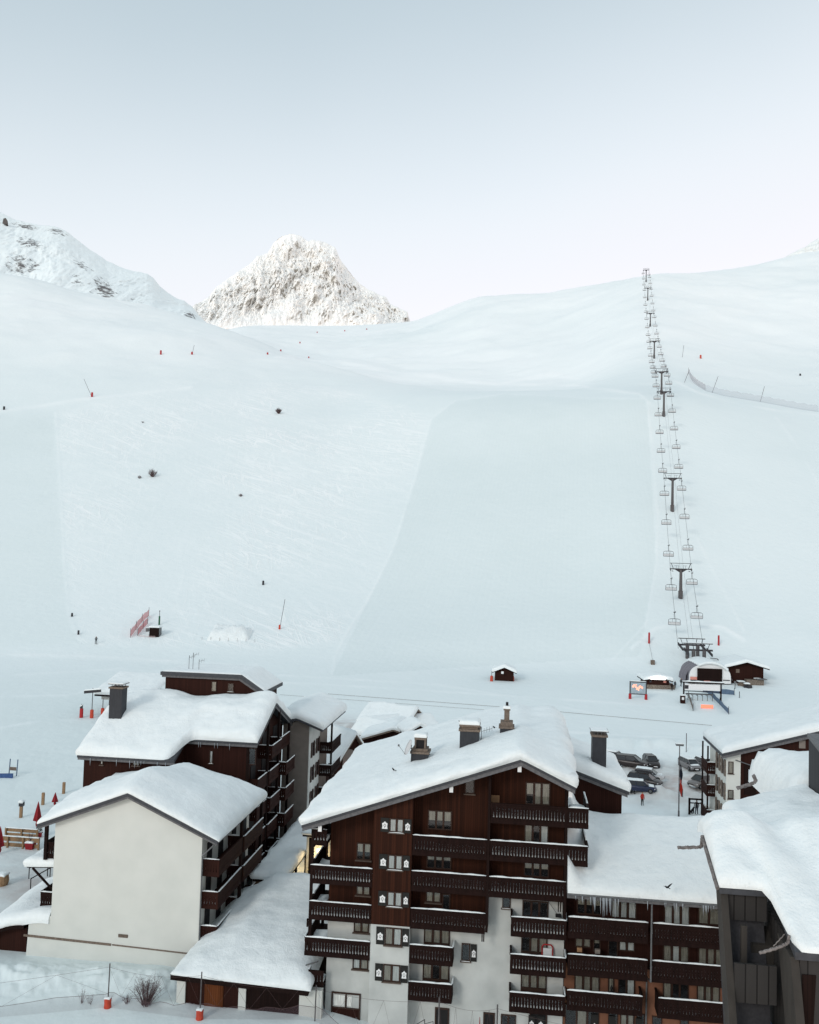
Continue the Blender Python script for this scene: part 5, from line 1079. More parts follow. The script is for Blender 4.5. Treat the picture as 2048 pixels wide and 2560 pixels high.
steep('broad chalet with snow roof hiding its walls, left half of the hamlet', 930, 1796, 140., 3.2, .5, 10, 1.1, 5)
steep('chalet with dark eave and snow-loaded roof at the right end of the hamlet', 1040, 1772, 143., 3.6, .55, 8, -1.15, 5)
steep('low snow-roofed outbuilding between the hamlet chalets', 985, 1822, 126., 4.2, .33, 8, .1, 4)
tri = thing('snowed_in_shed', 'half-buried shed showing one dark corner of boards, behind the left of the big roof', 'shed', atY(1020, 1838, 122.), 0)
p = atY(1020, 1838, 122.); Fq = Frame((p[0], p[1]), -.3); mb = MB(); mb.prism(Fq, [(0, -1), (3.4, -1), (3.4, p[2]+.2), (1.7, p[2]+1.2), (0, p[2]+.2)], 0, 4); mb.build('wall', 'wood3', tri); snow(Fq, -.4, 3.8, -.3, 4.4, lambda s, d: p[2]+1.3-np.abs(s-1.7)*.55, .6, .5, seed=5, parent=tri, name='roof_snow')

# ================================================================== chair lift
def arc(pts): return pts
TOW = [(1703, 1490, 245, 9.0), (1671, 1263, 296, 12.), (1647, 1049, 378, 11.6), (1635, 985, 408, 11.6), (1623, 894, 535, 11.6), (1616, 807, 650, 11.), (1611, 750, 757, 12.), (1607, 702, 850, 13.)]
ST = tp(1760, 1692); LY0 = 204.
def linepos(Y): return 74.2+(Y-245)*.2415
LD = np.array([.2415, 1., 0]); LD /= np.linalg.norm(LD); LS = np.array([LD[1], -LD[0], 0]); LYAW = math.atan2(.2415, 1)
def tower(Y, h, label, k):
    X = linepos(Y); zg = tz(X, Y); o = thing('lift_tower', label, 'lift tower', (0, 0, 0), 0, 'towers of the chair lift'); F = LF
    mb = MB(); mb.tube((0, 0, -2), (0, 0, 1.9), .62, 12, .60); mb.tube((0, 0, 1.9), (0, 0, 2.0), .70, 12, .70); mb.tube((0, 0, 2.0), (0, 0, h-1.3), .42, 12, .34); mb.build('mast', 'lift', o)
    mb = MB()
    mb.add([(x, y, z) for y in (-.2, .2) for x, z in ((-2.9, h-1.25), (2.9, h-1.25), (2.9, h-.95), (-2.9, h-.95))], [(0, 1, 2, 3), (4, 7, 6, 5), (0, 4, 5, 1), (2, 6, 7, 3), (1, 5, 6, 2), (0, 3, 7, 4)])
    mb.add([(x, y, z) for y in (-.18, .18) for x, z in ((-.35, h-2.0), (.35, h-2.0), (1.6, h-1.251), (-1.6, h-1.251))], [(0, 1, 2, 3), (4, 7, 6, 5), (0, 4, 5, 1), (2, 6, 7, 3), (1, 5, 6, 2), (0, 3, 7, 4)])
    mb.build('crossarm', 'liftd', o)
    mb = MB(); mb.beam((-2.95, .1, h+.45), (2.95, .1, h+.45), .14, .14)
    for s in (-1, 1):
        mb.beam((s*2.0, 0, h-.95), (s*2.5, .1, h+.4), .14, .14)
        for q in (.6, 1.2): mb.beam((s*q, .1, h-.95), (s*q, .1, h-.2), .06, .06)
        mb.beam((s*.5, .1, h-.2), (s*1.7, .1, h-.2), .05, .05)
    mb.build('gantry', 'liftd', o)
    for s in (-1, 1):
        mb = MB(); mb.beam((s*2.75, -1.9, h-1.55), (s*2.75, 1.9, h-1.25), .12, .22)
        for j in range(6): mb.tube((s*2.75-.06, -1.7+j*.68, h-1.28+j*.05), (s*2.75+.06, -1.7+j*.68, h-1.28+j*.05), .22, 10)
        mb.beam((s*2.2, -1.8, h-1.75), (s*2.2, 1.8, h-1.6), .35, .05); mb.build('sheave_train', 'liftd', o)
    mb = MB(); mb.beam((.45, 0, 0), (.38, 0, h-1.4), .05, .05)
    for j in range(int(h/.6)): mb.beam((.40, -.2, .8+j*.6), (.40, .2, .8+j*.6), .04, .04)
    mb.build('ladder', 'lift', o)
    o.matrix_world = Matrix.Translation((X, Y, zg)) @ Matrix.Rotation(-LYAW, 4, 'Z')
    for c in o.children: c.matrix_parent_inverse = Matrix()
    return np.array([X, Y, zg+h-1.05])
names = ['lowest', 'second', 'third', 'fourth', 'fifth', 'sixth', 'seventh', 'topmost']
TP = [tower(Y, h, 'chair lift tower, %s one up from the valley station' % names[i] if i < 7 else 'topmost chair lift tower, standing against the sky on the ridge', i) for i, (x, y, Y, h) in enumerate(TOW)]
s0 = np.array([linepos(LY0), LY0, tz(linepos(LY0), LY0)+6.2])
SP = [s0] + TP + [np.array([linepos(900), 900., TP[-1][2]+3])]
def cable_curve(off):
    C = []
    for i, (a, b) in enumerate(zip(SP[:-1], SP[1:])):
        L = np.linalg.norm(b-a); n = max(4, int(L/6)); sag = L*L/9000.
        for k in range(n): t = k/n; C.append(a+(b-a)*t-ZZ*sag*4*t*(1-t)+LS*off)
    C.append(SP[-1]+LS*off); return np.array(C)
for off, lab in ((-2.75, 'left'), (2.75, 'right')):
    C = cable_curve(off); mb = MB(); mb.path(list(C), .035, 4); o = mb.build('haul_cable', 'liftd'); tag(o, 'thin steel haul cable on the %s side of the chair lift' % lab, 'cable')
for off, lab in ((-.45, 'left'), (.45, 'right')):
    C = cable_curve(off)+ZZ*1.9; mb = MB(); mb.path(list(C), .018, 4); o = mb.build('signal_cable', 'lift'); tag(o, 'very thin %s signal cable running above the middle of the chair lift' % lab, 'cable')
def make_chair(far=False):
    o = thing('lift_chair', 'x', 'lift chair', (0, 0, 0), 0, 'chairs hanging from the lift cables')
    g = MB(); g.beam((-.18, -.3, .02), (.22, .3, .02), .22, .2); g.beam((.05, 0, .25), (.34, 0, .34), .1, .1)
    h = MB(); h.path([(0, 0, 0), (-.10, 0, -.5), (-.06, 0, -1.2), (0, 0, -1.65)], .05, 6)
    f_ = MB(); f_.path([(-1.1, 0, -1.62), (-.5, 0, -1.55), (.5, 0, -1.55), (1.1, 0, -1.62)], .07, 6)
    for s in (-1, 1): f_.path([(s*1.1, 0, -1.62), (s*1.38, .1, -1.8), (s*1.42, .2, -2.6), (s*1.42, .05, -3.05)], .045, 6)
    f_.path([(-.45, 0, -1.55), (-.45, .25, -2.4)], .03, 5); f_.path([(.45, 0, -1.55), (.45, .25, -2.4)], .03, 5)
    b = MB(); b.add([(x, y, z) for x in (-1.36, 1.36) for (y, z) in ((.28, -2.38), (.34, -2.36), (.16, -2.92), (.10, -2.92))], [(0, 1, 2, 3), (4, 7, 6, 5), (0, 4, 5, 1), (1, 5, 6, 2), (2, 6, 7, 3), (3, 7, 4, 0)])
    t = MB(); t.add([(x, y, z) for x in (-1.36, 1.36) for (y, z) in ((.14, -2.98), (.14, -3.10), (-.42, -3.06), (-.42, -2.95))], [(0, 1, 2, 3), (4, 7, 6, 5), (0, 4, 5, 1), (1, 5, 6, 2), (2, 6, 7, 3), (3, 7, 4, 0)])
    r = MB(); r.path([(-1.36, .1, -1.95), (-1.3, -.55, -2.3), (1.3, -.55, -2.3), (1.36, .1, -1.95)], .025, 5)
    if far:
        M_ = MB()
        for q in (g, h, f_, t):
            M_.mi = 0; M_.add(q.v, q.f)
        M_.mi = 1; M_.add(b.v, b.f); c = M_.build('chair_body', ['lift', 'dish'], o); c.matrix_parent_inverse = Matrix(); return o  # far chairs take the paler steel: haze put into their colour
    g.build('grip', 'liftd', o); h.build('hanger', 'liftd', o); f_.build('frame', 'liftd', o); b.build('backrest', 'dish', o); q = t.build('seat', 'liftd', o); r.build('safety_bar', 'lift', o)
    t2 = MB(); t2.add([(x, y, z) for x in (-1.3, 1.3) for (y, z) in ((.12, -2.977), (.08, -2.93), (-.30, -2.92), (-.38, -2.955))], [(0, 1, 2, 3), (4, 7, 6, 5), (0, 4, 5, 1), (1, 5, 6, 2), (2, 6, 7, 3), (3, 7, 4, 0)]); t2.build('seat_snow', 'snow', q)
    for c in o.children:
        c.matrix_parent_inverse = Matrix()
        for e in c.children: e.matrix_parent_inverse = Matrix()
    return o
ORD = ['first', 'second', 'third', 'fourth', 'fifth', 'sixth', 'seventh', 'eighth', 'ninth', 'tenth', 'eleventh', 'twelfth', 'thirteenth', 'fourteenth', 'fifteenth', 'sixteenth', 'seventeenth', 'eighteenth', 'nineteenth', 'twentieth']
def ordn(i):
    if i < 20: return ORD[i]
    t = {2: 'twenty', 3: 'thirty', 4: 'forty'}[(i+1)//10]; r = (i+1) % 10
    return {2: 'twentieth', 3: 'thirtieth', 4: 'fortieth'}[(i+1)//10] if r == 0 else t+'-'+ORD[r-1]
pn, pf = make_chair(), make_chair(True); used = set()
for off, side, st in ((-2.75, 'left', 19.), (2.75, 'right', 23.)):
    C = cable_curve(off); seg = np.linalg.norm(np.diff(C, axis=0), axis=1); cum = np.concatenate([[0], np.cumsum(seg)]); i = 0; s = st
    while s < cum[-1]-25:
        p = np.array([np.interp(s, cum, C[:, k]) for k in range(3)])
        src = pn if i < 14 else pf
        lab = 'lift chair on the %s cable, %s one up from the valley station' % (side, ordn(i))
        if src not in used:
            used.add(src); src.matrix_world = Matrix.Translation(Vector([float(q) for q in p])) @ Matrix.Rotation(-LYAW, 4, 'Z'); src['label'] = lab
        else: copy_thing(src, p, -LYAW, 1., lab)
        s += 20.2+14*min(1., max(0., (p[1]-400)/180)); i += 1

# ---- valley station
S_ = thing('lift_station', 'valley station of the chair lift with grey curved cover, snow roof and dark front', 'lift station', ST, 0)
Fs = Frame((float(linepos(197)), 197.), LYAW*.35); zs = tz(linepos(197), 197)
def SPX(x, y, dep): return Fs.px(x, y, dep)
L0, zb = Fs.px(1723, 1700, 0); L1 = Fs.px(1828, 1700, 0)[0]; zt = Fs.px(1775, 1674, 0)[1]
cx = (L0+L1)/2; rw = (L1-L0)/2
n = 20; H_ = 4.1
arcp = [(cx-rw*math.cos(t), zs+.4+H_*max(0., math.sin(t))**.5) for t in np.linspace(0, math.pi, n)]
mb = MB(); mb.prism(Fs, arcp, 0, .25); mb.build('front_arch', 'whitep', S_)
mb = MB()
P = np.array([[Fs.w(s, d, z+.02) for d in np.linspace(.25, 9, 8)] for s, z in arcp]); mb.grid(P)
P = np.array([[Fs.w(cx+(s-cx)*.97, d, z-.2) for d in np.linspace(.25, 9, 8)] for s, z in arcp]); mb.grid(P); mb.build('cover', 'membrane', S_, True)
for k, d_ in enumerate((1.6, 3.7, 5.8)):
    mb = MB(); Q = [(cx-(rw+.45)*math.cos(t), zs+.3+(H_+.15)*math.sin(t)**.8) for t in np.linspace(0, 1.75, 8)]
    P = np.array([[Fs.w(s-(.35*math.sin(math.pi*u)), d_+u*1.9, z+.1*math.sin(math.pi*u)) for u in np.linspace(0, 1, 6)] for s, z in Q]); mb.grid(P); mb.build('cover_panel', 'membrane', S_, True)
s0_, z0_ = Fs.px(1744, 1702, -.3); s1_, z1_ = Fs.px(1806, 1673, -.3)
mb = MB(); mb.box(Fs, s0_, s1_, -.35, -.02, z0_, z1_); mb.build('dark_screen', 'wood2', S_)
snow(Fs, cx-rw*.55, cx+rw*.80, -.4, 10.5, lambda s, d: zs+.45+H_*np.sqrt(np.clip(1-((s-cx)/rw)**2*.9, 0.05, 1))+.0*d, .55, .5, step=.5, nz=.2, seed=95, parent=S_, name='roof_snow')
mb = MB(); mb.beam(Fs.w(cx+rw*.45, 8, zs+H_+.9), Fs.w(cx+rw*.8, 8, zs+H_+.8), .15, .15); mb.beam(Fs.w(cx+rw*.8, 8, zs+H_+.8), Fs.w(cx+rw*1.05, -.2, zs+1.2), .15, .15); mb.build('side_beam', 'lift', S_)
def panel(F, x0, y0, x1, y1, dep, m, par, name='sign_panel', th=.06):
    s0, s1, z0, z1 = wpx(F, x0, y0, x1, y1, dep); mb = MB(); mb.box(F, s0, s1, dep-th, dep-.002, z0, z1); return mb.build(name, m, par), (s0, s1, z0, z1)
M['redsign'] = mat('faded_red_sign', (.62, .25, .20), .7, .2, 12)
def text(body, F, s, d, z, size, m, par, name='lettering', align='CENTER'):
    c = bpy.data.curves.new(name, 'FONT'); c.body = body; c.size = size; c.extrude = .006; c.align_x = align; c.align_y = 'CENTER'; c.materials.append(M[m])
    o = bpy.data.objects.new(name, c); COL.objects.link(o)
    o.matrix_world = Matrix.Translation(Vector([float(q) for q in F.w(s, d, z)])) @ Matrix.Rotation(-F.yaw, 4, 'Z') @ Matrix.Rotation(math.pi/2, 4, 'X')
    o.parent = par; o.matrix_parent_inverse = par.matrix_world.inverted(); return o
panel(Fs, 1726, 1692, 1743, 1699, -.1, 'redsign', S_); panel(Fs, 1760, 1702, 1776, 1707, -.4, 'redsign', S_); panel(Fs, 1726, 1700, 1760, 1706, -.1, 'dmetal', S_); panel(Fs, 1808, 1700, 1825, 1702, -.1, 'dmetal', S_)
# terminal gantries with wheels behind the cover
for k, (d_, zz_, w_) in enumerate(((11.2, zs+6.4, 3.3), (17.5, zs+7.0, 3.1))):
    mb = MB(); mb.beam(Fs.w(cx-w_, d_, zz_+1.5), Fs.w(cx+w_, d_, zz_+1.5), .22, .2)
    mb.beam(Fs.w(cx-w_, d_, zz_), Fs.w(cx+w_, d_, zz_), .35, .4)
    for s in (-2.6, -1.2, 1.2, 2.6): mb.beam(Fs.w(cx+s*.8, d_, zz_), Fs.w(cx+s, d_, zz_+1.5), .12, .12)
    mb.build('gantry', 'liftd', S_)
    for s in (-1.0, 1.4):
        mb = MB(); mb.tube(Fs.w(cx+s, d_, zs-1), Fs.w(cx+s, d_, zz_), .42, 10); mb.build('mast', 'lift', S_)
    for s in (-2.6, 2.6):
        mb = MB(); mb.beam(Fs.w(cx+s, d_-2.6, zz_-1.0), Fs.w(cx+s, d_+2.6, zz_-.1), .2, .35)
        for j in range(8): mb.tube(Fs.w(cx+s-.1, d_-2.4+j*.68, zz_-.75+j*.12), Fs.w(cx+s+.1, d_-2.4+j*.68, zz_-.75+j*.12), .25, 8)
        mb.build('wheel_bank', 'liftd', S_)
    snow_strip(Fs.w(cx-w_, d_, zz_+1.6), Fs.w(cx+w_, d_, zz_+1.6), .22, .1, 3, S_)

# ---- cabins and things round the station
def cabin(label, x0, x1, yb, yt_eave, Y, dep, slope, wallm='wood3', stone=False, over=.7, snowT=.7, yaw=.06):
    Y = tp((x0+x1)/2, yb)[1]; a = atY(x0, yb, Y); b = atY(x1, yb, Y); F = Frame((a[0], a[1]), yaw); W_ = float(np.hypot(*(b-a)[:2])); zg = a[2]; top = F.px((x0+x1)/2, yt_eave, 0)[1]
    o = thing('cabin', label, 'cabin', F.w(W_/2, dep/2, zg), -yaw); rz = W_/2*slope
    mb = MB(); mb.prism(F, [(0, zg+(.9 if stone else -1)), (W_, zg+(.9 if stone else -1)), (W_, top), (W_/2, top+rz), (0, top)], 0, dep); mb.build('wall', wallm, o)
    if stone: mb = MB(); mb.box(F, -.15, W_+1.2, -.25, dep, zg-1, zg+.899); mb.build('stone_base', 'stone', o)
    f_ = lambda s: top+rz+.1-np.abs(s-W_/2)*slope
    mb = MB(); mb.prism(F, [(-over, float(f_(-over))), (W_/2, top+rz+.12), (W_+over, float(f_(-over))), (W_+over, float(f_(-over))-.22), (W_/2, top+rz-.1), (-over, float(f_(-over))-.22)], -over, dep+.5); r_ = mb.build('roof', 'post', o)
    snow(F, -over, W_+over, -over, dep+.5, lambda s, d: f_(s)+.02, snowT, .5, step=.5, nz=.25, seed=int(x0) % 89, parent=r_, name='roof_snow', oh=.1)
    return o, F, W_, zg, top
o, F, W_, zg, top = cabin('small ticket cabin with a glowing white strip lamp, left of the lift station', 1616, 1672, 1722, 1700, 193., 6, .22, stone=True)
M['strip'] = mat('strip_lamp', (1, .95, .9), emit=4.); panel(F, 1627, 1693, 1664, 1699, -1.35, 'strip', o, 'strip_lamp', .1)
panel(F, 1624, 1701, 1629, 1706, 0, 'dmetal', o, 'window'); panel(F, 1659, 1702, 1666, 1707, 0, 'redsign', o, 'sign_panel')
o, F, W_, zg, top = cabin('larger brown cabin with wide snow roof, right of the lift station', 1820, 1907, 1708, 1668, 207., 9, .27, over=1.0)
panel(F, 1840, 1673, 1849, 1682, 0, 'cap', o, 'window')
mb = MB(); mb.box(F, 3.5, W_-.4, -1.6, -.01, zg-.5, zg+1.1); mb.build('lean_to', 'stone', o); mb = MB(); mb.box(F, 5.6, W_+.2, -2.0, -.02, zg+1.2, zg+1.35); q = mb.build('lean_to_roof', 'metal', o)
for k, (x, y) in enumerate(((1867, 1719), (1852, 1714), (1893, 1710))):
    p = tp(x, y); q = thing('stacked_clutter', ['small dark heap of lift gear under the snow, in front of the larger cabin', 'grey box half under snow, left of the gear heap', 'metal barrel by the right corner of the larger cabin'][k], ['gear', 'box', 'barrel'][k], p)
    q.name = ['gear_heap', 'gear_box', 'barrel'][k]; mb = MB()
    if k == 2: mb.lathe(p, [(.4, -.2), (.42, 0), (.42, 1.0), (.3, 1.05)], 10); mb.build('body', 'metal', q)
    else:
        for j in range(5): mb.box(Frame(p, .3*j), -.6+.2*j, -.1+.25*j, -.3, .3+.1*j, p[2]-.2, p[2]+.4+.15*((j*7) % 3))
        mb.build('pile', 'dmetal' if k == 0 else 'cap', q)
    snow(Frame(p, 0), -.5, .6, -.4, .5, lambda s, d: p[2]+(1.05 if k == 2 else .8)+0*s, .25, .3, step=.3, seed=k+3, parent=q, name='snow')
# route map board and entrance gate
def postsign(label, x0, x1, ytop, ybot, yfoot, name='map_board', pads=True):
    p = tp((x0+x1)/2, yfoot); F = Frame(p, .1); s0 = F.px(x0, ytop, 0)[0]; s1 = F.px(x1, ytop, 0)[0]; zt = F.px((x0+x1)/2, ytop, 0)[1]; zb = F.px((x0+x1)/2, ybot, 0)[1]
    o = thing(name, label, 'sign board', p, -.1)
    return o, F, s0, s1, zb, zt, p
o, F, a, b, zb, zt, p = postsign('lit piste map board on two red padded legs, left of the ticket cabin', 1576, 1616, 1705, 1735, 1748)
mb = MB(); mb.box(F, a-.12, a+.08, -.1, .1, p[2]-1, zt+.1); mb.box(F, b-.08, b+.12, -.1, .1, p[2]-1, zt+.1); mb.box(F, a+.081, b-.081, -.08, .08, zt-.1, zt+.1); mb.box(F, a+.081, b-.081, -.08, .08, zb-.12, zb+.05); mb.build('frame', 'liftd', o)
mb = MB(); mb.box(F, a+.081, b-.081, -.04, .04, zb+.051, zt-.101); M['mapboard'] = mat('map_board', (.33, .40, .44), .6, .15, 3); mb.build('board', 'mapboard', o)
M['mapglow'] = mat('lit_map', (1., .42, .30), var=.35, scale=9, emit=.85); mb = MB(); rs = np.random.RandomState(4)
for k in range(36):
    t_ = k/35; u = a+.5+(b-a-1.1)*(t_*.95+rs.randn()*.03); v = zb+.35+(zt-zb-.7)*(.62+.22*math.sin(t_*9)-.45*max(0, t_-.5)+rs.randn()*.07); r = .08+.10*rs.rand()
    mb.prism(F, [(u+r*math.cos(q), v+r*math.sin(q)) for q in np.linspace(0, 6.28, 7)[:-1]], -.055, -.0405-.0001*k)
mb.build('map_lights', 'mapglow', o)
for s in (a, b):
    mb = MB(); mb.lathe(F.w(s, 0, p[2]-.2), [(.28, 0), (.30, .2), (.28, 1.2), (.2, 1.25)], 8); mb.build('padding', 'redpad', o)
snow_strip(F.w(a, 0, zt+.1), F.w(b, 0, zt+.1), .2, .15, 2, o)
p = tp(1710, 1752); F = Frame(p, .1); o = thing('entrance_gate', 'lift entrance gate with a long pale banner between two dark posts', 'gate', p, -.1)
a = F.px(1710, 1712, 0)[0]; b = F.px(1803, 1715, 0)[0]; zt = F.px(1756, 1708, 0)[1]; zb2 = F.px(1756, 1726, 0)[1]
for s in (a, b): mb = MB(); mb.box(F, s-.13, s+.13, -.13, .13, p[2]-1.5, zt); mb.build('post', 'post', o)
mb = MB(); mb.box(F, a-.4, b+.6, -.25, .25, zt+.001, zt+.22); mb.build('beam', 'post', o); snow_strip(F.w(a-.4, 0, zt+.22), F.w(b+.6, 0, zt+.22), .5, .25, 7, o)
mb = MB(); mb.box(F, a+.15, b-.15, -.05, .05, zb2, zt-.25); bn = mb.build('banner', 'whitep', o)
mb = MB(); mb.box(F, a+.2, a+.9, -.07, -.051, zb2+.2, zt-.5); mb.prism(F, [(a+.35, zb2+.35), (a+.75, zb2+.35), (a+.55, zb2+.8)], -.09, -.071); mb.build('pictogram', 'dmetal', bn)
mb = MB(); mb.box(F, a-.1, b+.1, -.06, .06, zb2-.3, zb2-.16); mb.build('rail', 'post', o)
for k in range(6):
    s = a+1.0+k*.95; mb = MB(); mb.box(F, s-.05, s+.05, .8, .9, p[2]-1, p[2]+1.35); mb.box(F, s-.04, s+.04, .9, 2.2, p[2]+.9, p[2]+1.0); mb.build('turnstile_bar', 'metal', o)
mb = MB(); mb.box(F, a+.8, a+6.2, 2.21, 2.3, p[2]+1.0, p[2]+1.25); mb.build('turnstile_rail', 'metal', o)
q = tp(1707, 1758); F2 = Frame(q, .1); o = thing('ticket_machine', 'brown padded ticket machine at the left foot of the entrance gate', 'ticket machine', q, -.1)
mb = MB(); mb.box(F2, -.45, .45, -.35, .35, q[2]-.5, q[2]+1.5); mb.build('cabinet', 'wood3', o); mb = MB(); mb.box(F2, -.25, .2, -.4, -.351, q[2]+.7, q[2]+1.2); mb.build('screen', 'whitep', o); snow(F2, -.5, .5, -.4, .4, lambda s, d: q[2]+1.52+0*s, .2, .25, step=.2, seed=2, parent=o, name='snow')
def net(label, pts, h, m, cat='net fence', name='net_fence', pole=True, h0=.05, every=1, sheet=True, alpha=None):
    P = [tp(x, y) for x, y in pts]; o = thing(name, label, cat, P[0]); mb = MB()
    if sheet:
        for a, b in zip(P[:-1], P[1:]):
            n = max(2, int(np.linalg.norm(b-a)/1.5)); Q = [a+(b-a)*k/n for k in range(n+1)]; Q = [np.array([q[0], q[1], tz(q[0], q[1])]) for q in Q]
            mb.grid(np.array([[q+ZZ*h0, q+ZZ*h*(.92+.08*math.sin(i*2.1))] for i, q in enumerate(Q)]))
        mb.build('netting', m, o, fix=False)
    for q in P[::every]:
        if pole: k = MB(); k.tube(q-ZZ*.5, q+ZZ*(h+.35), .05, 6); k.build('pole', 'dmetal', o)
    return o
net('short blue crowd fence running down right of the entrance gate', [(1768, 1732), (1782, 1745), (1800, 1763), (1822, 1786)], 1.1, 'bluegrey')
net('horizontal blue-grey fence behind the entrance gate', [(1758, 1731), (1800, 1735), (1836, 1738)], 1.1, 'bluegrey')
net('leaning line of dark fence poles left of the orange lane sign', [(1722, 1745), (1728, 1762), (1733, 1778)], 1.1, 'greyp')
net('faint pale blue net left of the entrance gate', [(1655, 1738), (1668, 1744), (1690, 1745)], .9, 'blue_faint') if False else None
p = tp(1768, 1772); F = Frame(p, .05); o = thing('lane_sign', 'glowing orange-red lane display standing in the snow before the gate', 'sign', p)
M['orglow'] = mat('orange_display', (1., .22, .13), var=.3, scale=14, emit=.85); mb = MB(); mb.box(F, -1.15, 1.15, -.05, .05, p[2]+.1, p[2]+.75); mb.build('display', 'orglow', o)
for s in (-1, 1): mb = MB(); mb.box(F, s-.05, s+.05, .06, .14, p[2]-.6, p[2]+.7); mb.build('leg', 'metal', o)
for k, (x, y) in enumerate(((1849, 1745), (1838, 1722))):
    p = tp(x, y); o = thing('marker_pole', ['thin lone pole in the snow right of the entrance gate', 'short sign pole between the gate and the larger cabin'][k], 'pole', p); mb = MB(); mb.tube(p-ZZ*.5, p+ZZ*1.3, .07, 6); mb.build('pole', 'dmetal', o)
    if k: mb = MB(); mb.box(Frame(p), -.25, .25, -.08, -.05, p[2]+1.2, p[2]+1.6); mb.build('plate', 'metal', o)

# ================================================================== cars in the car park
def car(name, label, px, py, rz, col, L=4.3, W_=1.78, H_=1.48, kind='hatch', snowc=.0, box=False, sc=1.0):
    """a car modelled along +x (nose at +x), standing on the ground"""
    p = tp(px, py); paint = mat(name+'_paint', col, .35, .08, 3, spec=.5)
    o = thing(name, label, 'car', (0, 0, 0)); h = L/2
    # body: stations from tail to nose: x, z_bottom, z_belt, half width
    ST_ = [(-h, .42, .80, .60), (-h+.12, .25, .95, .76), (-h+.6, .22, .98, .86), (-.4, .20, .94, W_/2), (.5, .20, .92, W_/2), (h-1.0, .22, .88, .87), (h-.35, .24, .78, .80), (h-.06, .30, .66, .68), (h, .40, .56, .52)]
    def ring(x, zb, zt, w_): return [(x, -w_*.92, zb), (x, -w_, zb+.14), (x, -w_*1.0, (zb+zt)/2+.05), (x, -w_*.95, zt-.05), (x, -w_*.80, zt), (x, 0, zt+.03), (x, w_*.80, zt), (x, w_*.95, zt-.05), (x, w_, (zb+zt)/2+.05), (x, w_, zb+.14), (x, w_*.92, zb)]
    mb = MB(); R = [ring(*q) for q in ST_]; mb.grid(np.array(R)); mb.add(R[0], [tuple(range(11))]); mb.add(R[-1], [tuple(range(11))])
    # arches
    body = mb.build('body', paint, o, True)
    # greenhouse: glass band and painted roof
    if kind == 'hatch': G0 = (-h+.15, -h+.55, .35, 1.15)
    elif kind == 'wagon': G0 = (-h+.12, -h+.38, .45, 1.25)
    else: G0 = (-h+.10, -h+.30, .65, 1.35)
    x0, x1, x2, x3 = G0; zt = H_
    mb = MB(); V = []
    for x, z, w_ in ((x0, .94, .74), (x1, zt-.06, .58), (x2, zt-.02, .60), (x3, .92, .76)): V += [(x, -w_, z), (x, w_, z)]
    V += [(x0+.2, -.80, .93), (x0+.2, .80, .93), (x3-.4, -.84, .92), (x3-.4, .84, .92)]
    mb.add(V, [(0, 1, 3, 2), (2, 3, 5, 4), (4, 5, 7, 6), (0, 2, 8), (1, 9, 3), (2, 4, 10, 8), (3, 9, 11, 5), (4, 6, 10), (5, 11, 7), (0, 8, 10, 6, 7, 11, 9, 1)])
    mb.build('windows', 'darkglass', o)
    mb = MB(); mb.add([(x, s*w_, z) for z0 in (0, .05) for x, w_, z in ((x1-.05, .60, zt-.055+z0), (x2+.06, .62, zt-.015+z0)) for s in (-1, 1)], [(0, 1, 3, 2), (4, 6, 7, 5), (0, 2, 6, 4), (1, 5, 7, 3), (0, 4, 5, 1), (2, 3, 7, 6)])
    for s in (-1, 1):
        mb.tube((x2+.05, s*.60, zt-.02), (x3, s*.77, .93), .035, 5); mb.tube((x1, s*.59, zt-.04), (x0, s*.74, .95), .045, 5); mb.tube(((x1+x2)/2+.1, s*.62, zt-.03), ((x1+x2)/2+.15, s*.82, .94), .035, 5)
    mb.build('roof', paint, o)
    for sx in (-h+.78, h-.82):
        for s in (-1, 1):
            mb = MB(); mb.tube((sx, s*(W_/2-.20), .31), (sx, s*(W_/2+.005), .31), .315, 14); wo = mb.build('wheel', 'tyre', o)
            r = MB(); r.tube((sx, s*(W_/2+.006), .31), (sx, s*(W_/2+.016), .31), .19, 10); r.build('rim', 'metal', wo)
    for s in (-1, 1):
        mb = MB(); mb.add([(h-.30, s*.80, .66), (h-.03, s*.62, .60), (h-.05, s*.60, .46), (h-.28, s*.82, .52), (h-.34, s*.74, .66), (h-.10, s*.58, .62), (h-.12, s*.56, .44), (h-.34, s*.76, .50)], [(0, 1, 2, 3), (4, 7, 6, 5), (0, 4, 5, 1), (2, 6, 7, 3), (0, 3, 7, 4), (1, 5, 6, 2)]); mb.build('headlight', 'dish', o)
        mb = MB(); mb.box(LF, .55, .72, s*.90-.09, s*.90+.09, .92, 1.06); mb.build('mirror', paint, o)
        mb = MB(); mb.box(LF, -h+.0, -h+.10, s*.60-.10, s*.60+.10, .62, .82); mb.build('tail_light', 'redpad', o)
    mb = MB(); mb.box(LF, h-.03, h+.012, -.26, .26, .30, .41); mb.build('number_plate', 'whitep', o)
    mb = MB(); mb.box(LF, h-.06, h+.008, -.50, .50, .44, .52); mb.build('grille', 'dark', o)
    if snowc: 
        snow(LF, x1-.1, x2+.1, -.62, .62, lambda s, d: zt+.03+0*s, snowc, .25, step=.3, seed=int(px) % 50, parent=o, name='roof_snow', nz=.4, oh=.02)
        snow(LF, x3-.1, h-.35, -.66, .66, lambda s, d: .93-.02*s+0*d-.06*np.clip(s-1, 0, 2), snowc*.5, .2, step=.3, seed=int(py) % 50, parent=o, name='bonnet_snow', nz=.4, oh=.0)
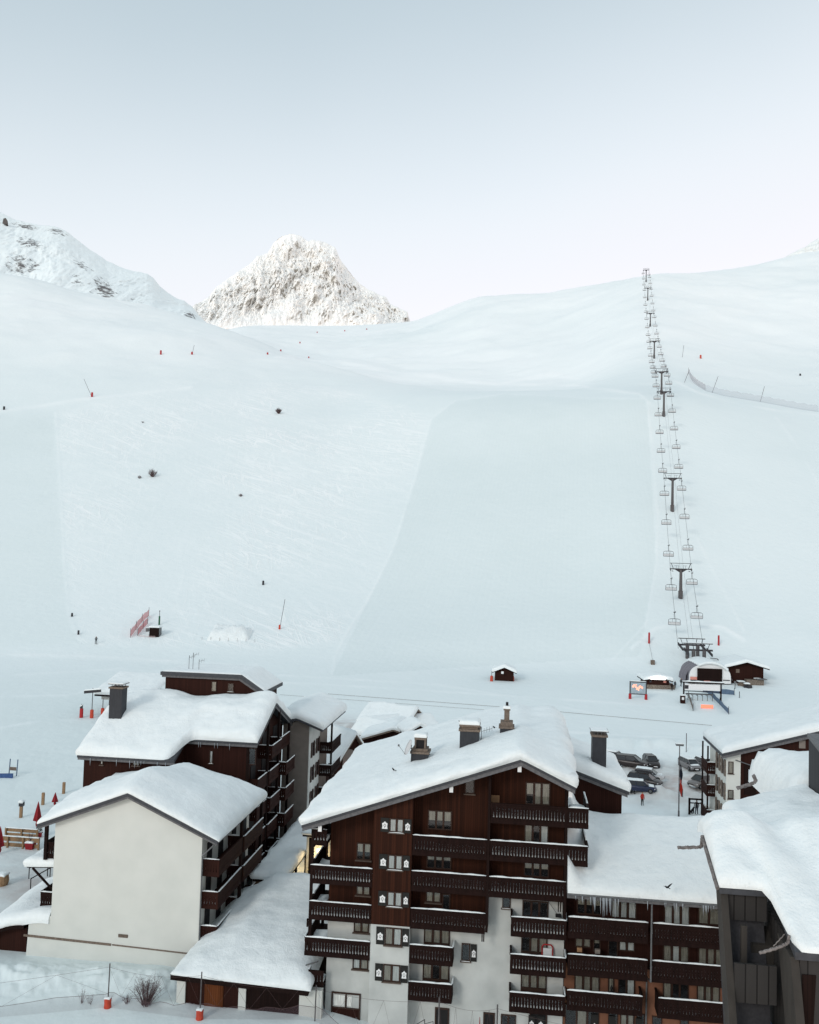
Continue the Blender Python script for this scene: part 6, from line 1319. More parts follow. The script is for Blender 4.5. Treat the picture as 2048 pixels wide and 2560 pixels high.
    if box:
        mb = MB(); mb.add([(x, y, z) for x, k, zz in ((-1.25, .6, .10), (-1.1, 1, .0), (.6, 1, 0), (.95, .7, .06)) for y, z in ((-.40*k, zt+.12), (.40*k, zt+.12), (.40*k, zt+.42-zz), (-.40*k, zt+.42-zz))], [(0, 1, 2, 3), (12, 15, 14, 13)]+[(a, a+4, (a+1) % 4+4+(a//4)*4, (a+1) % 4+(a//4)*4) for a in range(4)]+[(a+4, a+8, (a+1) % 4+8, (a+1) % 4+4) for a in range(4)]+[(a+8, a+12, (a+1) % 4+12, (a+1) % 4+8) for a in range(4)]); mb.build('roof_box', 'dmetal', o)
    o.matrix_world = Matrix.Translation(Vector([float(q) for q in (p[0], p[1], p[2]-.02)])) @ Matrix.Rotation(rz, 4, 'Z') @ Matrix.Scale(sc, 4)
    for c in o.children:
        c.matrix_parent_inverse = Matrix()
        for e in c.children: e.matrix_parent_inverse = Matrix()
    o['group'] = 'cars parked in the snow'; return o
D2 = math.radians
car('parked_car', 'dark brown estate car seen side-on, at the back left of the car park', 1577, 1916, D2(-25), (.020, .013, .012), kind='wagon', sc=1.12)
car('parked_car', 'front end of a dark car half hidden behind the slim chimney', 1536, 1903, D2(-35), (.03, .03, .035), kind='wagon', snowc=.12)
car('parked_car', 'small dark car facing the camera with raised wipers, middle of the back row', 1628, 1914, D2(-88), (.022, .018, .018), snowc=.0)
car('parked_car', 'silver-grey car facing the camera in the snow, right of the lamp post', 1724, 1921, D2(-78), (.17, .165, .17), snowc=.05, kind='suv')
car('parked_car', 'grey car with snow on it, cut off by the shuttered chalet', 1764, 1921, D2(-75), (.16, .16, .17), snowc=.08)
car('parked_car', 'white car with dark windows behind the estate with the roof box', 1622, 1948, D2(-22), (.55, .56, .57), snowc=.10)
car('parked_car', 'dark estate car carrying a black roof box, middle left of the car park', 1612, 1962, D2(-33), (.030, .026, .026), kind='wagon', box=True, sc=1.08)
car('parked_car', 'dark blue car with snowy roof at the front left of the car park', 1600, 1978, D2(-14), (.012, .020, .055), snowc=.12)
car('parked_car', 'silver hatchback turning left beside the shuttered chalet', 1758, 1966, D2(-150), (.16, .15, .145), kind='suv', sc=1.1)
q = tp(905, 1842) if False else None
car('parked_car', 'white snow-covered car seen between the end block balconies and the hamlet', 838, 1866, D2(160), (.55, .56, .57), snowc=.25)
car('parked_car', 'dark car under thick snow, nearest the end block in the alley', 818, 1900, D2(170), (.03, .03, .035), snowc=.4)

# ================================================================== people
def apply_mods(o):
    dg = bpy.context.evaluated_depsgraph_get(); me = bpy.data.meshes.new_from_object(o.evaluated_get(dg)); o.modifiers.clear(); o.data = me
def person(label, px, py, rz, jacket, trousers, pose='stand', hat=None, h=1.76, hands='blackc', skis=False, poles=False, pt=None):
    p = tp(px, py) if pt is None else pt
    k = h/1.76
    J = dict(pel=(0, 0, .95), ch=(0, 0, 1.18), neck=(0, .01, 1.44), n2=(0, .0, 1.52), hd=(0, -.02, 1.62), ht=(0, -.01, 1.73))
    a = {'stand': ((-.10, .0, .50), (-.12, .03, .08), (.10, -.02, .50), (.13, .02, .08)), 'walk': ((-.10, -.16, .52), (-.11, -.18, .10), (.10, .06, .50), (.12, .34, .14)), 'ski': ((-.12, -.14, .52), (-.13, .0, .12), (.12, -.14, .52), (.13, .0, .12))}[pose]
    arms = {'stand': ((-.25, .02, 1.14), (-.24, -.10, .92), (.25, .02, 1.14), (.26, -.08, .90)), 'walk': ((-.25, .10, 1.16), (-.24, -.04, .96), (.25, -.08, 1.16), (.22, -.26, 1.02)), 'ski': ((-.30, -.04, 1.16), (-.28, -.28, 1.05), (.30, -.04, 1.16), (.28, -.28, 1.05))}[pose]
    V = [J['pel'], J['ch'], J['neck'], J['n2'], J['hd'], J['ht']]; R = [.155, .17, .085, .062, .105, .07]; E = [(0, 1), (1, 2), (2, 3), (3, 4), (4, 5)]
    for sgn, (kn, an) in ((-1, a[0:2]), (1, a[2:4])):
        i = len(V); V += [(sgn*.09, 0, .86), kn, an, (an[0], an[1]-.14, .05)]; R += [.105, .075, .055, .045]; E += [(0, i), (i, i+1), (i+1, i+2), (i+2, i+3)]
    for sgn, (el, wr) in ((-1, arms[0:2]), (1, arms[2:4])):
        i = len(V); V += [(sgn*.18, .0, 1.37), el, wr]; R += [.075, .055, .038]; E += [(2, i), (i, i+1), (i+1, i+2)]
        d = np.array(wr)-np.array(el); d = d/np.linalg.norm(d); palm = np.array(wr)+d*.07; j = len(V); V += [tuple(palm)]; R += [.035]; E += [(i+2, j)]
        sd_ = np.cross(d, (1, 0, 0)); sd_ /= np.linalg.norm(sd_)
        for q, (o_, l_) in enumerate(((-.030, .062), (-.010, .075), (.010, .072), (.030, .055))):
            b = palm+sd_*o_+d*.02; t = b+d*l_+np.array([-sgn*.015, 0, 0]); n = len(V); V += [tuple(b), tuple(t)]; R += [.010, .008]; E += [(j, n), (n, n+1)]
        n = len(V); b = palm-sd_*.035-d*.01; V += [tuple(b), tuple(b-sd_*.03+d*.03)]; R += [.012, .009]; E += [(j, n), (n, n+1)]
    me = bpy.data.meshes.new('body'); me.from_pydata([tuple(x*k for x in v) for v in V], E, []); body = bpy.data.objects.new('body', me); COL.objects.link(body)
    m = body.modifiers.new('s', 'SKIN'); sv = me.skin_vertices[0].data
    for i, r in enumerate(R): sv[i].radius = (r*k, r*k*(.82 if i < 2 else 1))
    sv[0].use_root = True
    ss = body.modifiers.new('u', 'SUBSURF'); ss.levels = 1; ss.render_levels = 1
    apply_mods(body)
    me = body.data; me.materials.clear()
    for q in (jacket, trousers, 'skin', hat or 'blackc', hands, 'blackc'): me.materials.append(M[q])
    for f in me.polygons:
        c = f.center/k
        if c.z < .13: mi = 5
        elif abs(c.x) > .17 and c.z < 1.06 and (abs(c.x) > .2 or c.y < -.1): mi = 4 if c.z < (.93 if pose == 'stand' else 1.03) else 0
        elif c.z < .84: mi = 1
        elif c.z < 1.50: mi = 0
        elif c.z > 1.66 or (c.y > .02 and c.z > 1.55): mi = 3
        else: mi = 2
        f.material_index = mi; f.use_smooth = True
    o = thing('person', label, 'person', (0, 0, 0)); body.parent = o
    mb = MB(); c = np.array([0, -.115, 1.63])*k; mb.lathe(c-ZZ*.03, [(.004, 0), (.014, .01), (.010, .04), (.004, .05)], 6); mb.tube(c+np.array([-.03, .015, .02]), c+np.array([-.03, .005, .02]), .008); mb.tube(c+np.array([.03, .015, .02]), c+np.array([.03, .005, .02]), .008); mb.tube(c+np.array([-.02, .012, -.055]), c+np.array([.02, .012, -.055]), .006); q = mb.build('face', 'skin', body); q.matrix_parent_inverse = Matrix()
    if poles or skis:
        for s in (-1, 1):
            mb = MB(); mb.tube((s*.30, -.32, 1.08), (s*.38, -.30, .02), .012); q = mb.build('ski_pole', 'dmetal', o); q.matrix_parent_inverse = Matrix()
    if skis:
        for s in (-1, 1):
            mb = MB(); mb.beam((s*.13, .75, .03), (s*.13, -.85, .03), .09, .03); q = mb.build('ski', 'dmetal', o); q.matrix_parent_inverse = Matrix()
    o.matrix_world = Matrix.Translation(Vector([float(q) for q in p])) @ Matrix.Rotation(rz, 4, 'Z')
    return o, p
M['redjacket'] = mat('red_jacket', (.42, .03, .018), .75, .15, 8); M['teal'] = mat('dark_teal_jacket', (.03, .075, .075), .8, .15, 8); M['navy'] = mat('navy_cloth', (.012, .014, .028), .8, .2, 8)
person('person in a red-orange jacket and black trousers standing in the car park', 1606, 2014, .3, 'redjacket', 'blackc', 'stand', 'blackc')
person('person in a dark teal jacket beside the blue car', 1583, 1986, 1.2, 'teal', 'blackc', 'walk', 'blackc')
_, p = person('person in black with a hood standing under the dark wooden gate frame', 1742, 2036, 2.9, 'blackc', 'navy', 'stand', 'blackc', h=1.8)
person('person in black walking towards the station, between cabin and gate', 1703, 1716, .4, 'blackc', 'blackc', 'walk')
person('person in dark brown clothes, left one of the pair by the ticket cabin', 1680, 1727, -.3, 'post', 'blackc', 'stand')
person('shorter person in black, right one of the pair by the ticket cabin', 1688, 1721, .2, 'navy', 'blackc', 'stand', h=1.62)
person('skier in black with poles standing at the foot of the tracked slope', 240, 1609, .5, 'blackc', 'navy', 'ski', skis=True)
# the dog at the gate
dp = tp(1731, 2034); o = thing('dog', 'black dog sitting at the feet of the person under the gate frame', 'dog', (0, 0, 0))
V = [(0, .18, .28), (0, 0, .42), (0, -.16, .56), (0, -.24, .72), (0, -.36, .74), (0, -.45, .71), (-.08, .22, .18), (-.10, .04, .12), (-.10, -.08, .03), (.08, .22, .18), (.10, .04, .12), (.10, -.08, .03), (-.07, -.16, .40), (-.07, -.20, .20), (-.07, -.26, .03), (.07, -.16, .40), (.07, -.20, .20), (.07, -.26, .03), (0, .34, .14), (0, .52, .08), (-.05, -.22, .80), (-.06, -.21, .86), (.05, -.22, .80), (.06, -.21, .86)]
E = [(0, 1), (1, 2), (2, 3), (3, 4), (4, 5), (0, 6), (6, 7), (7, 8), (0, 9), (9, 10), (10, 11), (2, 12), (12, 13), (13, 14), (2, 15), (15, 16), (16, 17), (0, 18), (18, 19), (3, 20), (20, 21), (3, 22), (22, 23)]
R = [.15, .15, .13, .09, .065, .035, .09, .05, .03, .09, .05, .03, .06, .04, .03, .06, .04, .03, .04, .02, .03, .012, .03, .012]
me = bpy.data.meshes.new('body'); me.from_pydata(V, E, []); b = bpy.data.objects.new('body', me); COL.objects.link(b); b.modifiers.new('s', 'SKIN')
for i, r in enumerate(R): me.skin_vertices[0].data[i].radius = (r, r)
me.skin_vertices[0].data[1].use_root = True; ss = b.modifiers.new('u', 'SUBSURF'); ss.levels = 1; apply_mods(b); b.data.materials.clear(); b.data.materials.append(M['blackc']); b.parent = o
o.matrix_world = Matrix.Translation(Vector([float(q) for q in dp])) @ Matrix.Rotation(2.0, 4, 'Z')

# ================================================================== street furniture by the car park
p = tp(1697, 2052); zl = atY(1699, 1857, p[1])[2]
o = thing('street_lamp', 'tall thin grey lamp post with a small flat head in the car park', 'street lamp', p)
mb = MB(); mb.tube(p-ZZ*1, p+ZZ*1.2, .11, 8); mb.tube(p+ZZ*1.2, np.array([p[0], p[1], zl-.3]), .08, 8, .055); mb.build('pole', 'lift', o)
mb = MB(); mb.box(Frame(p), -.45, .45, -.28, .28, zl-.35, zl-.12); mb.build('lamp_head', 'metal', o); snow(Frame(p), -.45, .45, -.28, .28, lambda s, d: zl-.118+0*s, .12, .15, step=.2, parent=o, name='snow')
zf = atY(1700, 1930, p[1])[2]; zf2 = atY(1700, 1965, p[1])[2]
for z0, m, lab in ((zf, 'navy', 'dark'), (zf2, 'redjacket', 'faded red')):
    q = thing('flag', '%s furled flag tied to the tall lamp post' % lab, 'flag', (p[0], p[1], z0)); mb = MB()
    mb.grid(np.array([[(p[0]+.08+.22*u+.06*math.sin(v*7+u*4), p[1]+.1*math.sin(v*5+u*6), z0+.9-1.8*v-.35*u) for u in np.linspace(0, 1.3, 6)] for v in np.linspace(0, 1, 9)])); mb.build('cloth', m, q)
for x, yb, yt, lab in ((1716, 1880, 1833, 'thin slalom pole in the snow bank behind the car park'), (1706, 1992, 1972, 'short dark post right of the lamp post')):
    p = tp(x, yb); z1 = atY(x, yt, p[1])[2]; o = thing('marker_pole', lab, 'pole', p); mb = MB(); mb.tube(p-ZZ*.5, np.array([p[0], p[1], z1]), .06 if yt < 1900 else .1, 6); mb.build('pole', 'lift', o)
p = tp(1740, 2037); F = Frame(p, .1); a = F.px(1724, 2000, 0)[0]; b = F.px(1756, 2000, 0)[0]; zt = F.px(1740, 1996, 0)[1]
o = thing('gate_frame', 'dark wooden gate frame with two crossbars beside the chalet', 'gate', p, -.1)
for s in (a, b): mb = MB(); mb.box(F, s-.11, s+.11, -.11, .11, p[2]-1, zt); mb.build('post', 'post', o)
mb = MB(); mb.box(F, a+.111, b-.111, -.09, .09, zt-.2, zt-.02); mb.build('beam', 'post', o); mb = MB(); mb.box(F, a+.111, b-.111, -.06, .06, zt-.65, zt-.53); mb.build('crossbar', 'post', o)
p = tp(1766, 2038); F = Frame(p, .1); o = thing('waste_bin', 'small square bin with white rim beside the gate frame', 'bin', p, -.1); mb = MB(); mb.box(F, -.5, .5, -.4, .4, p[2]-.3, p[2]+.95); mb.build('body', 'dmetal', o); mb = MB(); mb.box(F, -.56, .56, -.46, .46, p[2]+.951, p[2]+1.05); mb.build('lid', 'whitep', o); snow(F, -.55, .55, -.45, .45, lambda s, d: p[2]+1.06+0*s, .3, .3, step=.2, parent=o, name='snow')

# ================================================================== slope markers: padded snow guns, poles, shrubs, huts
def marker(px, py, h, label, pad=1., padc='orangepad', lean=0., pole=0., cat='slope marker', r=.22):
    p = tp(px, py); o = thing('slope_marker', label, cat, p, 0, 'markers on the slopes')
    if pad:
        mb = MB(); mb.lathe(p-ZZ*.2, [(r*.9, 0), (r, .2), (r*.95, pad+.1), (r*.6, pad+.2)], 8); mb.build('padding', padc, o)
    if pole: mb = MB(); mb.tube(p-ZZ*.3, p+ZZ*pole+np.array([lean, 0, 0]), .035+.00012*p[1], 5); mb.build('pole', 'lift', o)
    return o
for x, y, pad, pole, lean, lab, pc in (
    (402, 886, 2.6, 0, 0, 'red padded marker high on the left hill, left of a pair', 'redpad'), (480, 886, 1.7, 6, 1.2, 'red marker with a faint pole high on the left hill, right of a pair', 'redpad'),
    (230, 992, 2.3, 9, -4.5, 'red padded snow lance with long leaning pole on the left hill', 'redpad'), (699, 1573, 1.1, 7.5, 1.1, 'orange-red padded base with a tall pole, below the tracked slope', 'orangepad'),
    (1752, 896, 2.2, 0, 0, 'orange padded marker on the upper right slope', 'orangepad'),
    (1623, 1608, 2.6, 0, 0, 'red padded column on the mound left of the lift station', 'redpad'), (1797, 1613, 2.4, 0, 0, 'red padded column on the mound right of the lift station', 'redpad'),
    (2001, 939, 1.2, 0, 0, 'small dark marker far right on the slope', 'dmetal'), (793, 832, 1.5, 0, 0, 'tiny orange marker in the saddle below the peak, lower left', 'redpad'),
    (862, 828, 1.5, 0, 0, 'tiny marker in the saddle below the peak, middle', 'redpad'), (917, 824, 1.5, 0, 0, 'tiny marker in the saddle, furthest right of three', 'redpad'),
    (750, 858, 1.6, 0, 0, 'tiny marker in the bowl under the saddle', 'redpad'), (702, 878, 1.4, 0, 0, 'tiny marker in the bowl, left of a close pair', 'redpad'), (669, 886, 1.4, 0, 0, 'tiny marker on the crest edge of the left hill', 'redpad'), (772, 895, 1.4, 0, 0, 'tiny marker by the piste road under the bowl', 'redpad'),
    (180, 1541, .9, 0, 0, 'tiny dark stake at the left edge of the tracked slope', 'dmetal'), (196, 1586, 1.0, 0, 0, 'short dark stake at the lower left corner of the tracked slope', 'dmetal'), (658, 1462, 1.2, 0, 0, 'dark stake standing alone on the tracked slope', 'dmetal'), (10, 1024, 1.6, 0, 0, 'tiny dark stake at the far left on the piste crest', 'dmetal')):
    marker(x, y, 0, lab, pad, pc, lean, pole, r=.20+.0006*max(0, 1700-y)*.8)
for x, y, hh, ln, lab in ((1706, 893, 10, .9, 'long thin pole on the upper right slope beside the lift'), (1711, 956, 9, 2.6, 'leaning pole at the start of the curved red net'), (1780, 982, 11, 3.0, 'leaning pole in the middle of the curved net'), (1901, 1004, 10, 2.0, 'leaning pole at the right end of the curved net')):
    p = tp(x, y); o = thing('slope_pole', lab, 'pole', p, 0, 'net poles on the upper slope'); mb = MB(); mb.tube(p-ZZ*.3, p+ZZ*hh*.75+np.array([ln, 0, 0]), .10, 5); mb.build('pole', 'lift', o)
p = tp(1632, 1660); q = tp(1623, 1611); o = thing('snow_lance_hose', 'small box with a thin cable up to the left red column', 'box', p); mb = MB(); mb.box(Frame(p), -.45, .45, -.4, .4, p[2]-.2, p[2]+.9); mb.build('body', 'cap', o); mb = MB(); mb.tube(p+ZZ*.8, q+ZZ*.4, .03, 4); mb.build('cable', 'lift', o)
def meshnet(m_name, colr, dens):
    m = bpy.data.materials.new(m_name); m.use_nodes = True; n = m.node_tree.nodes; l = m.node_tree.links; b = n['Principled BSDF']; b.inputs['Base Color'].default_value = colr+(1,); b.inputs['Roughness'].default_value = .8
    t = n.new('ShaderNodeBsdfTransparent'); mx = n.new('ShaderNodeMixShader'); mx.inputs[0].default_value = dens; l.new(t.outputs[0], mx.inputs[1]); l.new(b.outputs[0], mx.inputs[2]); l.new(mx.outputs[0], n['Material Output'].inputs[0]); M[m_name] = m
meshnet('pale_net', (.55, .42, .42), .35); meshnet('grey_net', (.42, .45, .50), .35); meshnet('red_net', (.50, .05, .06), .62); meshnet('front_net', (.20, .13, .15), .15)
net('pinkish grey safety net curving across the upper right slope', [(1722, 935), (1732, 955), (1765, 978), (1810, 990), (1870, 1000), (1950, 1014), (2047, 1030)], 3.4, 'grey_net', every=9)
net('red stretch of safety net where the curved net begins', [(1721, 932), (1731, 952), (1764, 975)], 3.0, 'pale_net', every=9, pole=False)
net('red piste fence running up the slope left of the small dark box hut', [(326, 1594), (340, 1575), (355, 1556), (372, 1540)], 1.9, 'red_net')
net('shorter second red fence overlapping the first, nearer the dark box hut', [(344, 1590), (358, 1572), (369, 1560)], 1.7, 'red_net')
net('faint pink net laid along the snow below the dark box hut', [(345, 1592), (370, 1594), (389, 1595)], .5, 'pale_net', pole=False)
p = tp(388, 1589); F = Frame(p, .05); o = thing('box_hut', 'small black box hut with snow on top beside the red fences', 'hut', p)
mb = MB(); mb.prism(F, [(-1.2, p[2]-.5), (1.2, p[2]-.5), (1.15, p[2]+2.0), (-1.1, p[2]+2.0)], -1.0, 1.0); mb.build('wall', 'wood2', o); snow(F, -1.2, 1.25, -1.1, 1.1, lambda s, d: p[2]+2.01+0*s, .45, .5, step=.3, parent=o, name='roof_snow', seed=4); mb = MB(); mb.box(F, 1.201, 1.26, -.9, .9, p[2], p[2]+1.9); mb.build('side_panel', 'metal', o)
p = tp(369, 1578); o = thing('small_cabinet', 'small grey cabinet between the red fence and the box hut', 'cabinet', p); mb = MB(); mb.box(Frame(p), -.35, .35, -.3, .3, p[2]-.2, p[2]+.8); mb.build('body', 'metal', o); snow(Frame(p), -.4, .4, -.35, .35, lambda s, d: p[2]+.81+0*s, .2, .2, step=.2, parent=o, name='snow')
p = tp(398, 1562); o = thing('green_pole', 'green padded pole with a pale tip behind the small box hut', 'pole', p); mb = MB(); mb.lathe(p-ZZ*.2, [(.2, 0), (.22, .2), (.22, 2.3), (.15, 2.4)], 8); mb.build('padding', 'green', o); mb = MB(); mb.tube(p+ZZ*2.2, p+ZZ*3.4, .07); mb.lathe(p+ZZ*3.3, [(.05, 0), (.16, .05), (.16, .25), (.05, .3)], 8); mb.build('pole_tip', 'metal', o)
# heap of ploughed snow with stakes around it
p = tp(575, 1590); F = Frame((p[0], p[1]), 0); o = snow(F, -5, 5, -3, 3.5, lambda s, d: p[2]-.3+(d+0)*.35, 2.2, 3.0, step=.5, nz=.9, seed=17, name='snow_heap', nscale=2.2, oh=.0, material='snowr'); tag(o, 'rough heap of ploughed snow on the piste below the tracked slope', 'snow heap')
for k, x in enumerate(range(505, 640, 22)):
    q = tp(x, 1600+k); o = thing('snow_stake', 'thin stake in front of the snow heap, %s from the left' % ORD[k], 'stake', q, 0, 'stakes round the snow heap'); mb = MB(); mb.tube(q-ZZ*.2, q+ZZ*.8, .035, 5); mb.build('pole', 'greyp', o)
def shrub(px, py, w_, h, label, n=40, r=.03, seed=1, pt=None):
    p = tp(px, py) if pt is None else pt; rs = np.random.RandomState(seed); o = thing('bare_shrub', label, 'shrub', p)
    mb = MB()
    for k in range(n):
        a = rs.rand()*6.28; sp = w_*.5*(rs.rand()**.6); hh = h*(.55+.45*rs.rand())*(1-.35*(sp/(w_*.5))**2); b = p+np.array([math.cos(a)*sp*.18, math.sin(a)*sp*.18, -.1]); c = p+np.array([math.cos(a)*sp*.6, math.sin(a)*sp*.6, hh*.55]); e = p+np.array([math.cos(a)*sp, math.sin(a)*sp, hh])
        mb.tube(b, c, r, 4, r*.7); mb.tube(c, e, r*.7, 4, r*.3)
        for j in range(5):
            t = rs.rand(); q = (c+(e-c)*t); v = rs.randn(3)*w_*.10; v[2] = abs(v[2])*1.2; mb.tube(q, q+v, r*.45, 3, r*.2)
    mb.build('branches', 'twig', o); return o
shrub(381, 1192, 4.2, 3.0, 'grey leafless bush, larger one on the tracked slope', 60, .05, 1); shrub(349, 1196, 1.8, 1.2, 'small twiggy bush left of the larger one on the tracked slope', 24, .04, 2); shrub(697, 1034, 3.6, 2.6, 'dark round bush high on the tracked slope', 80, .07, 3)
shrub(602, 1241, 2.0, 1.0, 'low snow-dusted bush in the middle of the tracked slope', 26, .04, 4); shrub(357, 1057, 1.5, .9, 'faint tiny twig tuft near the top of the tracked slope', 14, .04, 5)
shrub(365, 2512, 2.7, 2.05, 'reddish leafless bush behind the front net, left of the garage', 95, .016, 6); shrub(204, 2508, .8, 1.2, 'thin dry twigs left of the reddish bush, taller tuft', 12, .010, 7); shrub(225, 2510, .9, .8, 'thin dry twigs left of the reddish bush, lower tuft', 10, .010, 8); shrub(318, 2508, 1.0, .6, 'low twiggy tuft at the left foot of the reddish bush', 24, .012, 9)

# ================================================================== the net fence in front
def fpost(px, py, ytop, pad, lab, r=.045):
    p = tp(px, py, 45.); z1 = atY(px+2, ytop, p[1])[2]; o = thing('fence_post', lab, 'fence post', p, 0, 'posts of the front net fence')
    mb = MB(); mb.tube(p-ZZ*.6, np.array([p[0]+.03, p[1], z1]), r, 8); mb.build('pole', 'lift', o)
    if pad:
        mb = MB(); mb.lathe(p-ZZ*.05, [(.24, 0), (.27, .05), (.25, .35), (.27, .68), (.22, .70)], 12); mb.build('padding', 'orangepad', o); snow(Frame(p), -.2, .2, -.2, .2, lambda s, d: p[2]+.66+0*s, .12, .15, step=.15, parent=o, name='snow')
    return p, z1
PP = [fpost(269, 2519, 2409, True, 'grey pole with orange padded foot, left one of the front net fence'), fpost(499, 2548, 2430, True, 'grey pole with orange padded foot in front of the garage doors'),
      fpost(787, 2553, 2463, False, 'bare brown pole left of the chalet garage door'), ]
x3 = atY(1096, 2560, 60.); 
for x, yt, lab in ((1097, 2493, 'bare grey pole before the middle of the chalet front'), (1243, 2512, 'bare grey pole before the right of the chalet front')):
    X = atY(x, 2560, 60.5); z1 = atY(x, yt, 60.5)[2]; p = np.array([X[0], X[1], 0.]); o = thing('fence_post', lab, 'fence post', p, 0, 'posts of the front net fence'); mb = MB(); mb.tube(p-ZZ*3, np.array([p[0], p[1], z1]), .05, 8); mb.build('pole', 'lift', o); PP.append((p, z1))
NF = thing('net_fence', 'sagging fine safety net with support ropes strung across the foreground', 'net fence', PP[0][0])
pts = [(np.array([-45., 61., 0]), 2.2)] + [(p, z) for p, z in PP] + [(np.array([22., 59., 0]), 2.4)]
sheet = MB(); ropes = MB()
for (a, za), (b, zb_) in zip(pts[:-1], pts[1:]):
    n = 14; lo = []; hi = []
    for k in range(n+1):
        t = k/n; q = a+(b-a)*t; g = tz(q[0], q[1]) if q[1] < 61.5 else tz(q[0], q[1]); sag = 4*t*(1-t)
        hi.append(np.array([q[0], q[1], g+1.05-.28*sag+.10*math.sin(k*1.7)])); lo.append(np.array([q[0], q[1], g-.05]))
    sheet.grid(np.array([lo, hi]).transpose(1, 0, 2)); ropes.path(hi, .014, 4)
    top = [a*(1-t)+b*t + ZZ*((za*(1-t)+zb_*t)-(a[2]*(1-t)+b[2]*t)-.25-.35*4*t*(1-t)) for t in np.linspace(0, 1, n+1)]; ropes.path(top, .008, 4)
    for k in range(0, n, 4):
        ropes.tube(top[k], hi[min(n, k+2)], .006, 4); ropes.tube(hi[min(n, k+2)], top[min(n, k+4)], .006, 4)
sheet.build('netting', 'front_net', NF, fix=False); ropes.build('ropes', 'twig', NF)
p = np.array([atY(1212, 2560, 61.)[0]-.3, 61., 0.]); q = atY(1200, 2543, 61.); o = thing('closed_parasol', 'small dark red folded parasol at the foot of the chalet front', 'parasol', p); mb = MB(); mb.lathe(np.array([q[0], 61., -.6]), [(.03, 0), (.05, .3), (.16, .35), (.10, 1.0), (.02, q[2]+.6)], 8); mb.build('canopy', 'redcloth', o)
o = thing('stair_rail', 'thin dark metal handrail at the foot of the middle chalet wall', 'handrail', FA.w(5.6, -1, 0)); mb = MB()
mb.path([atY(1040, 2562, 61.), atY(1062, 2549, 61.), atY(1062, 2575, 61.)], .025, 5); mb.path([atY(1062, 2560, 61.), atY(1083, 2554, 61.), atY(1083, 2580, 61.)], .02, 5); mb.build('rail', 'dmetal', o)

# ================================================================== the terrace on the left
def parasol(px, yb, yt, lab, r=.42):
    p = tp(px, yb); z1 = atY(px, yt, p[1])[2]; h = z1-p[2]; o = thing('closed_parasol', lab, 'parasol', p, 0, 'folded red parasols on the terrace')
    mb = MB(); mb.tube(p-ZZ*.3, p+ZZ*h*.35, .04); mb.build('pole', 'metal', o)
    mb = MB(); n = 14; prof = [(r*.30, .06), (r*.42, .16), (r*.30, .24), (r*1.0, .30), (r*.72, .52), (r*.40, .76), (r*.05, 1.0)]; P = []
    for rr, z in prof: P.append([(p[0]+rr*(1+.22*math.cos(5*a))*math.cos(a), p[1]+rr*(1+.22*math.cos(5*a))*math.sin(a), p[2]+h*z) for a in np.linspace(0, 2*math.pi, 26)])
    mb.grid(np.array(P)); mb.build('canopy', 'redcloth', o, True)
parasol(93, 2070, 2004, 'closed dark red parasol on the terrace, nearest the cream gable roof'); parasol(137, 2014, 1981, 'closed dark red parasol peeping over the cream gable roof', .34); parasol(-2, 2135, 2066, 'closed dark red parasol cut by the left edge of the picture')
for x, yb, yt, lab, hd in ((52, 2044, 2003, 'squat timber post with a snowy lamp box on the terrace', True), (107, 2012, 1982, 'timber post between the two parasols', False), (159, 1984, 1956, 'timber post beside the brown block corner', False)):
    p = tp(x, yb); z1 = atY(x, yt, p[1])[2]; F = Frame(p, 0); o = thing('timber_post', lab, 'post', p); mb = MB(); mb.box(F, -.15, .15, -.15, .15, p[2]-.5, z1-(.55 if hd else 0)); mb.build('post', 'pine', o)
    if hd: mb = MB(); mb.box(F, -.22, .27, -.25, .25, z1-.549, z1-.05); mb.build('lamp_box', 'dmetal', o); snow(F, -.28, .25, -.28, .25, lambda s, d: z1-.15+0*s, .3, .2, step=.15, parent=o, name='snow')
def benchwall(lab, x0, x1, yb, yt):
    p = tp((x0+x1)/2, yb); a = atY(x0, yb, p[1]); b = atY(x1, yb, p[1]); F = Frame((a[0], a[1]), YAW); L = float((b-a)@F.u); z1 = F.px((x0+x1)/2, yt, 0)[1]; zg = p[2]; o = thing('plank_fence', lab, 'fence', a, -YAW)
    n = max(2, int(L/1.6)); mb = MB()
    for k in range(n+1): s = L*k/n; mb = MB(); mb.box(F, s-.08, s+.08, -.1, .1, zg-.5, z1); mb.build('post', 'pine', o)
    H_ = z1-zg
    for f0, f1 in ((.08, .40), (.55, .92)):
        mb = MB(); mb.box(F, 0, L, .101, .15, zg+H_*f0, zg+H_*f1); mb.build('board', 'pine', o)
    snow_strip(F.w(0, .05, z1), F.w(L, .05, z1), .3, .12, x0, o)
benchwall('upper pale timber fence of the snowy terrace', 14, 98, 2092, 2072); benchwall('lower pale timber fence of the snowy terrace', -20, 104, 2118, 2092)
p = tp(76, 2122); F = Frame(p, YAW); o = thing('planter', 'dark red square planter with a bare plant on the terrace', 'planter', p, -YAW); mb = MB(); mb.hull8([F.w(s*k, d*k, p[2]+z) for z, k in ((-.1, .8), (.65, 1)) for d in (-.4, .4) for s in (-.45, .45)]); mb.build('box', 'redcloth', o)
snow(F, -.42, .42, -.38, .38, lambda s, d: p[2]+.66+0*s, .2, .2, step=.2, parent=o, name='snow'); mb = MB(); rs = np.random.RandomState(3)
for k in range(30): a = p+ZZ*.7; b = a+np.array([rs.randn()*.25, rs.randn()*.25, .5+.6*rs.rand()]); mb.tube(a, b, .02, 4, .006)
mb.build('plant', 'twig', o)
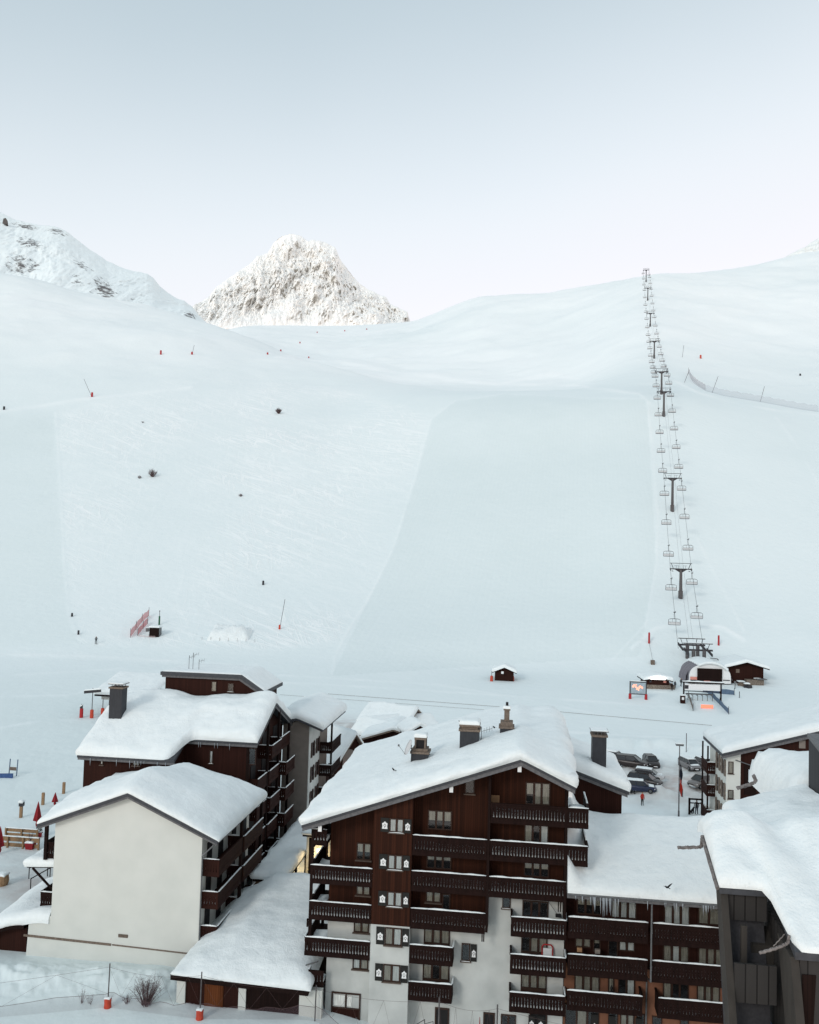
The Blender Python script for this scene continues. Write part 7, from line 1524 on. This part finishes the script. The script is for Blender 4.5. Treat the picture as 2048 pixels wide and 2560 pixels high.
p = tp(98, 2092); F = Frame(p, YAW); o = thing('potted_conifer', 'small dark potted conifer at the right end of the upper timber fence', 'plant', p); mb = MB(); mb.lathe(p, [(.25, -.1), (.3, .4), (.05, .42)], 8); mb.build('pot', 'redpad', o); mb = MB()
for k in range(220): z = rs.rand()*1.5; r_ = .42*(1-z/1.6); a = rs.rand()*6.28; c = p+np.array([math.cos(a)*r_*rs.rand()**.4, math.sin(a)*r_*rs.rand()**.4, .4+z]); v = rs.randn(3)*.07; u = rs.randn(3)*.07; mb.add([c-v, c+u, c+v], [(0, 1, 2)])
M['needles'] = mat('needles', (.02, .03, .018), .9, .4, 6); mb.build('foliage', 'needles', o, fix=False)
p = tp(5, 2212); o = thing('wooden_barrel', 'cut-off wooden barrel planter with snow on it at the left edge', 'barrel', p); mb = MB(); mb.lathe(p-ZZ*.1, [(.5, 0), (.62, .5), (.55, 1.0), (.45, 1.02)], 14); mb.build('staves', 'pine', o); snow(Frame(p), -.45, .45, -.45, .45, lambda s, d: p[2]+.9+0*s, .25, .4, step=.2, parent=o, name='snow')
for k, (x0, y0, x1, y1, lab) in enumerate(((72, 2185, 105, 2170, 'long handrail sloping down from the left flank porch, upper one'), (76, 2212, 108, 2195, 'handrail of the outdoor stair beside the left flank, lower one'))):
    a = tp(x0, y0+12); b = a+np.array([3.0, 1.5, 1.6]); o = thing('stair_rail', lab, 'handrail', a); mb = MB(); mb.tube(a+ZZ*1.0, b+ZZ*1.0, .05, 6); mb.build('rail', 'post', o); 
    for t in (0, .5, 1): q = a+(b-a)*t; mb = MB(); mb.tube(q-ZZ*.8, q+ZZ*1.0, .045, 6); mb.build('post', 'post', o)
# slalom poles and blue mat at the left edge; signs by the snow shelter
for x, yb, yt, lab in ((22, 1938, 1897, 'left of two thin poles standing by the blue mat'), (41, 1940, 1899, 'right of two thin poles, with a small plate, by the blue mat')):
    p = tp(x, yb); z1 = atY(x, yt, p[1])[2]; o = thing('marker_pole', lab, 'pole', p); mb = MB(); mb.tube(p-ZZ*.4, np.array([p[0]+.1, p[1], z1]), .07, 6); mb.build('pole', 'bluegrey', o)
    if x > 30: mb = MB(); mb.box(Frame(p), -1.0, -.05, -.05, .0, p[2]+.7, p[2]+1.15); mb.build('plate', 'cap', o)
p = tp(8, 1944); o = thing('blue_mat', 'low blue crash mat on the snow at the left edge', 'mat', p); mb = MB(); F = Frame(p, -.15); mb.box(F, -3.2, 1.2, -.2, .2, p[2]-.1, p[2]+.5); mb.build('mat', 'blue', o)
for x, yb, yt, kind, lab in ((203, 1794, 1760, 'p', 'dark red padded sign stub, leftmost of three by the snow shelter'), (229, 1795, 1720, 's', 'orange padded signpost with a slanted plate, left of the snow shelter'), (256, 1791, 1745, 'q', 'orange padded pole under the eave of the snow shelter')):
    p = tp(x, yb); z1 = atY(x, yt, p[1])[2]; o = thing('padded_post', lab, 'post', p, 0, 'padded posts'); H_ = z1-p[2]
    mb = MB(); mb.lathe(p-ZZ*.1, [(.28, 0), (.32, .2), (.30, 1.4 if kind != 'p' else H_*.7), (.22, 1.5 if kind != 'p' else H_*.72)], 10); mb.build('padding', 'redpad' if kind == 'p' else 'orangepad', o)
    mb = MB(); mb.tube(p, np.array([p[0], p[1], z1]), .07, 6); mb.build('pole', 'metal', o)
    if kind != 'q':
        F = Frame(p, .1); mb = MB(); hw = 1.5 if kind == 's' else .25; hz = .5 if kind == 's' else .7
        mb.prism(F, [(-hw, z1-hz-.5), (hw, z1-hz-.1), (hw, z1-.15), (-hw, z1-.5)], -.12, -.07); mb.build('sign_plate', 'dmetal', o); snow_strip(F.w(-hw, -.1, z1-.5), F.w(hw, -.1, z1-.15), .3, .3, 3, o)
p = tp(262, 1790); Fz = Frame(p, YAW); o = thing('snow_shelter', 'open shelter with deep snow roof, left behind the tall dark chimney', 'shelter', p, -YAW); zt = Fz.px(255, 1741, 0)[1]
sA = Fz.px(236, 1741, 0)[0]; mb = MB(); mb.box(Fz, sA, sA+10, 0, 9, zt, zt+.35); rf = mb.build('roof', 'post', o); mb = MB(); mb.box(Fz, sA+.8, sA+10, 1.0, 8, zt-.7, zt-.001); mb.build('plaster_band', 'white', o)
mb = MB(); mb.box(Fz, sA+2.2, sA+3.0, 1.0, 1.8, p[2]-1, zt-.701); mb.build('post', 'post', o); mb = MB(); mb.box(Fz, sA+4, sA+9, 3, 8, p[2]-1, zt-.701); mb.build('wall', 'wood2', o)
snow(Fz, sA-.05, sA+10.2, -.1, 9.5, lambda s, d: zt+.36+.22*d, .9, .9, nz=.2, seed=15, parent=rf, name='roof_snow')


for k, (a, b, c) in enumerate((((820, 1736), (1300, 1772), (1780, 1815)), ((700, 1738), (1000, 1760), (1240, 1778)))):
    P = []
    for (x0, y0), (x1, y1) in zip((a, b), (b, c)):
        for t in np.linspace(0, 1, 12): P.append(tp(x0+(x1-x0)*t, y0+(y1-y0)*t)+ZZ*.10)
    o = thing('rope_line', ['thin dark rope lying across the flat piste from the chalets to the car park', 'second fainter rope just below the first, nearer the hamlet'][k], 'rope', P[0]); mb = MB(); mb.path(P, .028-.008*k, 4); mb.build('rope', 'greyp', o)
p = atY(12, 551, 1800.); o = structure(MB().add([tuple(p+np.array(q)) for q in ((-5, 0, -8), (6, -2, -9), (5, 6, -9), (-4, 6, -8), (-3, 0, 4), (2, -1, 5), (4, 4, 1), (-2, 4, 3))], [(0, 1, 5, 4), (1, 2, 6, 5), (2, 3, 7, 6), (3, 0, 4, 7), (4, 5, 6, 7)]).build('rock_outcrop', 'rock'))
